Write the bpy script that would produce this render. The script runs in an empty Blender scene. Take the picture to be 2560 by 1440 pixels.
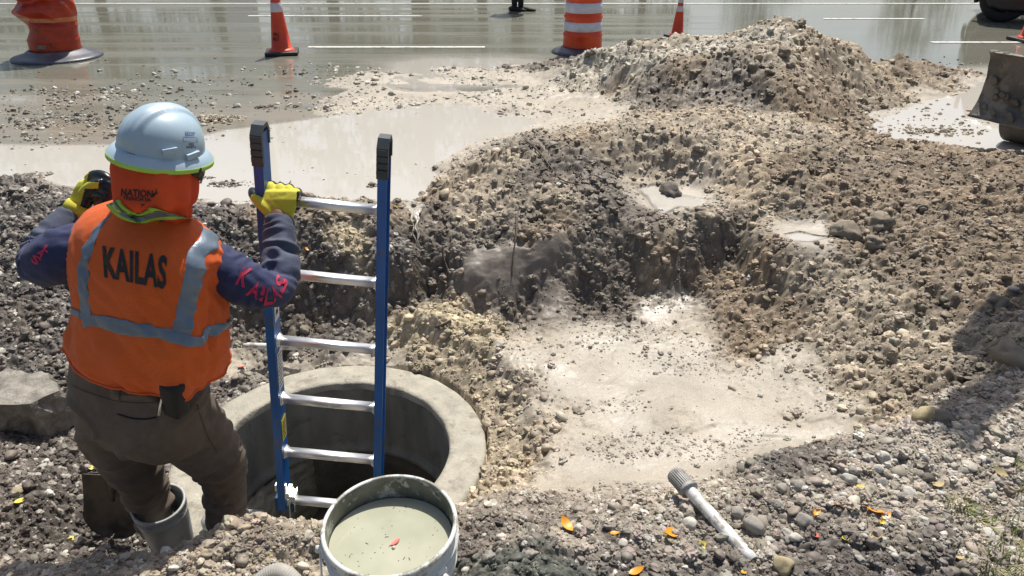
import bpy, bmesh, math, random
import numpy as np
from mathutils import Vector, Matrix, Quaternion
from mathutils.bvhtree import BVHTree
from mathutils.kdtree import KDTree

scene = bpy.context.scene
COL = scene.collection
R = math.radians

# ------------------------------------------------------------------ camera
FPX = 1900.0                       # focal length in pixels of a 2560 px wide frame
PITCH = R(27.0)
CAM = Vector((0.0, 0.0, 1.6))
FW = Vector((0, math.cos(PITCH), -math.sin(PITCH)))
UP = Vector((0, math.sin(PITCH), math.cos(PITCH)))
RT = Vector((1, 0, 0))
cam = bpy.data.cameras.new('camera')
camo = bpy.data.objects.new('camera', cam)
COL.objects.link(camo)
camo.location = CAM
camo.rotation_euler = (R(90) - PITCH, 0, 0)
cam.sensor_width = 36.0
cam.lens = FPX / 2560 * 36
cam.clip_start = 0.05
cam.clip_end = 800
scene.camera = camo

# ------------------------------------------------------------------ world, sun, exposure
SUN_EL = R(60)
SUN_AZ = math.atan2(0.30, 0.95)     # clockwise from +Y towards +X
w = bpy.data.worlds.new('World')
scene.world = w
w.use_nodes = True
nt = w.node_tree
bg = nt.nodes['Background']
sky = nt.nodes.new('ShaderNodeTexSky')
sky.sky_type = 'NISHITA'
sky.sun_disc = False
sky.sun_elevation = SUN_EL
sky.sun_rotation = SUN_AZ
sky.air_density = 1.0
sky.dust_density = 3.0
sky.ozone_density = 1.0
nt.links.new(sky.outputs[0], bg.inputs[0])
bg.inputs[1].default_value = 0.082
sun = bpy.data.lights.new('sun', 'SUN')
sun.energy = 4.2
sun.angle = R(0.55)
sun.color = (1.0, 0.955, 0.88)
suno = bpy.data.objects.new('sun', sun)
COL.objects.link(suno)
sdir = Vector((math.sin(SUN_AZ) * math.cos(SUN_EL), math.cos(SUN_AZ) * math.cos(SUN_EL), math.sin(SUN_EL)))
suno.rotation_euler = sdir.to_track_quat('Z', 'Y').to_euler()
suno.location = sdir * 30
vs = scene.view_settings
vs.view_transform = 'Standard'
vs.look = 'None'
vs.exposure = 0.46
vs.gamma = 1.0
vs.use_curve_mapping = False

# ------------------------------------------------------------------ helpers
def P(px, py, d):
    """point at axial distance d from the camera position seen at photograph pixel (px, py)"""
    return CAM + d * (FW + (px - 1280) / FPX * RT + (720 - py) / FPX * UP)

def G(px, py, z=0.0):
    r = FW + (px - 1280) / FPX * RT + (720 - py) / FPX * UP
    t = (z - CAM.z) / r.z
    return CAM + t * r

def tag(o, label=None, cat=None, group=None, kind=None):
    if label: o['label'] = label
    if cat: o['category'] = cat
    if group: o['group'] = group
    if kind: o['kind'] = kind
    return o

def empty(name, loc, label=None, cat=None, group=None, rz=0):
    o = bpy.data.objects.new(name, None)
    COL.objects.link(o)
    o.empty_display_size = 0.1
    o.location = loc
    o.rotation_euler = (0, 0, rz)
    return tag(o, label, cat, group)

def mk(name, verts, faces, mat, parent=None, smooth=True, mats=None, fmat=None):
    me = bpy.data.meshes.new(name)
    me.from_pydata([tuple(v) for v in verts], [], [tuple(f) for f in faces])
    if mats:
        for m in mats: me.materials.append(m)
        if fmat is not None: me.polygons.foreach_set('material_index', list(fmat))
    elif mat: me.materials.append(mat)
    me.polygons.foreach_set('use_smooth', [smooth] * len(me.polygons))
    me.update()
    o = bpy.data.objects.new(name, me)
    COL.objects.link(o)
    if parent is not None:
        o.parent = parent
        bpy.context.view_layer.update()
        o.matrix_parent_inverse = Matrix.Identity(4)
        # verts are given in world space: bring them into the parent's space
        me.transform(world_of(parent).inverted())
    return o

def world_of(o):
    m = Matrix.LocRotScale(o.location, o.rotation_euler, o.scale)
    return world_of(o.parent) @ m if o.parent else m

def recenter(o):
    """put the origin of a top-level mesh at the bottom centre of its geometry"""
    me = o.data
    n = len(me.vertices)
    co = np.empty(n * 3); me.vertices.foreach_get('co', co); co = co.reshape(-1, 3)
    c = Vector(((co[:, 0].min() + co[:, 0].max()) / 2, (co[:, 1].min() + co[:, 1].max()) / 2, co[:, 2].min()))
    me.transform(Matrix.Translation(-c))
    o.location = o.location + c
    return o

def npmesh(name, V, F, mat):
    """fast quad / tri mesh from numpy arrays"""
    me = bpy.data.meshes.new(name)
    k = F.shape[1]
    me.vertices.add(len(V)); me.vertices.foreach_set('co', V.astype(np.float32).ravel())
    me.loops.add(F.size); me.loops.foreach_set('vertex_index', F.astype(np.int32).ravel())
    me.polygons.add(len(F))
    me.polygons.foreach_set('loop_start', np.arange(0, F.size, k, dtype=np.int32))
    me.polygons.foreach_set('use_smooth', np.ones(len(F), dtype=bool))
    if mat: me.materials.append(mat)
    me.update(calc_edges=True)
    return me

class MB:
    """collects simple solids in world space and builds them as one mesh"""
    def __init__(s): s.v = []; s.f = []
    def add(s, vs, fs):
        b = len(s.v); s.v += [Vector(v) for v in vs]; s.f += [tuple(b + i for i in f) for f in fs]; return s
    def box(s, c, size, M=None, bev=0.0):
        x, y, z = [k / 2 for k in size]
        bm = bmesh.new()
        bmesh.ops.create_cube(bm, size=1)
        for v in bm.verts: v.co = Vector((v.co.x * size[0], v.co.y * size[1], v.co.z * size[2]))
        if bev > 0: bmesh.ops.bevel(bm, geom=bm.edges[:], offset=bev, segments=2, profile=0.7, affect='EDGES')
        bm.verts.ensure_lookup_table()
        M = M or Matrix.Identity(3)
        c = Vector(c)
        vs_ = [c + M @ v.co for v in bm.verts]
        fs_ = [[l.vert.index for l in f.loops] for f in bm.faces]
        bm.verts.index_update()
        fs_ = [[v.index for v in f.verts] for f in bm.faces]
        bm.free()
        return s.add(vs_, fs_)
    def tube(s, pts, rad, n=12, cap=True, ref=None, wr=None):
        v, f = tube(pts, rad, n, cap, ref, wr); return s.add(v, f)
    def lathe(s, prof, c, n=48, M=None, cap=False):
        v, f = lathe(prof, c, n, M); return s.add(v, f)
    def build(s, name, mat, parent=None, smooth=True):
        return mk(name, s.v, s.f, mat, parent, smooth)

def catmull(pts, n):
    """resample a list of n-d points with a Catmull-Rom spline to n points per span"""
    A = np.array([list(p) for p in pts], float)
    A = np.vstack([2 * A[0] - A[1], A, 2 * A[-1] - A[-2]])
    out = []
    for i in range(1, len(A) - 2):
        p0, p1, p2, p3 = A[i - 1], A[i], A[i + 1], A[i + 2]
        for k in range(n):
            t = k / n
            out.append(0.5 * ((2 * p1) + (-p0 + p2) * t + (2 * p0 - 5 * p1 + 4 * p2 - p3) * t * t + (-p0 + 3 * p1 - 3 * p2 + p3) * t ** 3))
    out.append(A[-2])
    return np.array(out)

def tube(pts, rad, n=12, cap=True, ref=None, wr=None):
    pts = [Vector(p) for p in pts]
    if not hasattr(rad, '__len__'): rad = [rad] * len(pts)
    V = []; F = []
    T = []
    for i in range(len(pts)):
        a = pts[max(0, i - 1)]; b = pts[min(len(pts) - 1, i + 1)]
        T.append((b - a).normalized())
    r0 = Vector(ref) if ref else (Vector((0, 0, 1)) if abs(T[0].z) < 0.9 else Vector((1, 0, 0)))
    u = (r0 - T[0] * r0.dot(T[0])).normalized()
    for i, p in enumerate(pts):
        u = (u - T[i] * u.dot(T[i])).normalized()
        vv = T[i].cross(u)
        r = rad[i]
        ra, rb = (r if hasattr(r, '__len__') else (r, r))
        for k in range(n):
            a = 2 * math.pi * k / n
            m = 1.0 + (wr(i / (len(pts) - 1), a) if wr else 0)
            V.append(p + u * (math.cos(a) * ra * m) + vv * (math.sin(a) * rb * m))
    for i in range(len(pts) - 1):
        for k in range(n):
            F.append((i * n + k, i * n + (k + 1) % n, (i + 1) * n + (k + 1) % n, (i + 1) * n + k))
    if cap:
        F.append(tuple(reversed(range(n))))
        F.append(tuple((len(pts) - 1) * n + k for k in range(n)))
    return V, F

def lathe(prof, c, n=48, M=None):
    c = Vector(c); V = []; F = []
    for (r, z) in prof:
        for k in range(n):
            a = 2 * math.pi * k / n
            q = Vector((r * math.cos(a), r * math.sin(a), z))
            if M: q = M @ q
            V.append(c + q)
    for i in range(len(prof) - 1):
        for k in range(n):
            F.append((i * n + k, i * n + (k + 1) % n, (i + 1) * n + (k + 1) % n, (i + 1) * n + k))
    return V, F

# ---- numpy noise
def hsh(ix, iy, s):
    ix = ix.astype(np.int64); iy = iy.astype(np.int64)
    h = (ix * 374761393 + iy * 668265263 + s * 974634777) & 0xffffffff
    h = ((h ^ (h >> 13)) * 1274126177) & 0xffffffff
    h = ((h ^ (h >> 15)) * 2246822519) & 0xffffffff
    return ((h ^ (h >> 16)) & 0xffffff).astype(np.float32) / np.float32(0xffffff)

def vnoise(x, y, s=0):
    x0 = np.floor(x); y0 = np.floor(y)
    fx = (x - x0).astype(np.float32); fy = (y - y0).astype(np.float32)
    fx = fx * fx * (3 - 2 * fx); fy = fy * fy * (3 - 2 * fy)
    a = hsh(x0, y0, s); b = hsh(x0 + 1, y0, s); c = hsh(x0, y0 + 1, s); d = hsh(x0 + 1, y0 + 1, s)
    return (a + (b - a) * fx) * (1 - fy) + (c + (d - c) * fx) * fy - 0.5

def fbm(x, y, oct=4, s=0):
    r = 0; a = 1.0; t = 0
    for i in range(oct):
        r = r + a * vnoise(x, y, s + i * 17); t += a
        x = x * 2.03 + 11.3; y = y * 2.03 + 5.7; a *= 0.5
    return r / t * 2

def lumps(x, y, cell, s=0, lo=0.35, hi=0.8, prob=1.0):
    """height field of half-buried irregular balls, heights in metres"""
    X = x / cell; Y = y / cell
    gx = np.floor(X); gy = np.floor(Y)
    out = np.zeros(x.shape, np.float32)
    idv = np.zeros(x.shape, np.float32)
    for i in (-1, 0, 1):
        for j in (-1, 0, 1):
            cx = gx + i; cy = gy + j
            h1 = hsh(cx, cy, s); h2 = hsh(cx, cy, s + 5); h3 = hsh(cx, cy, s + 9); h4 = hsh(cx, cy, s + 13)
            dx = X - cx - h1; dy = Y - cy - h2
            an = h4 * 6.283
            ca = np.cos(an); sa = np.sin(an)
            ex = (dx * ca + dy * sa); ey = (-dx * sa + dy * ca) * (1.0 + 0.7 * hsh(cx, cy, s + 21))
            r = lo + (hi - lo) * h3 * h3
            q = 1 - (ex * ex + ey * ey) / (r * r)
            hh = r * np.sqrt(np.maximum(q, 0)) * 0.75
            if prob < 1: hh = hh * (hsh(cx, cy, s + 31) < prob)
            m = hh > out
            out = np.where(m, hh, out)
            idv = np.where(m, hsh(cx, cy, s + 41), idv)
    return out * cell, idv

# ---- materials
def mat_new(name):
    m = bpy.data.materials.new(name); m.use_nodes = True
    nt = m.node_tree; b = nt.nodes['Principled BSDF']
    return m, nt, b

def N(nt, typ, **kw):
    n = nt.nodes.new(typ)
    for k, v in kw.items():
        if k in n.inputs.keys() if hasattr(n.inputs, 'keys') else False: n.inputs[k].default_value = v
        else: setattr(n, k, v)
    return n

def noise_fac(nt, scale, detail=4, rough=0.55, lo=0.35, hi=0.65, vec=None, stretch=None, coords='Object'):
    tc = nt.nodes.new('ShaderNodeTexCoord')
    src = tc.outputs[coords]
    if stretch:
        mp = nt.nodes.new('ShaderNodeMapping'); mp.inputs['Scale'].default_value = stretch
        nt.links.new(src, mp.inputs['Vector']); src = mp.outputs[0]
    n = nt.nodes.new('ShaderNodeTexNoise')
    n.inputs['Scale'].default_value = scale; n.inputs['Detail'].default_value = detail; n.inputs['Roughness'].default_value = rough
    nt.links.new(src, n.inputs['Vector'])
    mr = nt.nodes.new('ShaderNodeMapRange')
    mr.inputs['From Min'].default_value = lo; mr.inputs['From Max'].default_value = hi
    nt.links.new(n.outputs['Fac'], mr.inputs['Value'])
    return n.outputs['Fac'], mr.outputs[0]

def mixc(nt, fac, a, b):
    m = nt.nodes.new('ShaderNodeMix'); m.data_type = 'RGBA'
    for sock, v in ((m.inputs['A'], a), (m.inputs['B'], b)):
        pass
    A = [i for i in m.inputs if i.type == 'RGBA'][0]; B = [i for i in m.inputs if i.type == 'RGBA'][1]
    Fs = [i for i in m.inputs if i.type == 'VALUE'][0]
    for sock, v in ((A, a), (B, b)):
        if isinstance(v, tuple): sock.default_value = (*v[:3], 1)
        else: nt.links.new(v, sock)
    if isinstance(fac, (int, float)): Fs.default_value = fac
    else: nt.links.new(fac, Fs)
    return [o for o in m.outputs if o.type == 'RGBA'][0]

def mth(nt, op, a, b=None, clamp=False):
    m = nt.nodes.new('ShaderNodeMath'); m.operation = op; m.use_clamp = clamp
    for i, v in enumerate((a, b)):
        if v is None: continue
        if isinstance(v, (int, float)): m.inputs[i].default_value = v
        else: nt.links.new(v, m.inputs[i])
    return m.outputs[0]

def bump(nt, b, h, strength=0.3, dist=0.01):
    bn = nt.nodes.new('ShaderNodeBump'); bn.inputs['Strength'].default_value = strength; bn.inputs['Distance'].default_value = dist
    nt.links.new(h, bn.inputs['Height']); nt.links.new(bn.outputs[0], b.inputs['Normal'])
    return bn

MUD = (0.20, 0.165, 0.125)
def surf(name, c1, c2, scale=8, rough=0.6, metal=0.0, bmp=0.15, bscale=60, bdist=0.004, dirt=0.0, dcol=MUD, dscale=5,
         lo=0.35, hi=0.65, stretch=None, spec=0.5, rough2=None, dthr=0.55, coat=0.0):
    """two-tone noisy surface with fine relief and an optional layer of dried mud"""
    m, nt, b = mat_new(name)
    _, f = noise_fac(nt, scale, 5, 0.6, lo, hi, stretch=stretch)
    c = mixc(nt, f, c1, c2)
    if rough2 is not None:
        mr = nt.nodes.new('ShaderNodeMapRange'); mr.inputs['To Min'].default_value = rough; mr.inputs['To Max'].default_value = rough2
        nt.links.new(f, mr.inputs['Value']); nt.links.new(mr.outputs[0], b.inputs['Roughness'])
    else: b.inputs['Roughness'].default_value = rough
    b.inputs['Metallic'].default_value = metal
    b.inputs['Specular IOR Level'].default_value = spec
    b.inputs['Coat Weight'].default_value = coat
    if dirt > 0:
        _, d = noise_fac(nt, dscale, 7, 0.7, dthr, dthr + 0.08)
        d = mth(nt, 'MULTIPLY', d, dirt)
        c = mixc(nt, d, c, dcol)
        if metal > 0:
            nt.links.new(mth(nt, 'MULTIPLY', mth(nt, 'SUBTRACT', 1.0, d), metal), b.inputs['Metallic'])
    nt.links.new(c, b.inputs['Base Color'])
    if bmp > 0:
        h, _ = noise_fac(nt, bscale, 4, 0.6)
        bump(nt, b, h, bmp, bdist)
    return m

def flat(name, c, rough=0.6, metal=0.0, emit=None):
    return surf(name, tuple(k * 0.88 for k in c), c, 12, rough, metal, 0.05, 80, 0.002)
# ------------------------------------------------------------------ terrain control points
RING_C = Vector((-0.775, 2.60, -0.50)); R_IN = 0.50; R_OUT = 0.665
# surface kinds: roughness of relief, colour, scatter density of stones, stone whiteness, wetness
KIND = {
 'R': (0.10, (0.13, 0.12, 0.10), 0.55, 0.5, 0.9),   # debris over wet road
 'P': (0.06, (0.40, 0.355, 0.29), 0.00, 0.3, 0.8),   # puddle floor
 'p': (0.30, (0.36, 0.32, 0.255), 0.6, 0.6, 0.6),   # puddle margin gravel
 'M': (0.09, (0.375, 0.335, 0.272), 0.03, 0.3, 0.85),  # smooth mud
 'm': (0.28, (0.37, 0.325, 0.255), 0.12, 0.3, 0.6),   # mud with clods
 'S': (0.05, (0.15, 0.125, 0.10), 0.0, 0.2, 0.7),     # sliced smooth mud face, its shade put into the colour
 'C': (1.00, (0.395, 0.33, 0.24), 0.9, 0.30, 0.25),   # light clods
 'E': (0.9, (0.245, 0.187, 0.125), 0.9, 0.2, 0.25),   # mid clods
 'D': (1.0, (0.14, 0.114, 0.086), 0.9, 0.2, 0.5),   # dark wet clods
 'W': (0.8, (0.52, 0.475, 0.38), 1.4, 0.9, 0.1),      # whitish crushed stone
 'G': (0.55, (0.33, 0.285, 0.23), 0.9, 0.85, 0.15),   # gravel bank
 'K': (0.6, (0.11, 0.095, 0.082), 0.5, 0.5, 0.3),   # dark soil, also painted as shade on the crest
 'B': (0.7, (0.34, 0.285, 0.215), 1.0, 0.55, 0.15),    # brown earth
 'Y': (1.0, (0.48, 0.40, 0.26), 0.9, 0.6, 0.3),    # yellow clods
 'L': (0.8, (0.115, 0.098, 0.082), 1.1, 0.7, 0.5),    # dark wet gravel
 'Q': (1.0, (0.085, 0.095, 0.08), 0.3, 0.3, 0.4),    # green-grey clay heap
}
TP = []
def tp(kind, *pts):
    for (px, py, z) in pts:
        if 560 <= px <= 1050 and 545 < py < 895:
            z = float(np.interp(py, [530, 600, 650, 700, 750, 800, 850, 900], [.05, -.05, -.12, -.2, -.28, -.36, -.44, -.49])) - (0.035 if kind == 'D' else 0)
        elif px > 1050 and z < -.05 and py > 560 and py < 1235 and kind != 'G': z = z * 0.8
        if 1120 <= px <= 1880 and 556 <= py <= 795 and kind != 'P':
            z = float(np.interp(py, [560, 590, 650, 700, 765, 790], [0, -.04, -.14, -.22, -.33, -.345]))
            if kind == 'D': z -= 0.02
        q = G(px, py, z); TP.append((q.x, q.y, z, kind))
def tw(kind, *pts):
    for (x, y, z) in pts: TP.append((x, y, z, kind))
tp('R', (0,160,-.045),(300,165,-.04),(600,160,-.04),(900,150,-.04),(-400,150,-.04),(-500,300,-.03),(620,230,-.035),(450,240,-.03),(150,160,-.04),
   (700,300,-.03),(420,330,-.03),(700,200,-.03))
tp('R', (250,230,-.016),(130,300,-.012),(350,190,-.02),(60,250,-.03),(200,350,-.016),(0,330,-.03))
tp('R', (520,298,-.002),(545,302,-.004))
tp('p', (880,200,.006),(860,250,.012),(1000,260,.012),(1110,262,.006),(830,290,-.004),(950,180,.0),(1100,185,.006),(1200,240,.012),(1250,190,.012),(1330,230,.02),(1280,275,.012),(1180,205,.006),(1300,160,0.0))
tp('P', (780,240,-.02),(1150,290,-.022),(1020,160,-.04),(1180,150,-.04),(1050,220,-.006),(1180,225,-.006))
tp('P', (50,400,-.05),(-300,400,-.05),(250,400,-.05),(400,440,-.05),(600,400,-.05),(800,400,-.05),(1000,420,-.05),(1150,340,-.045),(950,320,-.03),(600,500,-.05),(800,490,-.05),(250,470,-.05),(960,490,-.04),(1260,320,-.03),(1020,500,-.03),(1040,470,-.035),(1050,400,-.05))
tp('L', (-500,440,.05),(-200,455,.05),(0,462,.05),(100,485,.05),(170,500,.04),(300,525,.02),(450,540,.03),(520,545,.04))
tp('E', (650,535,.06),(800,522,.05),(950,528,.05),(1000,522,.03))
tp('P', (1040,527,-.012))
tp('E', (1063,500,.03),(1075,470,.03))
tp('L', (0,540,-.02),(150,570,-.05),(0,640,-.1),(0,750,-.2),(120,700,-.17),(100,830,-.3),(-300,600,-.05),(-300,800,-.25),(-300,950,-.35))
tp('L', (600,640,-.12),(600,740,-.33),(640,700,-.2),(750,610,-.08))
tp('Y', (860,610,-.1),(880,640,-.14))
tp('L', (850,680,-.2),(940,640,-.16),(1000,600,-.1),(1000,660,-.25))
tp('D', (620,800,-.46),(700,790,-.47),(800,740,-.38),(860,780,-.47),(960,720,-.43),(1010,740,-.45),(780,830,-.49))
tp('L', (650,850,-.5),(850,850,-.5),(720,870,-.5))
tp('m', (600,900,-.51),(900,900,-.5),(1000,880,-.46))
tp('D', (1042,600,-.16),(1050,680,-.36),(1075,740,-.43))
tp('Y', (1080,770,-.36),(1110,800,-.39),(1150,780,-.40),(1060,830,-.41),(1020,800,-.44),(1030,850,-.43),(1200,800,-.42))
# around the ring
tp('L', (100,1080,-.44),(-200,1050,-.40),(60,920,-.36),(150,880,-.34),(0,1160,-.43),(160,1150,-.47),(-300,1200,-.38),(100,1230,-.43))
tw('L', (-1.65,2.2,-.64),(-1.48,2.2,-.64),(-1.55,2.35,-.6),(-1.5,2.7,-.52),(-1.6,2.5,-.52),(-1.42,2.05,-.6),(-1.2,1.95,-.64),(-1.0,1.90,-.60),(-1.35,3.05,-.5),(-.75,1.88,-.5),(-.5,1.9,-.5),(-1.75,2.15,-.5))
tw('m', (-1.1,3.25,-.5),(-.75,3.32,-.5))
tp('Y', (1090,900,-.44),(1130,960,-.45))
tp('C', (1200,1000,-.43),(1240,1080,-.42),(1230,1150,-.40),(1260,1200,-.38),(1200,1230,-.38))
tw('C', (-.2,2.1,-.42),(-.33,2.0,-.42),(0.02,2.4,-.42))
tp('C', (1300,1170,-.42))
# near bank
tw('B', (-.2,1.72,-.02),(-.35,1.71,.0),(-.5,1.70,.01),(-.65,1.68,.015),(-.8,1.66,.01),(-.88,1.64,-.04),(-1.0,1.63,-.09),(-1.12,1.62,-.11),(-1.25,1.62,-.13),(-1.5,1.66,-.2),(-1.75,1.7,-.26),(-2.1,1.75,-.25))
tp('L', (600,580,0),(700,560,0),(950,600,0),(800,660,0),(950,560,0),(560,600,0))
tw('B', (-.5,1.5,.02),(-.9,1.5,.01),(-1.2,1.45,.0),(-1.6,1.45,-.02),(-2.2,1.4,.0),(-.8,1.25,.02),(-1.4,1.2,.02))
tw('B', (-.5,1.0,.01),(-1.2,.95,.01))
tw('K', (0.05,1.5,.02),(-.05,1.65,-.02),(0.12,1.72,-.1),(-.02,1.3,.02),(.3,1.62,.0))
tw('K', (0,1.0,.0),(.6,.9,.0),(1.4,.9,0),(0,.7,0),(-1.2,.6,0),(1.5,.5,0),(.0,.2,0))
tp('Q', (1330,1400,.07),(1280,1420,.05),(1400,1420,.05),(1340,1360,.04),(1430,1440,.02),(1250,1440,.02),(1240,1400,.02))
tp('K', (1500,1420,.0),(1600,1440,.0),(1190,1360,.01))
tp('G', (1400,1290,-.03),(1500,1262,-.05),(1600,1245,-.05),(1500,1330,.0),(1620,1320,.0),(1450,1350,.0),(1300,1290,-.08),(1250,1330,.0))
tp('G', (1750,1225,-.03),(1850,1213,-.0),(1800,1290,.0),(1700,1380,.0),(1900,1330,.0),(2000,1250,.02),(2150,1200,.03),(2300,1180,.03),(2500,1150,.03),(2200,1300,.01),(2400,1280,.01),(2560,1250,.01),(1900,1400,.0))
tp('K', (1960,1160,.02),(2020,1135,.03),(2090,1118,.03))  # shading along this crest, painted with the dark soil colour
tp('K', (2000,1430,.0),(2200,1420,.0),(2350,1400,.0),(2100,1390,.0),(1800,1430,.0))
tp('G', (2450,1400,.0),(2560,1400,.0),(2560,1330,0))
tp('G', (2180,1098,.03),(2280,1072,.04),(2360,1035,.05),(2430,1000,.06),(2500,955,.07),(2560,900,.08))
tw('G', (1.9,2.3,.06),(2.4,2.6,.08),(2.2,1.8,.05),(2.0,1.2,.02))
# pit mud floor
tp('Y', (1160,850,-.455),(1190,870,-.45),(1130,900,-.46))
tp('M', (1250,900,-.435),(1290,1000,-.43),(1350,1130,-.43),(1350,1200,-.43),(1500,830,-.43),(1640,775,-.43),(1720,760,-.43),
   (1400,950,-.43),(1600,930,-.435),(1700,860,-.43),(1550,1050,-.44),(1750,1000,-.43),(1500,1180,-.43),(1700,1120,-.43),(1640,1200,-.43),(1850,1060,-.42),(1800,1170,-.42),(1980,1100,-.40),(1900,1130,-.41),(2060,1090,-.38))
tp('m', (1340,870,-.425),(1480,900,-.425),(1900,950,-.41),(1680,1060,-.43),(1450,1090,-.43),(1720,820,-.42),(1280,1120,-.42),(2010,1030,-.38),(1380,1215,-.41))
tp('C', (1290,1060,-.41),(1180,940,-.43),(1250,980,-.43))
# spoil ridge and the cut face
tp('C', (1200,540,.0),(1180,480,.06),(1120,450,.05),(1280,380,.19),(1400,480,.11))
tp('D', (1330,362,.21),(1420,400,.2),(1480,450,.14),(1560,520,.06),(1350,430,.16),(1600,560,.03),(1520,580,-.0),(1150,600,-.05),(1250,570,.0))
tp('D', (1070,520,.0),(1090,580,-.07),(1100,660,-.22),(1120,720,-.36))
tp('E', (1400,560,.02),(1450,340,.25),(1350,590,-.01))
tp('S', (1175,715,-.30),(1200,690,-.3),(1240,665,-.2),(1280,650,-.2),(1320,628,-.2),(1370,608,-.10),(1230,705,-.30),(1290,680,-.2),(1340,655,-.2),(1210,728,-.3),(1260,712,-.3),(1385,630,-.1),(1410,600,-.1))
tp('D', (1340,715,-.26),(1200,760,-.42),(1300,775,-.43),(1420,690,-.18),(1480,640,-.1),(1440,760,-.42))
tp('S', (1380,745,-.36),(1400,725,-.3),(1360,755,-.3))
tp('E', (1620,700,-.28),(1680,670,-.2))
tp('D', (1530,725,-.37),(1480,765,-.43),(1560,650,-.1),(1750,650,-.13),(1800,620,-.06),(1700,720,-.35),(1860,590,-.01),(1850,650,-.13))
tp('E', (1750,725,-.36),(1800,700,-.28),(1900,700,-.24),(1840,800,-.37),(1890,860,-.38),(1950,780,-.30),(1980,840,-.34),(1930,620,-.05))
tp('C', (1500,330,.25),(1600,330,.27),(1700,350,.27),(1900,360,.24),(1650,420,.16),(1850,450,.15),(1950,520,.07),(1800,530,.08),(1720,600,.0),(1900,570,.03))
tp('P', (1640,480,.028),(1700,500,.028),(1660,520,.028),(1740,505,.028),(1960,590,-.004),(2040,598,-.004))
tp('C', (2000,700,-.14),(2100,700,-.1),(2200,760,-.12),(2050,820,-.25),(2150,880,-.24),(2250,900,-.2),(2100,960,-.3),(2250,1000,-.24),(2200,1060,-.27),(2350,930,-.14),(2300,820,-.12),(2400,860,-.08))
tp('m', (2100,1020,-.34),(2130,1080,-.33),(1960,900,-.36),(2050,980,-.35))
tp('E', (2100,600,.0),(2060,500,.1),(2200,600,.03),(2300,680,-.01),(2350,760,-.05),(2450,760,-.02),(2100,450,.16),(2000,410,.2),(2200,470,.12),(2300,520,.1),(2400,600,.05),(2500,680,.03))
tp('E', (2200,372,.12),(2300,385,.13),(2400,395,.14),(2560,405,.16),(2450,470,.13),(2560,500,.12),(2560,620,.06),(2560,760,.02),(2700,420,.15),(2750,600,.06))
tp('C', (2500,800,.0),(2440,840,-.04),(2540,830,.02))
tp('D', (2440,950,-.13),(2480,900,-.08),(2400,990,-.16))
# between ridge and pile
tp('m', (1500,290,.05),(1420,250,.02),(1350,200,.02),(1500,250,.03))
tp('C', (1650,290,.14),(1800,290,.2),(1950,300,.2),(2050,320,.15))
tp('E', (2120,300,.05),(2180,340,.06))
# the big pile
tp('C', (1980,45,.685),(1940,40,.68),(1850,78,.56),(1700,90,.50),(1600,110,.42),(2060,110,.5),(2150,120,.42),(1950,120,.55))
tp('W', (1560,108,.42),(1480,128,.32),(1520,160,.25),(1600,150,.36),(1750,120,.46),(1500,190,.12),(1900,80,.6))
tp('D', (1450,140,.2),(1400,150,.1),(1360,165,.05),(1650,210,.24),(1800,200,.33),(1750,240,.22),(1900,240,.26))
tp('E', (1550,230,.08),(1700,170,.36),(1950,200,.38),(2080,180,.3),(2000,260,.22))
tp('C', (2200,180,.2),(2150,230,.13),(2250,230,.08),(2320,200,.06))
tp('E', (2250,140,.28),(2330,160,.12),(2390,175,.04),(2100,270,.12),(2200,262,.05))
tp('P', (2200,290,-.04),(2350,320,-.045),(2480,350,-.045),(2350,260,-.02),(2480,220,-.02),(2560,300,-.05),(2700,330,-.05),(2560,180,-.03),(2450,180,-.02),(2460,362,-.02))
tp('R', (2500,130,-.04),(2700,150,-.04))
tw('R', (2.4,8.6,-.04),(1,8.9,-.04),(4,8.9,-.04),(-1,9.0,-.04),(5.5,9,-.04),(-4,9,-.04),(6,7,-.04))
tw('E', (2.4,8.0,.02),(3.6,7.6,.1),(1.3,7.8,.1))
tw('G', (3.2,3.4,.05),(3.6,2.2,.05),(4,4,.05))
tw('L', (-3.2,3.5,-.1),(-3.2,2.4,-.25),(-3.4,1.5,.0),(-3.5,4.4,.03))

A = np.array([(a, b) for a, b, z, k in TP]); ZC = np.array([z for a, b, z, k in TP])
RS = 0.003
def rbf_fit(A, z):
    D = np.sqrt(((A[:, None] - A[None]) ** 2).sum(-1) + RS)
    n = len(A)
    M = np.zeros((n + 3, n + 3)); M[:n, :n] = D + np.eye(n) * -0.006
    M[:n, n] = 1; M[:n, n + 1:] = A; M[n, :n] = 1; M[n + 1:, :n] = A.T
    return np.linalg.solve(M, np.concatenate([z, [0, 0, 0]]))
WC = rbf_fit(A, ZC)
KV = np.array([[KIND[k][0], *KIND[k][1], KIND[k][2], KIND[k][3], KIND[k][4]] for _, _, _, k in TP])

# coarse grid of base height and surface channels
CX = np.linspace(-9, 9, 361); CY = np.linspace(0, 10, 401)
gx, gy = np.meshgrid(CX, CY)
bz = np.zeros(gx.shape); ch = np.zeros(gx.shape + (7,)); wsum = np.zeros(gx.shape)
for i in range(len(A)):
    d2 = (gx - A[i, 0]) ** 2 + (gy - A[i, 1]) ** 2
    bz += WC[i] * np.sqrt(d2 + RS)
    wt = 1.0 / (d2 + 0.0008) ** 2.2
    wsum += wt; ch += wt[..., None] * KV[i]
bz += WC[-3] + WC[-2] * gx + WC[-1] * gy
ch /= wsum[..., None]
# fade to flat ground outside the worked area
edge = np.clip((np.abs(gx) - (0.7 * gy + 1.6)) / 0.8, 0, 1)
edge = edge * edge * (3 - 2 * edge)
bz = bz * (1 - edge) + edge * np.where(gy > 4.4, -0.045, 0.0)
bz = np.clip(bz, -0.8, 0.9)
far = np.clip((gy - 8.4) / 0.5, 0, 1)
bz = bz * (1 - far) - 0.045 * far

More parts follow.
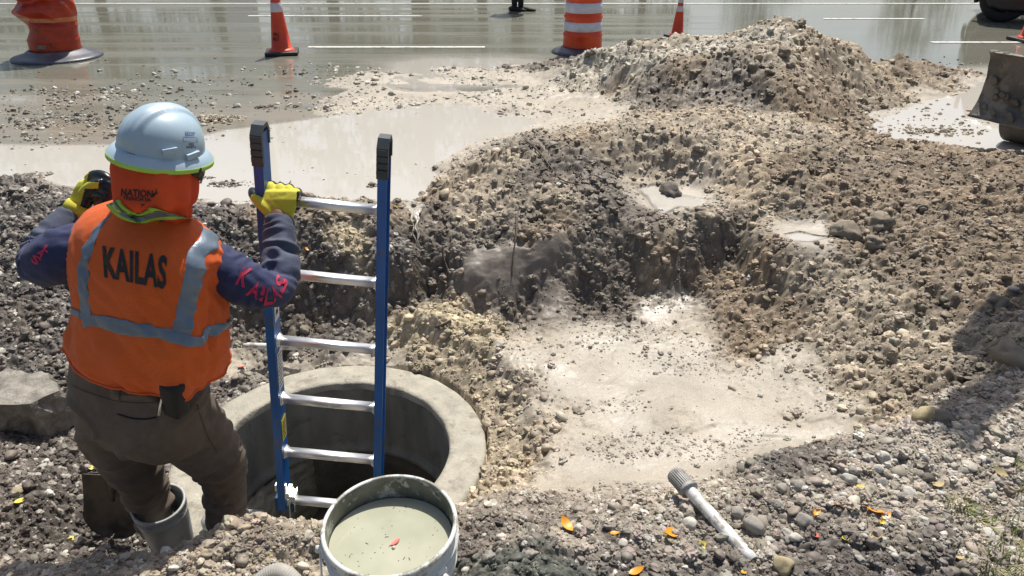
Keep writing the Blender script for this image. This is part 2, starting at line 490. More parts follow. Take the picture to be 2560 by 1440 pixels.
def bil(arr, x, y):
    fx = np.clip((x - CX[0]) / (CX[1] - CX[0]), 0, len(CX) - 1.001); fy = np.clip((y - CY[0]) / (CY[1] - CY[0]), 0, len(CY) - 1.001)
    ix = fx.astype(int); iy = fy.astype(int); fx = fx - ix; fy = fy - iy
    if arr.ndim == 3: fx = fx[..., None]; fy = fy[..., None]
    return (arr[iy, ix] * (1 - fx) + arr[iy, ix + 1] * fx) * (1 - fy) + (arr[iy + 1, ix] * (1 - fx) + arr[iy + 1, ix + 1] * fx) * fy

# fine grid: rows get wider apart with distance, columns spread with the width of the site
NR, NC = 1180, 860
yq = np.linspace(0.78, 8.9, 20000)
dens = 1 / yq * (1 + 1.8 * np.exp(-((yq - 3.75) / 0.28) ** 2))
cum = np.cumsum(dens); cum = (cum - cum[0]) / (cum[-1] - cum[0])
ys = np.interp(np.linspace(0, 1, NR), cum, yq)
us = np.linspace(-1, 1, NC)
def halfw(y): return 0.66 * y + 0.95
Yf = np.repeat(ys[:, None], NC, 1); Xf = us[None, :] * halfw(Yf)
# warp lookup coordinates so that borders between surfaces wander
wx = fbm(Xf * 3.1, Yf * 3.1, 4, 3) * 0.07 + fbm(Xf * 14, Yf * 14, 3, 8) * 0.02
wy = fbm(Xf * 3.1 + 40, Yf * 3.1 + 9, 4, 4) * 0.07 + fbm(Xf * 14 + 3, Yf * 14, 3, 9) * 0.02
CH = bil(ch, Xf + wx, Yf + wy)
B0 = bil(bz, Xf + wx * 0.6, Yf + wy * 0.6)
rr0 = np.sqrt((Xf - RING_C.x) ** 2 + (Yf - RING_C.y) ** 2)
kb_ = np.clip(1.25 - (rr0 - 0.68) / 0.27 + 0.5 * fbm(Xf * 5, Yf * 5, 3, 19), 0, 1) * np.clip((Xf + 0.62) / 0.15, 0, 1) * np.clip((Yf - 1.95) / 0.1, 0, 1)
kb_ = (kb_ * kb_ * (3 - 2 * kb_))[..., None]
CH = CH * (1 - kb_) + np.array([0.95, 0.43, 0.355, 0.245, 1.0, 0.2, 0.3]) * kb_
rgh = CH[..., 0]
w1 = fbm(Xf * 22, Yf * 22, 3, 21) * 0.012; w2 = fbm(Xf * 22 + 7, Yf * 22, 3, 22) * 0.012
l0, i0 = lumps(Xf + w1 * 2.5, Yf + w2 * 2.5, 0.16, 1, 0.25, 0.7, 0.55)
l1, i1 = lumps(Xf + w1 * 1.3, Yf + w2 * 1.3, 0.075, 101)
l2, i2 = lumps(Xf + w1 * 0.6, Yf + w2 * 0.6, 0.036, 202)
l3, i3 = lumps(Xf + w2 * 0.3, Yf + w1 * 0.3, 0.017, 303)
nf = np.clip(1.25 - Yf * 0.12, 0.3, 1)
rug = np.clip(rgh, 0, 1)
clod = np.clip((rug - 0.15) / 0.6, 0, 1)
disp = rug * (0.05 * fbm(Xf * 2.6, Yf * 2.6, 3, 31)) + clod * (0.5 * l0 * (0.6 + 0.8 * vnoise(Xf * 1.7, Yf * 1.7, 77)) + 0.55 * l1 + 0.7 * l2) \
     + np.clip(rug * 1.5, 0, 1) * 0.8 * l3
disp += 0.013 * rug * fbm(Xf * 30, Yf * 30, 3, 61)
# gentle swells, tool marks and sparse crumbs on the smooth mud
sm = 1 - clod
disp += sm * (0.010 * fbm(Xf * 4, Yf * 4, 3, 55) + 0.0035 * fbm(Xf * 18, Yf * 18, 3, 58))
crm, _ = lumps(Xf + w1, Yf + w2, 0.03, 404, 0.2, 0.55, 0.5)
band = np.clip(fbm(Xf * 2.2, Yf * 5, 3, 66) * 3.0 - 0.35, 0, 1) * np.clip((rug - 0.05) * 14, 0, 1)
disp += sm * band * 0.75 * crm
# drag marks of the digging teeth: short straight scores, only where the mud is smooth
sc_u = Xf * 0.94 + Yf * 0.34; sc_v = -Xf * 0.34 + Yf * 0.94
scr = fbm(sc_u * 3.5, sc_v * 34, 3, 71); scm = np.clip(fbm(sc_u * 1.3, sc_v * 3.0, 3, 72) * 3 - 0.4, 0, 1)
disp += sm * np.clip((rug - 0.07) * 30, 0, 1) * scm * 0.007 * scr
lip = fbm(Xf * 1.5 + 3, Yf * 3.4, 3, 74)
disp += sm * np.clip((rug - 0.07) * 30, 0, 1) * 0.008 * np.clip(lip * 9, 0, 1)
Zf = B0 + disp - 0.018 * clod
def carve(poly, zw, marg=0.16):
    """level a shallow basin so that standing water meets its banks"""
    global Zf
    inside = np.zeros(Xf.shape, bool); dmin = np.full(Xf.shape, 1e9)
    xm, xM = min(p[0] for p in poly) - .5, max(p[0] for p in poly) + .5; ym, yM = min(p[1] for p in poly) - .5, max(p[1] for p in poly) + .5
    sel = (Xf > xm) & (Xf < xM) & (Yf > ym) & (Yf < yM); X = Xf[sel]; Y = Yf[sel]
    ins = np.zeros(X.shape, bool); dm = np.full(X.shape, 1e9)
    for i in range(len(poly)):
        x1, y1 = poly[i]; x2, y2 = poly[(i + 1) % len(poly)]
        ins ^= ((y1 > Y) != (y2 > Y)) & (X < (x2 - x1) * (Y - y1) / (y2 - y1 + 1e-12) + x1)
        t = np.clip(((X - x1) * (x2 - x1) + (Y - y1) * (y2 - y1)) / ((x2 - x1) ** 2 + (y2 - y1) ** 2 + 1e-9), 0, 1)
        dm = np.minimum(dm, np.hypot(X - x1 - t * (x2 - x1), Y - y1 - t * (y2 - y1)))
    d = np.where(ins, -dm, dm) + 0.03 * fbm(X * 9, Y * 9, 3, 13)
    k = np.clip(1 - d / marg, 0, 1); k = k * k * (3 - 2 * k)
    zt = zw + np.where(d < 0, -0.010, 0.006) + disp[sel] * 0.25 * np.clip(d / .05 + .3, 0, 1)
    Zf[sel] = Zf[sel] * (1 - k) + zt * k
# a low lip of earth dams the near side of the big puddle, with one notch where it spills
LIP = [tuple(G(a, b, 0)[:2]) for a, b in ((-700, 448), (0, 468), (100, 486), (300, 526), (520, 532), (650, 522), (800, 512), (1000, 515), (1028, 524), (1052, 524), (1085, 508), (1240, 455), (1330, 420))]
lx_, ly_ = np.array(LIP).T
ledge = np.interp(Xf, lx_, ly_)
dn = ledge - Yf + 0.02 * fbm(Xf * 8, Yf * 8, 2, 14)
bump_ = np.exp(-((dn - 0.045) / 0.055) ** 2)
notch = np.exp(-((Xf - G(1040, 530).x) / 0.035) ** 2)
lipz = (0.012 + 0.035 * vnoise(Xf * 9, Yf * 9, 16) + 0.5 * disp) * (1 - notch) - 0.012 * notch
inx = (Xf > lx_[0]) & (Xf < lx_[-1])
Zf = np.where(inx & (bump_ > 0.25), Zf + (np.maximum(Zf, lipz) - Zf) * np.clip((bump_ - .25) / .4, 0, 1), Zf)
Zf = np.where(inx & (dn < 0) & (dn > -0.12), np.minimum(Zf, 0.03 * (1 + dn / .10) + 0.4 * disp), Zf)
POOL_A = [tuple(G(a, b, .03)[:2]) for a, b in ((1590, 470), (1640, 462), (1690, 486), (1775, 500), (1760, 522), (1700, 520), (1655, 545), (1628, 520))]
POOL_B = [tuple(G(a, b, .0)[:2]) for a, b in ((1950, 586), (1995, 580), (2040, 588), (2075, 594), (2030, 606), (1975, 604))]
carve(POOL_A, 0.03, 0.34); carve(POOL_B, 0.0, 0.24)
# under the concrete ring and inside its shaft
rr = np.sqrt((Xf - RING_C.x) ** 2 + (Yf - RING_C.y) ** 2)
Zf = np.where(rr < 0.60, -1.6, np.where(rr < R_OUT + 0.012, np.minimum(Zf, RING_C.z - 0.05), Zf))
ringm = np.clip(1 - (rr - R_OUT) / 0.10, 0, 1)
leftside = np.clip((-(Xf - RING_C.x) - 0.0) / 0.3, 0, 1)
nearside = np.clip((2.35 - Yf) / 0.35, 0, 1) * np.clip((Xf + 1.45) / 0.3, 0, 1)
slope = 0.62 + 0.5 * vnoise(Xf * 5, Yf * 5, 15) + 6.0 * nearside
cap_ = RING_C.z - 0.006 + np.clip(rr - R_OUT - 0.015, 0, 9) * slope + np.clip((rr - R_OUT) / 0.08, 0, 1) * 0.5 * disp
cap_ = cap_ + np.clip(rr - 0.83, 0, 9) * 1.6
fr_ = np.maximum(Zf - cap_, 0)
Zf = np.where(rr >= R_OUT + 0.012, -0.045 * np.log(np.exp(-np.clip(Zf, -1, 1) / 0.045) + np.exp(-np.clip(cap_ + 0.02, -1, 1.2) / 0.045)), Zf)
Zf = np.where((rr >= R_OUT + 0.012) & (rr < R_OUT + 0.10) & (Xf > -0.6), np.minimum(Zf, RING_C.z + 0.02 + (rr - R_OUT) * 1.2), Zf)

def H(x, y):
    x = float(x); y = float(y)
    r = float(np.interp(y, ys, np.arange(NR))) if ys[0] < y < ys[-1] else -1
    c = (x / halfw(y) + 1) / 2 * (NC - 1)
    if r < 0 or r >= NR - 1 or c < 0 or c >= NC - 1: return -0.045 if y > 4.4 else 0.0
    i = int(r); j = int(c); fr = r - i; fc = c - j
    return float((Zf[i, j] * (1 - fc) + Zf[i, j + 1] * fc) * (1 - fr) + (Zf[i + 1, j] * (1 - fc) + Zf[i + 1, j + 1] * fc) * fr)

def onT(px, py, lift=0.0):
    """where the line of sight through a photograph pixel meets the ground"""
    r = (FW + (px - 1280) / FPX * RT + (720 - py) / FPX * UP)
    t = 0.9
    while t < 14:
        q = CAM + t * r
        if q.z <= H(q.x, q.y) + lift: return q
        t += 0.006
    return G(px, py, 0)

# colour per vertex: regional colour broken up by clod, plus small pale and dark bits
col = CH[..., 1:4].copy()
var = 1 + clod * (0.34 * (i1 - 0.5) + 0.30 * (i2 - 0.5) + 0.24 * (i3 - 0.5)) + 0.22 * fbm(Xf * 5, Yf * 5, 3, 90) + 0.08 * fbm(Xf * 1.3, Yf * 1.3, 2, 91)
pale = ((i3 > 0.86) & (l3 > 0.002)).astype(float) * np.clip(CH[..., 5] * 1.2, 0, 1) * clod * 0.6
dark = np.clip(fbm(Xf * 3.3 + 9, Yf * 3.3, 4, 95) * 2.2 - 0.35, 0, 1) * np.clip(rug * 1.5, 0, 1) * 0.35
brown = np.clip(fbm(Xf * 2.1 + 3, Yf * 2.1, 3, 98) * 2.0 - 0.1, 0, 1)[..., None] * np.clip(rug, 0, 1)[..., None] * 0.35
col = col * var[..., None]
col = col * (1 - brown) + col * np.array([1.06, 0.93, 0.78]) * brown
col = col * (1 - dark[..., None]) + np.array([0.11, 0.09, 0.07]) * dark[..., None]
col = col * (1 - pale[..., None]) + np.array([0.62, 0.58, 0.50]) * pale[..., None]
col = np.clip(col, 0.01, 0.8)
wet = np.clip(CH[..., 6] + 0.3 * fbm(Xf * 4, Yf * 4, 3, 99) + 0.35 * sm * fbm(Xf * 2.2 + 5, Yf * 4, 3, 97), 0, 1.2)
slur = (sm * np.clip(fbm(Xf * 1.6 + 8, Yf * 3.2, 3, 92) * 4 - .2, 0, 1) * np.clip((rug - .06) * 30, 0, 1))[..., None]
col = col * (1 - slur * .3) + np.array([.45, .41, .345]) * slur * .3

# outer skirt: a handful of widening rows and columns carry the same sheet to the horizon
outx = np.array([1.05, 1.15, 1.35, 1.8, 3, 6, 14, 40, 120])
U2 = np.concatenate([-outx[::-1], us, outx])
yb = np.array([0.6, 0.3, -0.5, -3, -12, -60]); yfw = np.array([9.4, 11, 15, 25, 60, 200, 500])
Y2 = np.concatenate([yb[::-1], ys, yfw])
hw = np.where(Y2 < 0.78, halfw(0.78), np.where(Y2 > 8.9, halfw(8.9), halfw(Y2)))
XX = U2[None, :] * hw[:, None]; YY = np.repeat(Y2[:, None], len(U2), 1)
ZZ = np.where(YY > 4.6, -0.05, 0.0) + 0.0 * XX
ZZ = np.where(np.abs(XX) > 30, np.minimum(ZZ, -0.05), ZZ)
r0 = len(yb); c0 = len(outx)
ZZ[r0:r0 + NR, c0:c0 + NC] = Zf
CC = np.zeros(XX.shape + (4,)); CC[...] = (0.16, 0.14, 0.10, 1)
WW = np.zeros(XX.shape) + 0.1
CC[r0:r0 + NR, c0:c0 + NC, :3] = col; WW[r0:r0 + NR, c0:c0 + NC] = wet
nr, nc = XX.shape
V = np.stack([XX, YY, ZZ], -1).reshape(-1, 3)
idx = np.arange(nr * nc).reshape(nr, nc)
F = np.stack([idx[:-1, :-1], idx[:-1, 1:], idx[1:, 1:], idx[1:, :-1]], -1).reshape(-1, 4)

def ground_material():
    m, nt, b = mat_new('earth')
    at = nt.nodes.new('ShaderNodeAttribute'); at.attribute_name = 'soil'
    aw = nt.nodes.new('ShaderNodeAttribute'); aw.attribute_name = 'wet'
    _, f = noise_fac(nt, 160, 3, 0.7, 0.3, 0.7)
    mr = nt.nodes.new('ShaderNodeMapRange'); mr.inputs['To Min'].default_value = 0.72; mr.inputs['To Max'].default_value = 1.22
    nt.links.new(f, mr.inputs['Value'])
    vm = nt.nodes.new('ShaderNodeVectorMath'); vm.operation = 'SCALE'
    nt.links.new(at.outputs['Color'], vm.inputs[0]); nt.links.new(mr.outputs[0], vm.inputs['Scale'])
    nt.links.new(vm.outputs[0], b.inputs['Base Color'])
    _, f2 = noise_fac(nt, 30, 4, 0.7, 0.3, 0.7)
    rr_ = mth(nt, 'SUBTRACT', 0.98, mth(nt, 'MULTIPLY', aw.outputs['Fac'], 0.60))
    rr_ = mth(nt, 'ADD', rr_, mth(nt, 'MULTIPLY', mth(nt, 'SUBTRACT', f2, 0.5), 0.25), True)
    nt.links.new(rr_, b.inputs['Roughness'])
    h, _ = noise_fac(nt, 260, 5, 0.7)
    bump(nt, b, h, 0.45, 0.003)
    return m
M_EARTH = ground_material()
me = npmesh('ground', V, F, M_EARTH)
ca = me.color_attributes.new('soil', 'FLOAT_COLOR', 'POINT'); ca.data.foreach_set('color', CC.astype(np.float32).ravel())
wa = me.attributes.new('wet', 'FLOAT', 'POINT'); wa.data.foreach_set('value', WW.astype(np.float32).ravel())
ground = bpy.data.objects.new('ground', me); COL.objects.link(ground)
tag(ground, 'muddy excavated ground with a dug pit, banks and spoil heaps', kind='structure')

# ------------------------------------------------------------------ road
def road_material():
    m, nt, b = mat_new('wet_asphalt')
    _, g = noise_fac(nt, 90, 4, 0.7, 0.3, 0.7)
    _, s = noise_fac(nt, 0.9, 5, 0.6, 0.35, 0.65, stretch=(0.25, 2.2, 1))
    c = mixc(nt, g, (0.105, 0.103, 0.08), (0.215, 0.21, 0.168))
    c = mixc(nt, mth(nt, 'MULTIPLY', s, 0.35), c, (0.25, 0.25, 0.205))  # pale streaks in the colour stand in for wet glare
    # silt washed over the near lane
    tcs = nt.nodes.new('ShaderNodeTexCoord'); sy = nt.nodes.new('ShaderNodeSeparateXYZ'); nt.links.new(tcs.outputs['Object'], sy.inputs[0])
    gy_ = nt.nodes.new('ShaderNodeMapRange'); gy_.inputs['From Min'].default_value = 9.2; gy_.inputs['From Max'].default_value = 6.2; gy_.inputs['To Min'].default_value = -0.15; gy_.inputs['To Max'].default_value = 0.10
    nt.links.new(sy.outputs['Y'], gy_.inputs['Value'])
    ns_, _ = noise_fac(nt, 1.3, 7, 0.68, stretch=(0.6, 1.5, 1))
    sm_ = nt.nodes.new('ShaderNodeMapRange'); sm_.inputs['From Min'].default_value = 0.48; sm_.inputs['From Max'].default_value = 0.62
    nt.links.new(mth(nt, 'ADD', ns_, gy_.outputs[0]), sm_.inputs['Value'])
    c = mixc(nt, mth(nt, 'MULTIPLY', sm_.outputs[0], 0.75), c, (0.27, 0.235, 0.185))
    nt.links.new(c, b.inputs['Base Color'])
    # film of water in long streaks along the lanes, deeper towards the right
    tcx = nt.nodes.new('ShaderNodeTexCoord'); sx = nt.nodes.new('ShaderNodeSeparateXYZ'); nt.links.new(tcx.outputs['Object'], sx.inputs[0])
    gx_ = nt.nodes.new('ShaderNodeMapRange'); gx_.inputs['From Min'].default_value = 1.5; gx_.inputs['From Max'].default_value = 4.5
    gx_.inputs['To Max'].default_value = 0.22; nt.links.new(sx.outputs['X'], gx_.inputs['Value'])
    nz_, _ = noise_fac(nt, 1.0, 5, 0.62, stretch=(0.10, 2.6, 1))
    fm_ = nt.nodes.new('ShaderNodeMapRange'); fm_.inputs['From Min'].default_value = 0.46; fm_.inputs['From Max'].default_value = 0.54
    nt.links.new(mth(nt, 'ADD', nz_, gx_.outputs[0]), fm_.inputs['Value'])
    film = fm_.outputs[0]
    rg = nt.nodes.new('ShaderNodeMapRange'); rg.inputs['To Min'].default_value = 0.27; rg.inputs['To Max'].default_value = 0.03
    nt.links.new(film, rg.inputs['Value']); nt.links.new(rg.outputs[0], b.inputs['Roughness'])
    b.inputs['IOR'].default_value = 1.42
    h, _ = noise_fac(nt, 60, 3, 0.7)
    h2, _ = noise_fac(nt, 9, 3, 0.6, stretch=(0.5, 2.5, 1))
    bn = nt.nodes.new('ShaderNodeBump'); bn.inputs['Distance'].default_value = 0.004
    nt.links.new(mth(nt, 'MULTIPLY', mth(nt, 'SUBTRACT', 1.0, film), 0.30), bn.inputs['Strength'])
    nt.links.new(h, bn.inputs['Height'])
    bn2 = nt.nodes.new('ShaderNodeBump'); bn2.inputs['Distance'].default_value = 0.010; bn2.inputs['Strength'].default_value = 0.07
    nt.links.new(h2, bn2.inputs['Height']); nt.links.new(bn.outputs[0], bn2.inputs['Normal'])
    nt.links.new(bn2.outputs[0], b.inputs['Normal'])
    return m
M_ROAD = road_material()
road_y0 = 5.25
rd = mk('road', [(-90, road_y0, -.001), (90, road_y0, -.001), (90, 19.0, -.001), (-90, 19.0, -.001)], [(0, 1, 2, 3)], M_ROAD, smooth=False)
tag(rd, 'wet asphalt road with several lanes beyond the excavation', kind='structure')
M_LINE = surf('road_paint', (0.62, 0.62, 0.58), (0.80, 0.80, 0.76), 30, 0.35, bmp=0.1, dirt=0.75, dcol=(0.25, 0.24, 0.2), dscale=9, dthr=0.53)
def line(x0, x1, y, wd=0.09):
    o = mk('lane_marking', [(x0, y - wd / 2, .004), (x1, y - wd / 2, .004), (x1, y + wd / 2, .004), (x0, y + wd / 2, .004)], [(0, 1, 2, 3)], M_LINE, smooth=False)
    return tag(o, kind='structure')
ya = G(1000, 118).y; yb_ = G(840, 40).y; yc = G(1700, 9).y
for (pa, pb, yy) in ((770, 1212, ya), (2345, 2640, G(2440, 106).y), (620, 1055, yb_), (2060, 2312, G(2180, 47).y)):
    py = 118 if yy == ya else 40
    line(G(pa, py).x * yy / G(pa, py).y, G(pb, py).x * yy / G(pb, py).y, yy)
line(-60, 60, yc, 0.10)
line(-60, 60, 17.9, 0.12)
# kerb, pavement and grass verge beyond the road (seen only mirrored in the water)
M_CONC = surf('concrete', (0.30, 0.285, 0.25), (0.40, 0.38, 0.33), 6, 0.85, bmp=0.3, bscale=90)
kb = MB().box((0, 19.1, 0.05), (180, 0.2, 0.24), bev=0.02).build('kerb', M_CONC); tag(kb, kind='structure')
pv = MB().box((0, 20.4, 0.06), (180, 2.4, 0.2)).build('pavement', M_CONC, smooth=False); tag(pv, kind='structure')
M_GRASS = surf('grass_verge', (0.035, 0.06, 0.02), (0.08, 0.11, 0.035), 3, 0.9, bmp=0.6, bscale=40, bdist=0.03)
gv = mk('grass_verge', [(-90, 21.6, .1), (90, 21.6, .1), (90, 120, .1), (-90, 120, .1)], [(0, 1, 2, 3)], M_GRASS, smooth=False); tag(gv, kind='structure')

# ------------------------------------------------------------------ milky puddles
def water_material(name, c, rough=0.02, ripple=0.05):
    m, nt, b = mat_new(name)
    _, f = noise_fac(nt, 0.8, 4, 0.6, 0.3, 0.7)
    nt.links.new(mixc(nt, f, tuple(k * 0.93 for k in c), c), b.inputs['Base Color'])
    b.inputs['Roughness'].default_value = rough
    b.inputs['IOR'].default_value = 1.33
    at = nt.nodes.new('ShaderNodeAttribute'); at.attribute_name = 'opacity'
    nt.links.new(at.outputs['Fac'], b.inputs['Alpha'])
    h, _ = noise_fac(nt, 5, 3, 0.5, stretch=(0.6, 1.6, 1))
    bump(nt, b, h, ripple, 0.01)
    return m
M_WATER = water_material('milky_water', (0.47, 0.445, 0.395))
M_SKIM = None
def sheet(name, poly, z, label, soft, res=0.035, fadefn=None, wob=0.22):
    """irregular horizontal water sheet inside a polygon (world xy), edges fading where the film thins"""
    xs_ = [p[0] for p in poly]; ys_ = [p[1] for p in poly]
    gx_ = np.arange(min(xs_), max(xs_), res); gy_ = np.arange(min(ys_), max(ys_), res)
    X, Y = np.meshgrid(gx_, gy_)
    inside = np.zeros(X.shape, bool); dmin = np.full(X.shape, 1e9)
    n = len(poly)
    for i in range(n):
        x1, y1 = poly[i]; x2, y2 = poly[(i + 1) % n]
        c = ((y1 > Y) != (y2 > Y)) & (X < (x2 - x1) * (Y - y1) / (y2 - y1 + 1e-12) + x1)
        inside ^= c
        t = np.clip(((X - x1) * (x2 - x1) + (Y - y1) * (y2 - y1)) / ((x2 - x1) ** 2 + (y2 - y1) ** 2 + 1e-9), 0, 1)
        dmin = np.minimum(dmin, np.hypot(X - x1 - t * (x2 - x1), Y - y1 - t * (y2 - y1)))
    if z is None:
        hh_ = [H(a, b) for a, b in zip(X[inside].ravel()[::3], Y[inside].ravel()[::3])]
        z = float(np.percentile(hh_, 42))
    d = np.where(inside, dmin, -dmin) + wob * fbm(X * 1.1, Y * 2.2, 4, 12)
    a = np.clip(d / soft, 0, 1)
    if fadefn is not None: a = a * fadefn(X, Y)
    id_ = np.arange(X.size).reshape(X.shape)
    F = np.stack([id_[:-1, :-1], id_[:-1, 1:], id_[1:, 1:], id_[1:, :-1]], -1).reshape(-1, 4)
    am = a.ravel()
    F = F[am[F].max(1) > 0.002]
    used = np.unique(F); remap = np.full(X.size, -1); remap[used] = np.arange(len(used))
    V = np.stack([X.ravel(), Y.ravel(), np.full(X.size, 0.0)], -1)[used]
    me = npmesh(name, V, remap[F], M_WATER)
    at = me.attributes.new('opacity', 'FLOAT', 'POINT'); at.data.foreach_set('value', am[used].astype(np.float32))
    o = bpy.data.objects.new(name, me); COL.objects.link(o); o.location = (0, 0, z)
    return tag(o, label, kind='structure')
def gp(*pts): return [tuple(G(a, b)[:2]) for a, b in pts]
sheet('puddle', gp((-700,340),(100,360),(420,360),(560,325),(760,300),(1000,258),(1330,262),(1500,330),(1500,420),(1240,455),(1085,508),(1052,524),(1040,533),(1028,524),(1000,515),(800,512),(650,522),(520,532),(300,526),(100,486),(0,468),(-700,448)), 0.004,
      'milky puddle behind the worker, between road and trench', 0.05, wob=0.025)
sheet('puddle', gp((880,150),(1040,130),(1330,133),(1450,160),(1380,230),(1050,245),(860,205)), 0.004, 'shallow tan puddle left of the white drum base', 0.5,
      fadefn=lambda X, Y: 0.85 + 0 * X)
sheet('puddle', gp((-600,250),(110,238),(120,262),(-600,275)), 0.004, 'thin pale puddle at the left edge of the picture', 0.35)
sheet('puddle', gp((2050,300),(2300,200),(2420,165),(2900,150),(3000,420),(2300,420),(2100,380)), 0.004, 'pale slurry puddle under the raised blade', 0.25)
sheet('puddle', POOL_A, 0.03, 'small milky puddle on the spoil ridge', 0.02, 0.02, wob=0.05)
sheet('puddle', POOL_B, 0.0, 'tiny milky puddle among the clods on the right', 0.02, 0.02, wob=0.02)
# ------------------------------------------------------------------ manhole shaft
def rough_lathe(prof, c, n, amp, s, zamp=None):
    V, F = lathe(prof, (0, 0, 0), n)
    out = []
    for i, v in enumerate(V):
        a = math.atan2(v.y, v.x)
        k = float(fbm(np.array([a * 3.0]), np.array([v.z * 9 + i // n * 0.35]), 4, s)[0])
        k2 = float(fbm(np.array([a * 9.0]), np.array([v.z * 22 + i // n * 0.9]), 3, s + 3)[0])
        q = v.copy(); r = math.hypot(q.x, q.y)
        f = 1 + (k * amp + k2 * amp * 0.5) / r
        q.x *= f; q.y *= f; q.z += (k2 * amp * 0.5) if zamp is None else k2 * zamp
        out.append(Vector(c) + q)
    return out, F
M_RING = surf('weathered_concrete', (0.24, 0.222, 0.178), (0.44, 0.41, 0.33), 11, 0.55, bmp=0.8, bscale=70, bdist=0.005, dirt=0.8, dcol=(0.20, 0.175, 0.135), dscale=7, dthr=0.53, rough2=0.85, lo=0.3, hi=0.7)
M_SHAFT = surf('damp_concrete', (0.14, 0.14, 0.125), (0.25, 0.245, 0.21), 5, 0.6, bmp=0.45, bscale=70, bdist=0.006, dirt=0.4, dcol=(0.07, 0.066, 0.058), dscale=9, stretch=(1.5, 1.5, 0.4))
mh = empty('manhole_shaft', RING_C, 'round precast concrete manhole with a thick pale rim, open in the pit below the ladder', 'manhole')
prof = [(R_OUT, -0.62), (R_OUT, -0.3), (R_OUT, -0.06), (R_OUT - .002, -0.012), (R_OUT - .008, -0.002)]
prof += [(R_OUT - .008 - k * (R_OUT - R_IN - .018) / 8, 0.0) for k in range(1, 8)]
prof += [(R_IN + .009, -0.002), (R_IN + .002, -0.010), (R_IN, -0.04)]
v, f = rough_lathe(prof, RING_C, 160, 0.007, 5)
mk('rim', v, f, M_RING, mh)
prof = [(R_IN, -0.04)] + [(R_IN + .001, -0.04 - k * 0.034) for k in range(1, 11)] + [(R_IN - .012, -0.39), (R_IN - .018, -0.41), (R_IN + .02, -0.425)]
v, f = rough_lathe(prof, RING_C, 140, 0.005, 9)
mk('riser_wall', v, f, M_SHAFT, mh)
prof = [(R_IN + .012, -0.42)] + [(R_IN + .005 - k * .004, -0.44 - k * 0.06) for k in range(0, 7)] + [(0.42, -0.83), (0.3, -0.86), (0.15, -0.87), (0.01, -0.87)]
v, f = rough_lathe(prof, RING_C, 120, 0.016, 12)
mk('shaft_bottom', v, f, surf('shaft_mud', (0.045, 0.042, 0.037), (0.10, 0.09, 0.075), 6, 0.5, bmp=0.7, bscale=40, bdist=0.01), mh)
# mortar bench smeared along the left of the shaft
V_ = []; F_ = []
nA, nR = 60, 14
for i in range(nA):
    a = R(118 + i * 128 / (nA - 1))
    for j in range(nR):
        t = j / (nR - 1)
        e_ = math.sin(math.pi * i / (nA - 1)) ** 0.6
        r = R_IN - 0.004 - t * e_ * (0.17 + 0.04 * math.sin(a * 5) + 0.05 * float(fbm(np.array([a * 4.0]), np.array([2.0]), 3, 8)[0]))
        z = -0.40 - 0.33 * t ** 1.3 - 0.10 * (i / nA)
        nz = float(fbm(np.array([a * 8.0]), np.array([t * 5.0]), 4, 33)[0])
        V_.append(RING_C + Vector((math.cos(a) * r, math.sin(a) * r, z + nz * 0.05)))
for i in range(nA - 1):
    for j in range(nR - 1):
        F_.append((i * nR + j, (i + 1) * nR + j, (i + 1) * nR + j + 1, i * nR + j + 1))
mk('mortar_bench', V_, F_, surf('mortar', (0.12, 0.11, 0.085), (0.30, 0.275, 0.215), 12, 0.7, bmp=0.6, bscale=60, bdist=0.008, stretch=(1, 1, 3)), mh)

# ------------------------------------------------------------------ ladder
LW = 0.38
LT = P(650, 328, LW * 1900 / 312); RTp = P(962, 360, LW * 1900 / 312)
LB = P(712, 1262, LW * 1900 / 233); RB = P(945, 1262, LW * 1900 / 233)
top = (LT + RTp) / 2; bot = (LB + RB) / 2
lz = (top - bot).normalized()
lx = ((RTp - LT).normalized() + (RB - LB).normalized()); lx = (lx - lz * lx.dot(lz)).normalized()
ly = lz.cross(lx)                       # points away from the camera
LM = Matrix((lx, ly, lz)).transposed()
def LP(x, y, z): return bot + LM @ Vector((x, y, z))
M_BLUE = surf('blue_fibreglass', (0.008, 0.085, 0.30), (0.014, 0.125, 0.40), 5, 0.38, bmp=0.12, bscale=220, bdist=0.001, dirt=0.6, dcol=(0.10, 0.095, 0.09), dscale=9, dthr=0.57, stretch=(3, 3, 0.6))
M_ALU = surf('aluminium', (0.72, 0.72, 0.72), (0.88, 0.87, 0.85), 14, 0.30, metal=0.85, bmp=0.12, bscale=200, bdist=0.001, dirt=0.45, dcol=(0.22, 0.20, 0.17), dscale=11, dthr=0.6, rough2=0.5, stretch=(0.5, 2, 2))
M_RUB = surf('black_rubber', (0.018, 0.018, 0.019), (0.04, 0.038, 0.038), 9, 0.55, bmp=0.3, bscale=120, bdist=0.002)
lad = empty('ladder', bot, 'blue fibreglass ladder with silver rungs held upright in the manhole by the worker', 'ladder')
Ltop = (top - bot).length
Hs = LW / 2
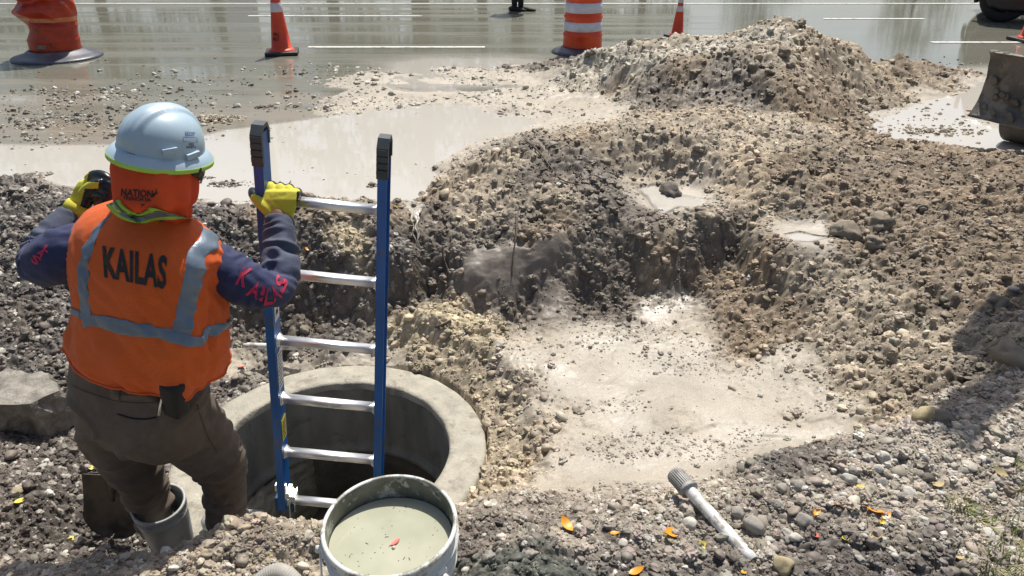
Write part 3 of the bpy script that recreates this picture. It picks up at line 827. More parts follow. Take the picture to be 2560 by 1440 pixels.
def channel(sx, z0, z1, name='rail'):
    # C channel: web on the inner side, flanges pointing outwards
    mb = MB(); dep, fl, th = 0.074, 0.030, 0.0045
    prof = [(-1 * 0, -dep / 2), (fl, -dep / 2), (fl, -dep / 2 + th), (th, -dep / 2 + th), (th, dep / 2 - th), (fl, dep / 2 - th), (fl, dep / 2), (0, dep / 2)]
    vs_ = []
    for z in (z0, z1):
        for (a, b) in prof: vs_.append(LP(sx * (Hs - fl / 2 + a), b, z))
    n = len(prof)
    fs_ = [(i, (i + 1) % n, n + (i + 1) % n, n + i) for i in range(n)]
    # end caps as three quads each
    for o_ in (0, n):
        fs_ += [(o_ + 0, o_ + 1, o_ + 2, o_ + 3), (o_ + 0, o_ + 3, o_ + 4, o_ + 7), (o_ + 4, o_ + 5, o_ + 6, o_ + 7)]
    if sx < 0: fs_ = [tuple(reversed(f)) for f in fs_]
    mb.add(vs_, fs_)
    return mb.build(name, M_BLUE, lad, smooth=False)
channel(-1, -0.02, Ltop); channel(1, -0.02, Ltop)
# rungs
def rung_z(py):
    lo, hi = -0.3, 2.0
    for _ in range(50):
        m = (lo + hi) / 2; q = LP(0, 0, m) - CAM
        yy = 720 - FPX * q.dot(UP) / q.dot(FW)
        if yy > py: lo = m
        else: hi = m
    return (lo + hi) / 2
for k, py in enumerate((511, 694, 862, 1007, 1139, 1258)):
    z = rung_z(py); n = 20
    prof = []
    for i in range(n):
        a = 2 * math.pi * i / n
        prof.append((0.019 * math.copysign(abs(math.cos(a)) ** 0.55, math.cos(a)), 0.015 * math.copysign(abs(math.sin(a)) ** 0.8, math.sin(a))))
    vs_ = []; xs_ = (-Hs + 0.013, Hs - 0.013)
    for x in xs_:
        for (a, b) in prof: vs_.append(LP(x, a, z + b))
    fs_ = [(i, (i + 1) % n, n + (i + 1) % n, n + i) for i in range(n)] + [tuple(reversed(range(n))), tuple(range(n, 2 * n))]
    rg = mk('rung', vs_, fs_, M_ALU, lad)
    # swaged collars at both ends
    for sx in (-1, 1):
        mb = MB()
        for (x0, x1, sc) in ((0, .004, 1.45), (.004, .010, 1.25)):
            vs_ = []
            for x in (x0, x1):
                for (a, b) in prof: vs_.append(LP(sx * (Hs - 0.0155 - x), a * sc, z + b * sc))
            mb.add(vs_, fs_)
        mb.build('collar', M_ALU, rg)
# end caps
for sx, T in ((-1, LT), (1, RTp)):
    mb = MB(); c = sx * Hs; th = 0.006
    D, Wd = 0.080, 0.036
    prof = [(-D / 2, -0.10), (-D / 2 - .002, 0.0), (-D / 4, 0.026), (D / 4, 0.026), (D / 2, 0.0), (D / 2, -0.05)]
    inn = [(-D / 2 + .012, -0.09), (-D / 2 + .012, -0.002), (-D / 4 + .004, 0.014), (D / 4 - .004, 0.014), (D / 2 - .012, -0.006), (D / 2 - .012, -0.045)]
    vs_ = []
    for x in (-Wd / 2, Wd / 2):
        for (a, b) in prof + inn: vs_.append(LP(c + x, a, Ltop + b))
    n = 6; N2 = 12; fs_ = []
    for i in range(n - 1):
        fs_ += [(i, i + 1, N2 + i + 1, N2 + i), (n + i + 1, n + i, N2 + n + i, N2 + n + i + 1), (i + 1, i, n + i, n + i + 1), (N2 + i, N2 + i + 1, N2 + n + i + 1, N2 + n + i)]
    fs_ += [(0, N2, N2 + n, n), (5, 11, N2 + 11, N2 + 5)]
    mb.add(vs_, fs_)
    for k in range(4):
        mb.box(LP(c, -D / 2 - 0.002, Ltop - 0.012 - k * 0.022), (Wd, 0.006, 0.017), LM, 0.002)
    mb.build('end_cap', surf('grey_plastic', (0.035, 0.045, 0.05), (0.06, 0.07, 0.075), 12, 0.5), lad, smooth=False)
# locks and brackets at the bottom
for sx in (-1, 1):
    mb = MB(); x = sx * (Hs + 0.0)
    i_ = -sx
    mb.box(LP(x + i_ * .030, -.030, .085), (.016, .055, .03), LM, .002)
    mb.box(LP(x + i_ * .022, -.045, .10), (.006, .012, .075), LM, .001)
    mb.box(LP(x + i_ * .044, -.025, .060), (.026, .045, .030), LM, .002)
    mb.box(LP(x + i_ * .032, -.01, .0), (.004, .06, .12), LM, .001)
    for zz in (.045, .0):
        mb.box(LP(x + i_ * .050, -.01, zz), (.004, .05, .045), LM, .001)
    mb.box(LP(x - i_ * .022, -.02, .095), (.008, .02, .03), LM, .001)
    mb.build('rung_lock', M_ALU, lad, smooth=False)
    mb = MB()
    mb.box(LP(x - i_ * .018, .0, .0), (.030, .060, .075), LM, .006)
    mb.tube([LP(x + i_ * .036, -.022, -.01), LP(x + i_ * .046, -.022, -.01)], .022, 18)
    mb.build('foot_pad', surf('blue_black_plastic', (0.015, 0.05, 0.12), (0.02, 0.07, 0.16), 8, 0.5), lad)
def plate(name, zc, hgt, wd, mat, yoff=0.0, parent=lad, xx=None):
    x = (-(Hs - 0.015) + 0.0015) if xx is None else xx
    vs_ = [LP(x, yoff - wd / 2, zc - hgt / 2), LP(x, yoff + wd / 2, zc - hgt / 2), LP(x, yoff + wd / 2, zc + hgt / 2), LP(x, yoff - wd / 2, zc + hgt / 2)]
    vs2 = [v + lx * 0.0006 for v in vs_]
    return mk(name, vs_ + vs2, [(3, 2, 1, 0), (4, 5, 6, 7), (0, 1, 5, 4), (1, 2, 6, 5), (2, 3, 7, 6), (3, 0, 4, 7)], mat, parent, smooth=False)
M_STW = surf('worn_sticker', (0.45, 0.47, 0.48), (0.62, 0.63, 0.62), 30, 0.4, bmp=0.05, dirt=0.5, dscale=20)
M_STY = flat('yellow_sticker', (0.75, 0.62, 0.03), 0.4)
M_INK = flat('black_ink', (0.012, 0.012, 0.012), 0.6)
zz = rung_z(1080)
st = plate('warning_label', zz, 0.105, 0.05, M_STY)
for k in range(6):
    plate('print_line', zz + 0.036 - k * 0.014, 0.005, 0.034 if k % 2 else 0.026, M_INK, parent=st, xx=-(Hs - 0.015) + 0.0026)
st = plate('instruction_label', rung_z(935), 0.17, 0.056, M_STW)
for k in range(9):
    plate('print_line', rung_z(935) + 0.07 - k * 0.017, 0.003, 0.04, M_INK, parent=st, xx=-(Hs - 0.015) + 0.0026)
st = plate('instruction_label', rung_z(785), 0.085, 0.05, M_STW)
plate('print_line', rung_z(790), 0.02, 0.02, M_INK, parent=st, xx=-(Hs - 0.015) + 0.0026)

# ------------------------------------------------------------------ bucket of muddy water
BD = 1.70
bc = P(974, 1306, BD)
BT = Matrix.Rotation(R(3.5), 3, 'X')
RB_ = 0.1515
bot_c = bc + BT @ Vector((0, 0, -0.365))
bk = empty('bucket', bot_c, 'white plastic bucket smeared with mud and full of murky water, in front of the manhole', 'bucket')
M_BKT = surf('muddy_white_plastic', (0.55, 0.56, 0.52), (0.68, 0.69, 0.65), 6, 0.35, bmp=0.1, bscale=60, dirt=0.85, dcol=(0.17, 0.155, 0.115), dscale=18, dthr=0.51, rough2=0.55)
M_BKI = surf('mud_stained_plastic', (0.075, 0.078, 0.058), (0.20, 0.195, 0.15), 11, 0.5, bmp=0.4, bscale=60, bdist=0.003, dirt=0.9, dcol=(0.50, 0.50, 0.44), dscale=26, dthr=0.53)
prof = [(0.128, -.365), (0.131, -.362), (0.136, -0.2), (0.1415, -0.115), (0.1475, -0.113), (0.1475, -0.106), (0.1425, -0.104), (0.1428, -0.082), (0.1495, -0.080), (0.1495, -0.073), (0.1435, -0.071),
        (0.144, -0.048), (0.153, -0.046), (0.1535, -0.041), (0.146, -0.039), (0.1465, -0.022), (0.1465, -0.012), (RB_, -0.011), (RB_ + .0005, -0.004), (RB_ - .002, 0.0), (RB_ - .0085, 0.0), (RB_ - .0095, -0.003)]
v, f = lathe(prof, bc, 96, BT); mk('shell', v, f, M_BKT, bk)
prof = [(RB_ - .0095, -0.003), (0.1415, -0.03), (0.140, -0.08), (0.134, -0.2), (0.126, -0.355), (0.01, -0.357)]
v, f = lathe(prof, bc, 96, BT); mk('inner_wall', v, f, M_BKI, bk)
# ears and wire handle folded down
for sx in (-1, 1):
    a = R(-38 if sx > 0 else 188)
    dirv = Vector((math.cos(a), math.sin(a), 0))
    c = bc + BT @ (dirv * 0.151 + Vector((0, 0, -0.060)))
    t = Matrix.Rotation(a, 3, 'Z')
    mb = MB(); mb.box(c, (.014, .03, .038), BT @ t, .005)
    mb.tube([c, c + BT @ (dirv * 0.018)], .009, 12)
    mb.build('ear', M_BKT, bk)
pts = []
for i in range(25):
    a = R(188 + (322 - 188) * i / 24)
    s_ = math.sin(math.pi * i / 24)
    r = 0.160 + 0.012 * s_
    pts.append(bc + BT @ Vector((math.cos(a) * r, math.sin(a) * r, -0.066 - 0.165 * s_)))
mb = MB(); mb.tube(pts, 0.0024, 8); mb.build('handle', M_ALU, bk)
# contents
wz = bc.z - 0.054
m_, nt_, b_ = mat_new('bucket_water')
_, f_ = noise_fac(nt_, 9, 3, 0.5, 0.3, 0.7)
nt_.links.new(mixc(nt_, f_, (0.33, 0.335, 0.245), (0.42, 0.42, 0.325)), b_.inputs['Base Color'])
b_.inputs['Roughness'].default_value = 0.05; b_.inputs['IOR'].default_value = 1.33
V_ = []; F_ = []
nr_, na_ = 12, 72
wc = Vector((bc.x, bc.y, wz)); wo = BT @ Vector((0, 0, -0.05))
for j in range(nr_ + 1):
    for k in range(na_):
        a = 2 * math.pi * k / na_; r = 0.1395 * j / nr_
        V_.append(wc + Vector((math.cos(a) * r, math.sin(a) * r, 0.0012 * math.sin(a * 3) * (j == nr_))))
for j in range(nr_):
    for k in range(na_): F_.append((j * na_ + k, j * na_ + (k + 1) % na_, (j + 1) * na_ + (k + 1) % na_, (j + 1) * na_ + k))
wt = mk('bucket_water', V_, F_, m_); recenter(wt)
tag(wt, 'murky grey-green water filling the white bucket', 'water')
def flake(name, c, L, Wd, ang, mat, curl=0.2, parent=None, tilt=(0, 0), thick=0.0006, n=9):
    """a small leaf: pointed outline, mid fold and curl, real thickness"""
    V_ = []; F_ = []
    for i in range(n):
        t = i / (n - 1); x = (t - 0.5) * L
        hw_ = Wd / 2 * math.sin(math.pi * t ** 0.85) ** 0.8 + 0.0005
        z = curl * L * ((t - 0.5) ** 2) * 2
        V_ += [(x, -hw_, z + 0.25 * hw_), (x, 0, z), (x, hw_, z + 0.25 * hw_)]
    for i in range(n - 1):
        for k in range(2): F_.append((i * 3 + k, (i + 1) * 3 + k, (i + 1) * 3 + k + 1, i * 3 + k + 1))
    m0 = len(V_)
    V_ += [(x, y, z + thick) for x, y, z in V_]
    F_ += [tuple(reversed([m0 + q for q in f])) for f in F_]
    # stalk
    v2, f2 = tube([(-L / 2, 0, curl * L * 0.5), (-L * 0.68, 0.1 * Wd, curl * L * 0.5 + 0.002)], 0.0008, 5)
    b0 = len(V_); V_ += [tuple(q) for q in v2]; F_ += [tuple(b0 + q for q in f) for f in f2]
    M = Matrix.Rotation(ang, 3, 'Z') @ Matrix.Rotation(tilt[0], 3, 'Y') @ Matrix.Rotation(tilt[1], 3, 'X')
    o = mk(name, [Vector(c) + M @ Vector(q) for q in V_], F_, mat, parent)
    return recenter(o) if parent is None else o
lf = flake('leaf', Vector((P(985, 1356, 1.70).x, G(985, 1356, wz).y, wz + 0.001)), .026, .013, R(50), flat('pink_red', (0.60, 0.13, 0.10), 0.5), 0.05)
tag(lf, 'small pink-red leaf floating in the bucket', 'leaf')
def pebble(name, c, s, mat, seed=0, sub=2, flatn=0.7, parent=None, rot=None, lump=0.16):
    bm = bmesh.new(); bmesh.ops.create_icosphere(bm, subdivisions=sub, radius=1)
    rnd = random.Random(seed); ox = rnd.random() * 50
    sx, sy = 0.75 + rnd.random() * 0.5, 0.7 + rnd.random() * 0.4
    rz = Matrix.Rotation(rnd.random() * 6.28, 3, 'Z') @ Matrix.Rotation((rnd.random() - .5) * 0.7, 3, 'X')
    planes = [Vector((rnd.gauss(0, 1), rnd.gauss(0, 1), rnd.gauss(0, 1))).normalized() for _ in range(6)]
    for v in bm.verts:
        q = v.co.copy()
        for p_ in planes:
            d = q.dot(p_) - 0.72
            if d > 0: q -= p_ * d * 0.85
        k = float(fbm(np.array([q.x * 1.8 + ox]), np.array([q.y * 1.8 + q.z * 1.5]), 3, seed % 97)[0])
        k2_ = float(fbm(np.array([q.x * 4.2 + ox + q.z * 3]), np.array([q.y * 4.2 - q.z * 3.5]), 2, seed % 89)[0])
        q *= 1 + lump * k + lump * 0.45 * k2_
        q = rz @ Vector((q.x * sx, q.y * sy, q.z * flatn))
        v.co = Vector(c) + q * s
    vs_ = [v.co.copy() for v in bm.verts]; bm.verts.index_update()
    fs_ = [[v.index for v in f.verts] for f in bm.faces]; bm.free()
    o = mk(name, vs_, fs_, mat, parent)
    return recenter(o) if parent is None else o
M_WST = surf('white_limestone', (0.48, 0.45, 0.39), (0.68, 0.65, 0.58), 40, 0.85, bmp=0.6, bscale=200, bdist=0.004, dirt=0.5, dcol=(0.28, 0.245, 0.2), dscale=25, coat=0)
pb = pebble('pebble', Vector((P(983, 1370, 1.70).x, G(983, 1370, wz).y, wz + .001)), 0.007, M_WST, 4, 1)
tag(pb, 'tiny white pebble floating beside the pink leaf in the bucket', 'pebble')
M_TWIG = surf('twig_bark', (0.05, 0.037, 0.026), (0.12, 0.09, 0.065), 60, 0.8, bmp=0.4, bscale=300, bdist=0.002)
mb = MB()
rnd = random.Random(3)
for k in range(46):
    a = rnd.random() * 6.28; r = 0.125 * math.sqrt(rnd.random()); L_ = rnd.choice([.001, .001, .0015, .002, .002, .003, .008]); an = rnd.random() * 3.14
    c = wc + Vector((math.cos(a) * r, math.sin(a) * r, .0006)); d_ = Vector((math.cos(an), math.sin(an), 0)) * L_ / 2
    mb.tube([c - d_, c + d_], 0.0004 + 0.0004 * rnd.random(), 5)
o = mb.build('floating_debris', M_TWIG); recenter(o); tag(o, 'specks of dirt and plant bits floating on the bucket water', kind='stuff')
# ------------------------------------------------------------------ traffic drums and cones
ORG = (0.80, 0.085, 0.012)
M_ORG = surf('orange_plastic', (0.62, 0.050, 0.010), (0.78, 0.080, 0.012), 6, 0.42, bmp=0.08, bscale=60, dirt=0.5, dcol=(0.20, 0.06, 0.03), dscale=9, dthr=0.62)
M_WHT = surf('white_sheeting', (0.52, 0.54, 0.60), (0.66, 0.68, 0.74), 12, 0.35, bmp=0.1, bscale=140, dirt=0.5, dcol=(0.22, 0.2, 0.19), dscale=14, dthr=0.63)
M_BASE = surf('tyre_rubber', (0.05, 0.055, 0.07), (0.11, 0.115, 0.135), 5, 0.30, bmp=0.2, bscale=60, dirt=0.3, dscale=10, rough2=0.5)
p = G(145, 143, 0); S = 0.285
dr = empty('traffic_drum', (p.x, p.y, 0), 'badly crushed orange traffic drum on a wide grey tyre base at the left', 'traffic drum')
V_, F_ = [], []
nz, na = 60, 72
def drumr(z):
    r = 0.262 + 0.012 * min(1, z / 0.1)
    return r
for i in range(nz + 1):
    z = 0.05 + 0.95 * i / nz
    for k in range(na):
        a = 2 * math.pi * k / na
        r = drumr(z)
        # mouldings
        if abs(z - 0.20) < 0.012 or abs(z - 0.34) < 0.012 : r += 0.006
        # crushed: crumple towards one side above 0.3 m
        x = math.cos(a); y = math.sin(a)
        cr = max(0.0, min(1.0, (z - 0.22) / 0.35))
        k1 = float(fbm(np.array([x * 1.6 + z * 3]), np.array([y * 1.6 + z * 4.5]), 2, 71)[0])
        k2 = abs(float(fbm(np.array([x * 2.5 + 9]), np.array([y * 2.1 + z * 9]), 2, 72)[0]))
        r *= 1 + cr * (0.30 * k1 + 0.10) - 0.16 * cr * k2
        bow = -0.10 * math.exp(-((z - 0.33) / 0.09) ** 2) * max(0, -x - 0.2) + 0.11 * math.exp(-((z - 0.50) / 0.08) ** 2) * max(0, -x)
        r += bow - 0.12 * math.exp(-((z - 0.62 - 0.05 * x) / 0.05) ** 2) * max(0, -y) - 0.07 * math.exp(-((z - 0.42 + 0.04 * x) / 0.035) ** 2) * max(0, -y)
        V_.append((p.x + x * r * 1.02, p.y + y * r * 0.8, z))
for i in range(nz):
    for k in range(na): F_.append((i * na + k, i * na + (k + 1) % na, (i + 1) * na + (k + 1) % na, (i + 1) * na + k))
F_.append(tuple(nz * na + k for k in range(na)))
fm = []
for f in F_:
    z = sum(V_[q][2] for q in f) / len(f)
    fm.append(1 if (0.40 < z < 0.45) or (0.66 < z < 0.78) else 0)
M_FADE = surf('scuffed_sheeting', (0.62, 0.16, 0.05), (0.66, 0.40, 0.22), 4, 0.35, bmp=0.1, dirt=0.6, dcol=(0.5, 0.07, 0.02), dscale=5, dthr=0.5)
mk('body', V_, F_, None, dr, mats=[surf('grimy_orange', (0.34, 0.025, 0.008), (0.56, 0.05, 0.010), 5, 0.38, bmp=0.1, dirt=0.7, dcol=(0.14, 0.03, 0.02), dscale=6, dthr=0.56), M_FADE], fmat=fm)
mb = MB(); mb.lathe([(.475, .0), (.478, .012), (.455, .028), (.40, .040), (.335, .058), (.30, .085), (.278, .095), (.262, .085), (.25, .03)], (p.x, p.y, 0.0), 72)
mb.build('tyre_base', M_BASE, dr)
lb = mk('number_label', [], [], None)
bpy.data.objects.remove(lb)

def font_mesh(text, extr=0.0, bold=0.0, cuts=2):
    """letters as a flat triangulated mesh scaled into the unit square"""
    cu = bpy.data.curves.new('txt', 'FONT'); cu.body = text; cu.offset = bold; cu.resolution_u = 3; cu.space_character = 1.05
    o = bpy.data.objects.new('txt', cu); COL.objects.link(o)
    dg = bpy.context.evaluated_depsgraph_get(); dg.update()
    me = bpy.data.meshes.new_from_object(o.evaluated_get(dg))
    bpy.data.objects.remove(o); bpy.data.curves.remove(cu)
    bm = bmesh.new(); bm.from_mesh(me); bpy.data.meshes.remove(me)
    bmesh.ops.remove_doubles(bm, verts=bm.verts[:], dist=1e-5)
    bmesh.ops.triangulate(bm, faces=bm.faces[:])
    for _ in range(cuts):
        ed = [e for e in bm.edges if e.calc_length() > 0.12]
        if ed:
            bmesh.ops.subdivide_edges(bm, edges=ed, cuts=1)
            bmesh.ops.triangulate(bm, faces=bm.faces[:])
    xs_ = [v.co.x for v in bm.verts]; ys_ = [v.co.y for v in bm.verts]
    x0, x1, y0, y1 = min(xs_), max(xs_), min(ys_), max(ys_)
    bm.verts.index_update()
    uv = [((v.co.x - x0) / (x1 - x0), (v.co.y - y0) / (y1 - y0)) for v in bm.verts]
    fs_ = [[v.index for v in f.verts] for f in bm.faces]
    bm.free()
    return uv, fs_

def quadmap(q, u, v):
    """q = four pixel corners bottom-left, bottom-right, top-right, top-left"""
    a = np.array(q, float)
    b = a[0] * (1 - u) * (1 - v) + a[1] * u * (1 - v) + a[2] * u * v + a[3] * (1 - u) * v
    return b
def bvh_of(objs):
    vs_ = []; fs_ = []
    for o in objs:
        M = world_of(o); b = len(vs_)
        vs_ += [M @ v.co for v in o.data.vertices]
        fs_ += [[b + i for i in p.vertices] for p in o.data.polygons]
    return BVHTree.FromPolygons(vs_, fs_)
def cast(bvh, px, py):
    px = float(px); py = float(py)
    r = (FW + (px - 1280) / FPX * RT + (720 - py) / FPX * UP).normalized()
    h = bvh.ray_cast(CAM, r)
    if h[0] is None: return None
    n = h[1] if h[1].dot(r) < 0 else -h[1]
    return h[0], n
def decal(name, uvfs, quad, bvh, mat, parent, off=0.0025):
    uv, fs_ = uvfs; vs_ = []; ok = []
    for (u, v) in uv:
        px, py = quadmap(quad, u, v); h = cast(bvh, px, py)
        ok.append(h is not None); vs_.append((h[0] + h[1] * off) if h else Vector((0, 0, 0)))
    # drop triangles that missed or jumped across a fold
    out = []
    for f in fs_:
        if all(ok[i] for i in f) and max((vs_[f[i]] - vs_[f[i - 1]]).length for i in range(len(f))) < 0.12: out.append(f)
    used = sorted({i for f in out for i in f}); mp = {i: k for k, i in enumerate(used)}
    if not out: return None
    return mk(name, [vs_[i] for i in used], [[mp[i] for i in f] for f in out], mat, parent)
def grid_uv(nu, nv):
    uv = [(i / nu, j / nv) for j in range(nv + 1) for i in range(nu + 1)]
    fs_ = [(j * (nu + 1) + i, j * (nu + 1) + i + 1, (j + 1) * (nu + 1) + i + 1, (j + 1) * (nu + 1) + i) for j in range(nv) for i in range(nu)]
    return uv, fs_
bv = bvh_of([o for o in dr.children if o.name.startswith('body')])
pl_ = decal('number_label', grid_uv(4, 2), [(95, 121), (114, 123), (115, 116), (96, 114)], bv, flat('label_grey', (0.33, 0.34, 0.33), 0.5), dr, 0.006)
decal('print', font_mesh('4-1107', bold=0.01, cuts=0), [(96, 120), (113, 122), (114, 117), (97, 115)], bv, M_INK, dr, 0.008)

def drum(px, py, label):
    q = G(px, py, 0)
    e = empty('traffic_drum', (q.x, q.y, 0), label, 'traffic drum')
    r0, r1 = 0.232, 0.196
    prof = []; bands = []
    def rad(z): return r0 + (r1 - r0) * z
    zs = [0.03, 0.10, 0.19, 0.20, 0.215, 0.225, 0.235]
    step = [(0.19, 0.235), (0.30, 0.40), (0.43, 0.47), (0.545, 0.64), (0.67, 0.71), (0.80, .88)]
    prof = [(rad(.03), .03), (rad(.1), .1), (rad(.19), .19), (rad(.20) + .008, .20), (rad(.215) + .008, .215), (rad(.23) - .004, .23), (rad(.38) - .004, .38), (rad(.40) + .008, .40), (rad(.415) + .008, .415), (rad(.43) - .004, .43),
            (rad(.60) - .004, .60), (rad(.615) + .008, .615), (rad(.63) + .008, .63), (rad(.65) - .004, .65), (rad(.82), .82), (rad(.84) + .008, .84), (rad(.86), .86), (rad(.95), .95), (rad(.97) - .02, .97), (.02, .975)]
    mb = MB(); mb.lathe(prof, (q.x, q.y, 0), 64); mb.build('body', M_ORG, e)
    for (z0, z1) in ((0.255, 0.355), (0.455, 0.565), (0.68, 0.79)):
        mb = MB(); mb.lathe([(rad(z0) - .002, z0), (rad(z0) - .0002, z0 + .001), (rad(z1) - .0002, z1 - .001), (rad(z1) - .002, z1)], (q.x, q.y, 0), 64)
        mb.build('reflective_band', M_WHT, e)
    mb = MB(); mb.lathe([(.36, 0), (.362, .012), (.33, .035), (.26, .06), (.24, .075), (.225, .06), (.22, .03)], (q.x, q.y, 0), 64); mb.build('tyre_base', M_BASE, e)
    mb = MB(); mb.tube([(q.x - .09, q.y, .97), (q.x - .09, q.y, 1.03), (q.x + .09, q.y, 1.03), (q.x + .09, q.y, .97)], .014, 10); mb.build('handle', M_ORG, e)
    return e
drum(1455, 130, 'upright orange traffic drum with white bands behind the left end of the spoil heap')

M_CBASE = surf('cone_base_rubber', (0.014, 0.014, 0.013), (0.03, 0.03, 0.028), 9, 0.55, bmp=0.2)
M_CORG = surf('cone_orange', (0.56, 0.045, 0.014), (0.72, 0.07, 0.018), 8, 0.5, bmp=0.06, dirt=0.85, dcol=(0.10, 0.02, 0.015), dscale=16, dthr=0.60)
M_CWHT = surf('cone_sheeting', (0.50, 0.47, 0.50), (0.64, 0.61, 0.64), 10, 0.4, bmp=0.06, dirt=0.9, dcol=(0.12, 0.09, 0.09), dscale=22, dthr=0.60)
def cone(px, py, label, lean=0.0, rz=0.0, scale=1.0):
    q = G(px, py, 0)
    e = empty('traffic_cone', (q.x, q.y, 0), label, 'traffic cone')
    S = scale
    Mr = Matrix.Rotation(lean, 3, 'Y'); Mz = Matrix.Rotation(rz, 3, 'Z')
    mb = MB(); mb.box((q.x, q.y, .02 * S), (.37 * S, .37 * S, .04 * S), Mz, .012); mb.build('base', M_CBASE, e)
    c = Vector((q.x, q.y, .038 * S))
    def rr_(z): return (0.118 - 0.098 * z / 0.86) * S
    mb = MB(); mb.lathe([(.15 * S, -.002), (.148 * S, .010 * S), (.122 * S, .028 * S)] + [(rr_(z) , z * S) for z in (.03, .2, .4, .6, .8, .86)] + [(.008 * S, .865 * S)], c, 48, Mr)
    mb.build('body', M_CORG, e)
    for (z0, z1) in ((0.43, 0.53), (0.585, 0.735)):
        mb = MB(); mb.lathe([(rr_(z0) + .0005, z0 * S), (rr_(z0) + .002, (z0 + .002) * S), (rr_(z1) + .002, (z1 - .002) * S), (rr_(z1) + .0005, z1 * S)], c, 48, Mr)
        mb.build('reflective_band', M_CWHT, e)
    return e
c1 = cone(706, 134, 'scuffed orange traffic cone standing alone on the wet road behind the ladder', rz=R(12))
bv = bvh_of([o for o in c1.children if o.name.startswith('body')])
decal('print', font_mesh('MAL', bold=0.02, cuts=0), [(684, 90), (699, 92), (698, 82), (685, 80)], bv, M_INK, c1, 0.003)
decal('print', font_mesh('MOT', bold=0.02, cuts=0), [(683, 102), (699, 104), (698, 94), (684, 92)], bv, M_INK, c1, 0.003)
cone(1692, 92, 'orange and white traffic cone half hidden behind the top of the spoil heap', lean=R(1.5), rz=R(30), scale=0.68)
cone(2572, 103, 'orange traffic cone cut off by the right edge of the picture, above the blade', rz=R(5))

# ------------------------------------------------------------------ white pipe, slab, shovel, hose
def pipe_obj(name, a, b, r, mat, label, cap=True, coupling=None):
    e = empty(name, tuple((a + b) / 2), label, 'pipe')
    d = (b - a).normalized()
    M = d.to_track_quat('Z', 'Y').to_matrix()
    L_ = (b - a).length
    def lt(nm, prof, m):
        v, f = lathe(prof, a, 40, M); return mk(nm, v, f, m, e)
    lt('tube', [(r - .004, 0.0), (r - .0005, 0.0), (r, .001)] + [(r * (1 + 0.012 * math.sin(k)), L_ * k / 12) for k in range(1, 12)] + [(r, L_ - .001), (r - .004, L_), (r - .004, L_ - .3)], mat)
    if coupling:
        l_ = coupling
        pr = [(r - .002, -.004), (r + .006, -.004), (r + .0085, .0), (r + .0085, l_ - .012), (r + .011, l_ - .010), (r + .011, l_), (r + .001, l_ + .001)]
        lt('coupling', pr, surf('grey_coupling', (0.20, 0.195, 0.18), (0.42, 0.41, 0.38), 14, 0.6, bmp=0.3, bscale=90, dirt=0.8, dcol=(0.10, 0.085, 0.07), dscale=18, dthr=0.52))
        mb = MB()
        for k in range(26):
            t = 2 * math.pi * k / 26
            c = a + M @ Vector((math.cos(t) * (r + .0085), math.sin(t) * (r + .0085), l_ * 0.42))
            mb.box(c, (.003, .003, l_ * .72), M @ Matrix.Rotation(t, 3, 'Z'), .001)
        mb.build('ribs', surf('grey_rib', (0.24, 0.235, 0.22), (0.40, 0.39, 0.36), 14, 0.6, dirt=0.8, dcol=(0.12, 0.10, 0.08), dscale=18), e)
        lt('end_disc', [(r - .002, -.002), (r * .5, .0), (.001, .0)], surf('mud_plug', (0.16, 0.14, 0.11), (0.26, 0.23, 0.19), 9, 0.8))
    return e
M_PVC = surf('white_pvc', (0.62, 0.605, 0.56), (0.80, 0.785, 0.74), 6, 0.42, bmp=0.1, dirt=0.75, dcol=(0.25, 0.21, 0.165), dscale=24, dthr=0.50, stretch=(1, 1, 1))
qa = onT(1690, 1200) ; qb = onT(1865, 1378)
a_ = P(1687, 1185, 2.42); b_ = P(1868, 1382, 1.90)
b_ = Vector((b_.x, b_.y, H(b_.x, b_.y) + 0.015)); 
za = max(H(a_.x, a_.y), -0.2) + 0.05
a_ = G(1687, 1185, 0.02)
pipe_obj('pvc_pipe', a_, G(1884, 1404, -0.012), 0.0185, M_PVC, 'dirty white plastic pipe with a ribbed grey coupling, lying on the near gravel bank', coupling=0.075)
a_ = G(618, 864, -0.40); b2 = G(1010, 872, -0.41); b2 = G(760, 868, -0.41)
pipe_obj('pvc_pipe', a_, b2, 0.016, M_PVC, 'thin white plastic pipe sticking out of the dirt behind the left ladder rail')

# broken concrete slab at left
M_SLAB = surf('broken_concrete', (0.13, 0.115, 0.092), (0.32, 0.295, 0.25), 14, 0.5, bmp=1.0, bscale=55, bdist=0.010, dirt=0.8, dcol=(0.15, 0.13, 0.11), dscale=6, rough2=0.8)
sl_top = [G(a, b, -0.27) for a, b in ((-260, 935), (20, 925), (105, 928), (128, 950), (150, 975), (75, 1010), (0, 1012), (-120, 1050), (-330, 1060))]
bm = bmesh.new()
tv = [bm.verts.new(v) for v in sl_top]
ft = bm.faces.new(tv)
r_ = bmesh.ops.extrude_face_region(bm, geom=[ft])
for g in r_['geom']:
    if isinstance(g, bmesh.types.BMVert): g.co += Vector((0.015, 0.03, -0.19))
bmesh.ops.recalc_face_normals(bm, faces=bm.faces[:])
bmesh.ops.triangulate(bm, faces=bm.faces[:])
for _ in range(4):
    ed = [e for e in bm.edges if e.calc_length() > 0.035]
    if ed:
        bmesh.ops.subdivide_edges(bm, edges=ed, cuts=1); bmesh.ops.triangulate(bm, faces=bm.faces[:])
bm.normal_update()
for v in bm.verts:
    top_ = v.co.z > -0.275
    q = v.co
    k = float(fbm(np.array([q.x * 12]), np.array([q.y * 12 + q.z * 17]), 4, 44)[0])
    amp = 0.010 if top_ and all(abs(f.normal.z) > .8 for f in v.link_faces) else 0.036
    v.co = q + v.normal * k * amp
bm.verts.index_update()
o = mk('concrete_slab', [v.co.copy() for v in bm.verts], [[v.index for v in f.verts] for f in bm.faces], M_SLAB, smooth=False); bm.free(); recenter(o)
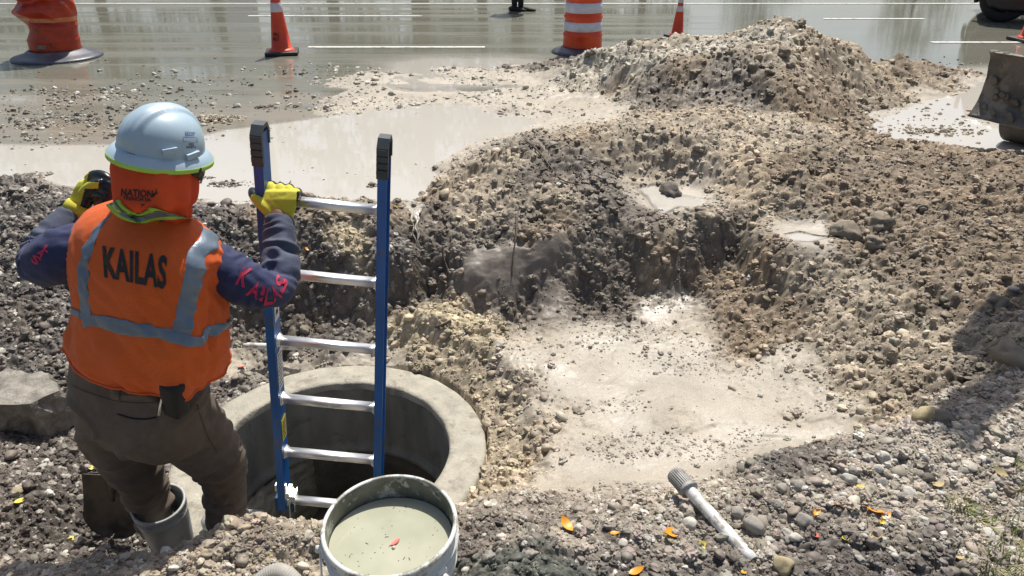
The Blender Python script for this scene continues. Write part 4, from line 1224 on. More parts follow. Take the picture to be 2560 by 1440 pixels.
tag(o, 'broken slab of old concrete lying at the left behind the worker', 'concrete slab')

# ------------------------------------------------------------------ shovel in the worker's left hand
M_WOOD = surf('worn_wood', (0.14, 0.055, 0.028), (0.24, 0.10, 0.05), 5, 0.5, bmp=0.2, bscale=60, stretch=(6, 6, 0.5))
M_STEEL = surf('dark_steel', (0.055, 0.05, 0.046), (0.13, 0.115, 0.10), 9, 0.42, metal=0.6, bmp=0.3, bscale=70, dirt=0.7, dcol=(0.10, 0.08, 0.06), dscale=9, dthr=0.5, rough2=0.6)
hA = P(247, 486, 2.40); hB = P(280, 1190, 2.86)
sd = (hB - hA).normalized()
sh = empty('shovel', tuple(hB), 'long wooden shovel with dark steel blade, upright at the left of the worker', 'shovel')
mb = MB(); mb.tube([hA + sd * 0.0, hA + sd * .05, (hA + hB) / 2, hB], [.0165, .0165, .0165, .0175], 20); mb.build('handle', M_WOOD, sh)
mb = MB(); mb.tube([hB - sd * .17, hB - sd * .03, hB + sd * .02, hB + sd * .12], [.0185, .0205, .019, .006], 16); mb.build('socket', M_STEEL, sh)
side = (P(340, 1225, 2.86) - P(230, 1212, 2.86)).normalized()
side = (side - sd * side.dot(sd)).normalized(); nrm = sd.cross(side)
V_ = []; F_ = []
nu, nv = 22, 26
for j in range(nv + 1):
    t = j / nv
    wd_ = 0.108 if t < 0.62 else 0.108 * math.sqrt(max(0, 1 - ((t - 0.62) / 0.38) ** 2)) + 0.004
    wd_ *= (0.97 + 0.06 * t)
    for i in range(nu + 1):
        s_ = i / nu * 2 - 1
        x = s_ * wd_
        rib = 0.016 * math.exp(-(x / 0.018) ** 2) * (1 - t) ** 1.2
        z = 0.030 * (s_ * s_) + 0.045 * (t - 0.35) ** 2 + (-rib)
        sl = 0.012 * abs(s_) ** 3 * (t < 0.05)
        V_.append(hB + sd * (0.012 + t * 0.27 - sl + .02 * abs(s_) * (1 - t) * .0) + side * x - nrm * (0.02 - z))
for j in range(nv):
    for i in range(nu): F_.append((j * (nu + 1) + i, j * (nu + 1) + i + 1, (j + 1) * (nu + 1) + i + 1, (j + 1) * (nu + 1) + i))
n0 = len(V_); V_ += [v + nrm * 0.0025 for v in V_]; F_ += [tuple(reversed([n0 + q for q in f])) for f in F_]
rimv = [i for i in range(nu + 1)]
for i in range(nu): F_.append((i + 1, i, n0 + i, n0 + i + 1))
for j in range(nv):
    a0 = j * (nu + 1); a1 = (j + 1) * (nu + 1)
    F_.append((a0, a1, n0 + a1, n0 + a0)); F_.append((a1 + nu, a0 + nu, n0 + a0 + nu, n0 + a1 + nu))
mk('blade', V_, F_, M_STEEL, sh)
mb = MB()
for s_ in (-1, 1):
    mb.tube([hB + sd * .014 + side * s_ * .022 - nrm * .02, hB + sd * .010 + side * s_ * .06 - nrm * .016, hB + sd * .012 + side * s_ * .104 + nrm * .006], .0045, 8)
mb.build('foot_step', M_STEEL, sh)

# ribbed grey hose end at the bottom edge
q0 = G(640, 1447, 0.025); q1 = G(740, 1447, 0.025)
pts = [q0 + (q1 - q0) * float(t) + Vector((0, 0.018 * math.sin(math.pi * t), -.02 + 0.020 * math.sin(math.pi * t))) for t in np.linspace(0, 1, 61).tolist()]
rad = [0.026 * (0.55 + 0.45 * math.sin(math.pi * (0.12 + 0.76 * t)) ** 0.5) * (1 + 0.045 * math.sin(i * 2.1)) for i, t in enumerate(np.linspace(0, 1, 61))]
mb = MB(); mb.tube(pts, rad, 20)
o = mb.build('ribbed_hose', surf('dusty_ribbed_rubber', (0.30, 0.285, 0.25), (0.42, 0.40, 0.36), 20, 0.8, bmp=0.3)); recenter(o)
tag(o, 'short dusty ribbed hose end at the bottom edge beside the bucket', 'hose')

# ------------------------------------------------------------------ trickle of water over the bank
pts = [G(1040, 528, .0), G(1040, 548, -.015), G(1042, 575, -.05), G(1046, 610, -.11), G(1048, 650, -.20), G(1052, 700, -.30), G(1062, 735, -.375), G(1072, 765, -.41)]
cs = catmull([(p.x, p.y, p.z) for p in pts], 8)
cs = [Vector(c) + Vector((0, -0.012 - 0.02 * math.sin(math.pi * i / len(cs)), 0.018)) for i, c in enumerate(cs)]
mm, nt_, b_ = mat_new('falling_water'); b_.inputs['Base Color'].default_value = (0.55, 0.50, 0.42, 1); b_.inputs['Roughness'].default_value = 0.08; b_.inputs['Alpha'].default_value = 0.8
h_, _ = noise_fac(nt_, 40, 3, 0.6, stretch=(2, 2, 0.4)); bump(nt_, b_, h_, 0.8, 0.01)
mb = MB()
n_ = len(cs)
for (dx, rs) in ((-.022, .6), (0.004, 1.0), (0.016, .5)):
    mb.tube([c + Vector((dx * (1 - i / n_) + .006 * math.sin(i * .7 + dx * 90), 0, 0)) for i, c in enumerate(cs)],
            [(max(.004, .030 * (1 - i / 14)) * rs if i < 14 else rs * (.0045 + .002 * math.sin(i * 1.3)), .006 * rs + .002) for i in range(n_)], 10, ref=(1, 0, 0))
o = mb.build('water_trickle', mm); recenter(o); tag(o, 'thin stream of muddy water falling from the puddle into the pit', 'water')

# ------------------------------------------------------------------ pedestrian on the far side of the road
M_SKIN2 = surf('dark_skin', (0.035, 0.02, 0.014), (0.05, 0.03, 0.02), 9, 0.5)
M_BLK = surf('black_cloth', (0.010, 0.010, 0.011), (0.018, 0.018, 0.02), 12, 0.85, bmp=0.2)
f1 = G(1283, 27, 0); f2 = G(1305, 27, 0)
ped = empty('person', tuple((f1 + f2) / 2), 'pedestrian in black leggings and flat black shoes crossing the wet road', 'person')
hip = (f1 + f2) / 2 + Vector((0.02, 0, 0.88))
mb = MB()
mb.tube([f1 + Vector((0.02, 0.02, .05)), f1 + Vector((.02, .01, .12)), f1 + Vector((.03, 0, .30)), f1 + Vector((.05, 0, .47)), f1 + Vector((.07, 0, .70)), hip], [.042, .046, .066, .062, .085, .10], 16)
mb.tube([f2 + Vector((-.02, 0, .05)), f2 + Vector((-.02, 0, .12)), f2 + Vector((-.03, 0, .30)), f2 + Vector((-.03, 0, .47)), f2 + Vector((-.03, 0, .70)), hip + Vector((.03, 0, 0))], [.042, .046, .066, .062, .085, .10], 16)
mb.tube([hip + Vector((0, 0, -.06)), hip + Vector((0, 0, .08)), hip + Vector((0, 0, .3)), hip + Vector((0, 0, .48)), hip + Vector((0, 0, .56)), hip + Vector((.01, 0, .62))], [(.12, .17), (.11, .16), (.10, .155), (.11, .18), (.07, .1), (.045, .05)], 20, ref=(0, 1, 0))
for s_ in (-1, 1):
    mb.tube([hip + Vector((s_ * .17, 0, .48)), hip + Vector((s_ * .21, .0, .22)), hip + Vector((s_ * .2, .08, -.02))], [.05, .04, .03], 12)
mb.build('body', M_BLK, ped)
mb = MB(); mb.lathe([(.001, .0), (.05, .02), (.078, .08), (.08, .14), (.06, .2), (.001, .225)], hip + Vector((.01, 0, .63)), 20); mb.build('head', M_SKIN2, ped)
def shoe(c, d_, parent, mat, L_=0.30):
    pts = [c + d_ * (t * L_ - 0.07) + Vector((0, 0, z)) for t, z in ((0, .03), (.15, .035), (.45, .032), (.75, .022), (1.0, .015))]
    mb = MB(); mb.tube(pts, [(.03, .035), (.042, .046), (.038, .048), (.028, .054), (.01, .028)], 14, ref=(0, 0, 1)); return mb.build('shoe', mat, parent)
for f_, dd in ((f1, Vector((.93, -.36, 0))), (f2, Vector((.96, -.27, 0)))):
    shoe(Vector((f_.x, f_.y, 0)), dd.normalized(), ped, surf('shoe_black', (0.008, 0.008, 0.008), (0.02, 0.02, 0.02), 20, 0.75))

# ------------------------------------------------------------------ black SUV
M_PAINT = surf('black_paint', (0.006, 0.008, 0.011), (0.009, 0.012, 0.016), 3, 0.32, bmp=0.0, coat=0.15)
M_TRIM = surf('black_trim', (0.010, 0.011, 0.012), (0.018, 0.019, 0.02), 12, 0.6, bmp=0.1)
M_GLASS = surf('dark_glass', (0.01, 0.012, 0.014), (0.015, 0.018, 0.02), 3, 0.05, bmp=0.0)
M_TYRE = surf('tyre', (0.008, 0.008, 0.008), (0.018, 0.018, 0.017), 20, 0.7, bmp=0.3)
M_RIM = surf('alloy', (0.25, 0.26, 0.27), (0.4, 0.4, 0.41), 8, 0.3, metal=0.9, bmp=0)
y0 = G(2497, 57, 0).y; xw = G(2500, 57, 0).x
suv = empty('parked_car', (xw + 1.4, y0 + 0.9, 0), 'black car passing at the far right, only its rear wheel and bumper in view', 'car')
prof = [(-.30, .36), (-.20, .20), (-.05, .15), (3.15, .13), (3.62, .2), (3.75, .42), (3.78, .72), (3.68, .90), (2.72, 1.02), (2.0, 1.46), (1.4, 1.60), (.3, 1.62), (-.1, 1.50), (-.28, 1.05), (-.36, .72)]
cx_ = xw
def carside(profile, ya_, yb__, mat, name, bev=0.05, parent=suv):
    bm = bmesh.new()
    vs_ = [bm.verts.new((cx_ + x, ya_, z)) for x, z in profile]
    f = bm.faces.new(vs_)
    r = bmesh.ops.extrude_face_region(bm, geom=[f])
    for g in r['geom']:
        if isinstance(g, bmesh.types.BMVert): g.co.y = yb__
    for v in bm.verts:       # tumblehome above the waist
        if v.co.z > 1.04:
            m_ = (ya_ + yb__) / 2; v.co.y = m_ + (v.co.y - m_) * (1 - 0.28 * (v.co.z - 1.04) / 0.55)
    bmesh.ops.recalc_face_normals(bm, faces=bm.faces[:])
    bmesh.ops.bevel(bm, geom=bm.edges[:], offset=bev, segments=3, profile=0.6, affect='EDGES', clamp_overlap=True)
    bm.verts.index_update()
    o = mk(name, [v.co.copy() for v in bm.verts], [[v.index for v in f.verts] for f in bm.faces], mat, parent); bm.free(); return o
carside(prof, y0, y0 + 1.82, M_PAINT, 'body')
for (xa, xb, nm) in ((-.02, .38, 'window'), (.46, 1.30, 'window'), (1.38, 2.05, 'window')):
    for yy in (y0, y0 + 1.82):
        s_ = 1 if yy == y0 else -1
        pts4 = [(xa, 1.06), (xb, 1.06), (xb - .02, 1.50 if xb < 1.5 else 1.34), (xa + .02, 1.50)]
        vs_ = []
        for o_ in (-.004, .012):
            for (x, z) in pts4: vs_.append((cx_ + x, yy + s_ * ((z - 1.04) / .55 * .28 * .91 + o_ - .004), z))
        mk('window', vs_, [(3, 2, 1, 0), (4, 5, 6, 7), (0, 1, 5, 4), (1, 2, 6, 5), (2, 3, 7, 6), (3, 0, 4, 7)], M_GLASS, suv, smooth=False)
mb = MB(); mb.box((cx_ + 1.55, y0 + .91, .15), (2.9, 1.70, .08), bev=.02); mb.build('sill_trim', M_TRIM, suv)
for x in (0.0, 2.78):
    for yy, s_ in ((y0 + .16, -1), (y0 + 1.66, 1)):
        c = Vector((cx_ + x, yy, .335)); Mx = Matrix.Rotation(R(90), 3, 'X')
        mb = MB(); mb.lathe([(.20, -.10), (.30, -.115), (.333, -.09), (.335, 0), (.333, .09), (.30, .115), (.20, .10)], c, 56, Mx)
        wh = mb.build('wheel', M_TYRE, suv)
        mb = MB(); mb.lathe([(.205, -.09 * 1), (.19, -.04), (.03, -.03)], c, 40, Mx); mb.lathe([(.205, .09), (.19, .04), (.03, .03)], c, 40, Mx)
        for k in range(5):
            a = 2 * math.pi * k / 5
            mb.box(c + Vector((math.cos(a) * .11, s_ * .085, math.sin(a) * .11)), (.19, .02, .045), Matrix.Rotation(-a, 3, 'Y'), .006)
        mb.build('rim', M_RIM, wh)
        mb = MB(); mb.tube([c + Vector((0, -s_ * .06 - .001, 0)) + Vector((math.cos(a) * .375, 0, math.sin(a) * .375)) for a in np.linspace(-.25, math.pi + .25, 20)], .03, 10)
        mb.build('wheel_arch', M_TRIM, suv)
M_RL = surf('red_lens', (0.25, 0.01, 0.01), (0.35, 0.015, 0.012), 5, 0.15, bmp=0)
for yy in (.28, 1.54):
    mb = MB(); mb.box((cx_ - .27, y0 + yy, 1.22), (.06, .2, .24), bev=.02); mb.build('tail_light', M_RL, suv)
lx_ = suv.location.copy(); off_ = Vector((lx_.x - xw, lx_.y - y0, 0)); suv.rotation_euler = (0, 0, R(-27)); off_.rotate(suv.rotation_euler); suv.location = Vector((xw, y0, 0)) + off_

# ------------------------------------------------------------------ small excavator with dozer blade
M_MBL = surf('muddy_steel', (0.085, 0.075, 0.062), (0.17, 0.15, 0.125), 3.2, 0.6, bmp=0.7, bscale=30, bdist=0.012, dirt=0.9, dcol=(0.25, 0.21, 0.165), dscale=4, dthr=0.56)
M_YEL = surf('machine_paint', (0.55, 0.33, 0.03), (0.62, 0.38, 0.04), 5, 0.4, bmp=0.1, dirt=0.8, dscale=4)
Aw = G(2418, 290, 0.25); Bw = G(2560, 322, 0.25)
bd = (Bw - Aw).normalized(); bn_ = Vector((bd.y, -bd.x, 0))
if bn_.x > 0: bn_ = -bn_                       # faces left, towards the heap
LBL = 1.55
ex = empty('excavator', tuple(Aw + bd * LBL / 2 - bn_ * 1.3 - Vector((0, 0, .25))), 'mud-caked excavator reaching in from the right edge with its dozer blade raised', 'excavator')
prof = [(0.0, 0.0), (-.05, .05), (-.085, .12), (-.10, .20), (-.10, .30), (-.085, .40), (-.06, .43)]
th = 0.03
def BP(n_, z, l): return Aw + bn_ * n_ + Vector((0, 0, z)) + bd * l
V_ = []; F_ = []
cols = 40; ring = [(a, b) for a, b in prof] + [(-.11, .435), (-.13, .42), (-.135, .30), (-.135, .20), (-.12, .12), (-.085, .05), (-.03, -.005)]
ring = [tuple(x) for x in catmull(ring + [ring[0]], 3)[:-1]]
rn = len(ring)
for i in range(cols + 1):
    for (a, b) in ring:
        k = float(fbm(np.array([i * .35]), np.array([a * 18 + b * 14]), 3, 15)[0])
        V_.append(BP(a + k * .012, b + k * .006, i / cols * LBL))
for i in range(cols):
    for k in range(rn): F_.append((i * rn + k, i * rn + (k + 1) % rn, (i + 1) * rn + (k + 1) % rn, (i + 1) * rn + k))
F_.append(tuple(reversed(range(rn)))); F_.append(tuple(cols * rn + k for k in range(rn)))
blade = mk('dozer_blade', V_, F_, M_MBL, ex)
# mud stuck to the blade face and its top edge
rnd = random.Random(8); mb = MB()
def blob(mb, c, s, seed):
    bm = bmesh.new(); bmesh.ops.create_icosphere(bm, subdivisions=2, radius=1)
    vs_ = []
    for v in bm.verts:
        q = v.co; k = float(fbm(np.array([q.x * 2 + seed]), np.array([q.y * 2 + q.z * 2.3]), 3, seed % 50)[0])
        vs_.append(Vector(c) + Vector((q.x * s[0], q.y * s[1], q.z * s[2])) * (1 + .35 * k))
    bm.verts.index_update(); mb.add(vs_, [[v.index for v in f.verts] for f in bm.faces]); bm.free()
for k in range(70):
    l = rnd.random() * LBL; 
    if k % 3 == 0: blob(mb, BP(-.085 - rnd.random() * .03, .432, l), (.018 + .02 * rnd.random(),) * 2 + (.012,), k)
    else:
        t = rnd.random() ** 1.6; z = .04 + .24 * t; n_ = float(np.interp(z, [b for a, b in prof], [a for a, b in prof]))
        blob(mb, BP(n_ - .004, z, l * (1 if k % 2 else .5)), (.012, .03 + .03 * rnd.random(), .02 + .02 * rnd.random()), k)
o = mb.build('caked_mud', surf('caked_mud_mat', (0.11, 0.095, 0.078), (0.20, 0.175, 0.14), 10, 0.85, bmp=0.5, bscale=60), ex); o['kind'] = 'stuff'
fwd = bn_; sidev = bd
tc = Aw + bd * LBL / 2 - bn_ * 1.22 - Vector((0, 0, .25))
M_TRK = surf('track_rubber', (0.03, 0.027, 0.024), (0.075, 0.065, 0.055), 7, 0.75, bmp=0.4, dirt=0.8, dcol=(0.18, 0.15, 0.12), dscale=8)
for s_ in (-1, 1):
    cc = tc + sidev * s_ * 0.60
    ring_ = []
    for k in range(48):
        a = 2 * math.pi * k / 48
        fx = 0.62 * (1 if math.cos(a) > 0 else -1) * min(1, abs(math.cos(a)) * 1.0 / max(abs(math.cos(a)), .3)) if abs(math.cos(a)) > .3 else 0.62 * math.cos(a) / .3
        ring_.append((fx + .20 * math.cos(a), .215 + .205 * math.sin(a)))
    V_ = []; F_ = []
    for (wd_, ins) in ((-.15, .015), (-.14, 0), (.14, 0), (.15, .015)):
        for (a, b) in ring_: V_.append(cc + fwd * a * (1 - ins) + sidev * wd_ + Vector((0, 0, .215 + (b - .215) * (1 - ins * 3))))
    for j in range(3):
        for k in range(48): F_.append((j * 48 + k, j * 48 + (k + 1) % 48, (j + 1) * 48 + (k + 1) % 48, (j + 1) * 48 + k))
    F_.append(tuple(reversed(range(48)))); F_.append(tuple(144 + k for k in range(48)))
    tr = mk('track', V_, F_, M_TRK, ex)
    mb = MB()
    Mf = Matrix((fwd, sidev, Vector((0, 0, 1)))).transposed()
    for k in range(48):
        a, b = ring_[k]; a2, b2 = ring_[(k + 1) % 48]
        an = math.atan2(b2 - b, a2 - a)
        mb.box(cc + fwd * a + Vector((0, 0, b)), (.03, .30, .028), Mf @ Matrix.Rotation(-an, 3, 'Y'), .004)
    mb.build('grousers', M_TRK, tr)
    mb = MB(); mb.tube([BP(-.12, .16, LBL / 2 + s_ * .45), tc + sidev * s_ * .42 + fwd * .3 + Vector((0, 0, .25))], .045, 12); mb.build('blade_arm', M_MBL, ex)
Mf = Matrix((fwd, sidev, Vector((0, 0, 1)))).transposed()
mb = MB(); mb.box(tc + Vector((0, 0, .36)), (.8, .85, .2), Mf, .04); mb.build('undercarriage', M_MBL, ex)
mb = MB(); mb.box(tc - fwd * .25 + Vector((0, 0, .80)), (1.35, 1.35, .62), Mf, .12); mb.build('house', M_YEL, ex)
mb = MB()
for (a, b) in ((-.45, -.5), (-.45, .5), (.42, -.5), (.42, .5)):
    mb.tube([tc - fwd * .25 + fwd * a * .9 + sidev * b + Vector((0, 0, 1.1)), tc - fwd * .25 + fwd * a * .8 + sidev * b * .95 + Vector((0, 0, 2.25))], .035, 10)
mb.box(tc - fwd * .25 + Vector((0, 0, 2.28)), (1.0, 1.1, .09), Mf, .03); mb.build('cab_frame', M_TRIM, ex)
# boom swung out towards the pit, stick folded up high
b0 = tc + fwd * .3 + Vector((0, 0, .95))
tgt = Vector((2.04, 3.54, 2.5))
mid = (b0 + tgt) / 2 + Vector((0, 0, .95))
hz_ = (tgt - b0); hz_.z = 0; hz_.normalize()
bcs = [Vector(c) for c in catmull([b0, (b0 + mid) / 2 + Vector((0, 0, .1)), mid, (mid + tgt) / 2 + Vector((0, 0, .1)), tgt], 5)]
mb = MB(); mb.tube(bcs, [(.15, .10)] * len(bcs), 8, ref=(0, 0, 1)); mb.build('boom', M_YEL, ex)
mb = MB(); e2 = tgt + hz_ * .05 + Vector((0, 0, -.05)); e3 = tgt - hz_ * .62 + Vector((0, 0, -.62)); e3.z = max(e3.z, 2.2)
mb.tube([tgt + hz_ * .2 + Vector((0, 0, .15)), tgt, e3], [(.10, .09), (.14, .10), (.09, .08)], 8); mb.build('stick', M_YEL, ex)
mb = MB()
V_ = []; F_ = []
for i, a in enumerate(np.linspace(R(-20), R(190), 16)):
    for j, yy in enumerate((-.28, .28)):
        V_.append(e3 + hz_ * (math.cos(a) * .26 - .1) + Vector((-hz_.y, hz_.x, 0)) * yy + Vector((0, 0, math.sin(a) * .26 + .02)))
for i in range(15): F_.append((2 * i, 2 * i + 1, 2 * i + 3, 2 * i + 2))
F_.append(tuple(range(0, 32, 2))); F_.append(tuple(range(31, 0, -2)))
mb.add(V_, F_); mb.build('digging_bucket', M_MBL, ex, smooth=False)

# ------------------------------------------------------------------ beyond the road: trees and poles, seen mirrored in the wet surface
M_BARK = surf('bark', (0.07, 0.055, 0.04), (0.14, 0.115, 0.085), 5, 0.9, bmp=0.6, bscale=25, bdist=0.02)
M_LEAF = surf('foliage', (0.035, 0.065, 0.014), (0.085, 0.13, 0.03), 1.2, 0.6, bmp=0)
def make_tree(seed, h=6.0, rad=2.4):
    rnd = random.Random(seed); nrnd = np.random.default_rng(seed)
    mb = MB(); T = []
    trunk = [Vector((0, 0, 0)), Vector((.05, 0, h * .2)), Vector((.0, .08, h * .4)), Vector((.1, .0, h * .62))]
    mb.tube(trunk, [.19, .15, .12, .07], 10)
    tips = []
    for k in range(9):
        a = rnd.random() * 6.28; z0 = h * (.22 + .35 * rnd.random()); d_ = Vector((math.cos(a), math.sin(a), 0))
        tip = Vector((0, 0, z0)) + d_ * rad * (.45 + .4 * rnd.random()) + Vector((0, 0, h * (.12 + .22 * rnd.random())))
        mb.tube([Vector((.03, .03, z0)), Vector((0, 0, z0)) + (tip - Vector((0, 0, z0))) * .5 + Vector((0, 0, .1)), tip], [.06, .04, .015], 7); tips.append(tip)
    tv, tf = mb.v, mb.f
    V_ = []; nC = 95
    cl = []
    for k in range(nC):
        t = nrnd.random(3); a = t[0] * 6.283; u = nrnd.random() ** .5
        z = h * (.20 + .78 * t[1]); prof_ = math.sin(math.pi * min(1, max(0.05, (t[1] * .85 + .12)))) ** .6
        cl.append((math.cos(a) * rad * u * prof_, math.sin(a) * rad * u * prof_, z, .28 + .45 * t[2]))
    for (x, y, z, r) in cl:
        n = 42
        d_ = nrnd.normal(size=(n, 3)); d_ /= np.linalg.norm(d_, axis=1)[:, None]; d_ *= (nrnd.random(n) ** .4 * r)[:, None]
        c = np.array([x, y, z]) + d_ * np.array([1.2, 1.2, .8])
        u = nrnd.normal(size=(n, 3)); u /= np.linalg.norm(u, axis=1)[:, None]
        w_ = np.cross(u, nrnd.normal(size=(n, 3))); w_ /= np.linalg.norm(w_, axis=1)[:, None]
        s = (.05 + .07 * nrnd.random(n))[:, None]
        V_.append(np.stack([c - u * s, c + w_ * s * .55, c + u * s, c - w_ * s * .55], 1).reshape(-1, 3))
    V_ = np.concatenate(V_)
    Fq = np.arange(len(V_)).reshape(-1, 4)
    return (tv, tf), npmesh('crown', V_, Fq, M_LEAF)
protos = []
for s_ in (1, 2, 3):
    (tv, tf), crown = make_tree(s_)
    tm = bpy.data.meshes.new('trunk'); tm.from_pydata([tuple(v) for v in tv], [], tf); tm.materials.append(M_BARK)
    protos.append((tm, crown))
spots = [(-19, 24, 1.1), (-15.5, 26, 1.25), (-12.2, 24, 1.0), (-9.9, 27, 1.1), (-5.6, 25, 1.2), (-3.4, 29, 1.3), (-0.9, 25, 1.05), (1.6, 28, 1.2), (4.2, 26, .8), (16.5, 33, .75), (-23, 27, 1.3), (21, 30, 1.0), (11.5, 38, .8)]
tree_lab = ['second from the far left end of the row', 'third from the far left end of the row', 'fourth from the left end of the row', 'just left of the added pale column', 'just right of the added pale column', 'left of and behind the utility pole',
            'first tree right of the utility pole', 'second tree right of the utility pole', 'last of the dense row before the gap', 'standing right of the wide gap', 'at the far left end of the row', 'at the far right end of the row', 'alone in the wide gap, furthest away']
for i, (x, y, s_) in enumerate(spots):
    e = empty('broadleaf_tree', (x, y, .1), '%s green broadleaf tree across the road, %s' % ('small' if s_ < .9 else 'large' if s_ > 1.15 else 'mid-sized', tree_lab[i]), 'tree', 'trees across the road', rz=i * 1.7)
    e.scale = (s_, s_, s_ * (0.9 + 0.2 * ((i * 7) % 3) / 2))
    tm, crown = protos[i % 3]
    for nm, mesh in (('trunk', tm), ('crown', crown)):
        o = bpy.data.objects.new(nm, mesh); COL.objects.link(o); o.parent = e
def pole(x, y, label, h=9.0, mat=M_BARK, r=.15):
    e = empty('utility_pole', (x, y, .1), label, 'utility pole')
    mb = MB(); mb.tube([(x, y, .1), (x, y, h * .5), (x, y, h)], [r, r * .85, r * .7], 14); mb.build('post', mat, e)
    mb = MB(); mb.box((x, y, h - .6), (2.2, .1, .12), bev=.01); mb.build('crossarm', mat, e)
pole(-2.45, 21.9, 'brown wooden utility pole across the road, mirrored in the puddle', r=.20)
# unseen pale column, added only to mirror a light stripe in the road
M_PALE = surf('pale_render', (0.62, 0.64, 0.66), (0.74, 0.76, 0.78), 2, 0.8, bmp=0.1)
sg = empty('added_column', (-7.45, 22.2, .1), 'unseen pale column added across the road to mirror a light stripe in the wet asphalt', 'sign')
mb = MB(); mb.box((-7.45, 22.2, 3.3), (.75, .4, 6.4), bev=.03); mb.build('column', M_PALE, sg)
mb = MB(); mb.box((-7.45, 22.2, .18), (1.1, .8, .16), bev=.02); mb.build('footing', M_CONC, sg)
# ------------------------------------------------------------------ the worker
def remesh(parts, voxel=0.007, smooth=2):
    """union of closed lofts grown into one continuous skin"""
    vs_ = []; fs_ = []
    for v, f in parts:
        b = len(vs_); vs_ += [tuple(q) for q in v]; fs_ += [tuple(b + i for i in g) for g in f]
    me = bpy.data.meshes.new('tmp'); me.from_pydata(vs_, [], fs_)
    o = bpy.data.objects.new('tmp', me); COL.objects.link(o)
    m = o.modifiers.new('r', 'REMESH'); m.mode = 'VOXEL'; m.voxel_size = voxel
    if smooth:
        s = o.modifiers.new('s', 'SMOOTH'); s.iterations = smooth; s.factor = 0.5
    dg = bpy.context.evaluated_depsgraph_get(); dg.update()
    me2 = bpy.data.meshes.new_from_object(o.evaluated_get(dg))
    n = len(me2.vertices)
    co = np.empty(n * 3); me2.vertices.foreach_get('co', co)
    no = np.empty(n * 3); me2.vertices.foreach_get('normal', no)
    fc = [tuple(p.vertices) for p in me2.polygons]
    bpy.data.objects.remove(o); bpy.data.meshes.remove(me); bpy.data.meshes.remove(me2)
    return co.reshape(-1, 3), no.reshape(-1, 3), fc
def n3(q, sx, sy, sz, oct=3, s=0):
    """cheap 3-d noise from two planar slices"""
    return 0.5 * (fbm(q[:, 0] * sx + q[:, 2] * sz * 0.7, q[:, 1] * sy + q[:, 2] * sz, oct, s) + fbm(q[:, 2] * sz + 3.1, (q[:, 0] * sx - q[:, 1] * sy) + 7.7, oct, s + 50))
def path(ctrl, n=7):
    """ctrl: (px, py, distance, radius in px); returns world points and radii"""
    A_ = []
    for (px, py, d, r) in ctrl:
        q = P(px, py, d); A_.append((q.x, q.y, q.z, r * d / FPX))
    c = catmull(A_, n)
    return [Vector(k[:3].tolist()) for k in c], [float(k[3]) for k in c]
def loft(sections, n=56, close=True):
    """sections: centre, right vector, back-to-front vector, half sizes, exponent"""
    V_ = []; F_ = []
    for (c, u, v, a, b, e) in sections:
        for k in range(n):
            t = 2 * math.pi * k / n
            ct, st_ = math.cos(t), math.sin(t)
            V_.append(Vector(c) + u * (a * math.copysign(abs(ct) ** (2 / e), ct)) + v * (b * math.copysign(abs(st_) ** (2 / e), st_)))
    for i in range(len(sections) - 1):
        for k in range(n): F_.append((i * n + k, i * n + (k + 1) % n, (i + 1) * n + (k + 1) % n, (i + 1) * n + k))
    if close:
        F_.append(tuple(reversed(range(n)))); F_.append(tuple((len(sections) - 1) * n + k for k in range(n)))
    return V_, F_

feet = Vector((-1.12, 1.98, -0.62))
per = empty('person', tuple(feet), 'worker seen from behind in orange vest, orange hood and pale hard hat, holding the ladder', 'person')

YAW = R(24)                                    # the torso is turned towards the ladder
tu = Vector((math.cos(YAW), -math.sin(YAW), 0)); tv_ = Vector((math.sin(YAW), math.cos(YAW), 0))
def tors(rows, scale=1.0, dep=1.0, n=5):
    """rows: (py, left px, right px, distance, roll px of right end, half depth, exponent)"""
    A_ = []
    for (py, l, r, d, roll, b, e) in rows:
        c = P((l + r) / 2, py, d)
        a = (r - l) / 2 * d / FPX
        a = math.sqrt(max(0.0004, a * a - (b * math.sin(YAW)) ** 2)) / math.cos(YAW)
        A_.append((c.x, c.y, c.z, a * scale, b * scale * dep, e, roll * d / FPX / max(a, .05)))
    C_ = catmull(A_, n)
    out = []
    for k in C_:
        k = k.tolist()
        u = (tu + Vector((0, 0, -k[6] / 2))).normalized()
        out.append((Vector(k[:3]), u, tv_, k[3], k[4], k[5]))
    return out
VROWS = [(893, 174, 560, 2.25, 52, .150, 2.3), (868, 168, 566, 2.235, 46, .155, 2.4), (830, 176, 568, 2.215, 42, .150, 2.4), (780, 185, 566, 2.19, 38, .145, 2.5), (700, 183, 556, 2.17, 40, .145, 2.6), (640, 178, 556, 2.15, 48, .145, 2.6),
         (595, 186, 553, 2.13, 56, .135, 2.4), (565, 202, 530, 2.115, 50, .115, 2.2), (543, 232, 492, 2.105, 36, .09, 2.1), (525, 268, 455, 2.10, 22, .072, 2.0), (505, 296, 430, 2.09, 10, .06, 2.0)]
vsec = tors(VROWS, n=9)
NV = 150
Vv, Vf = loft(vsec, NV, close=False)
co = np.array([tuple(v) for v in Vv])
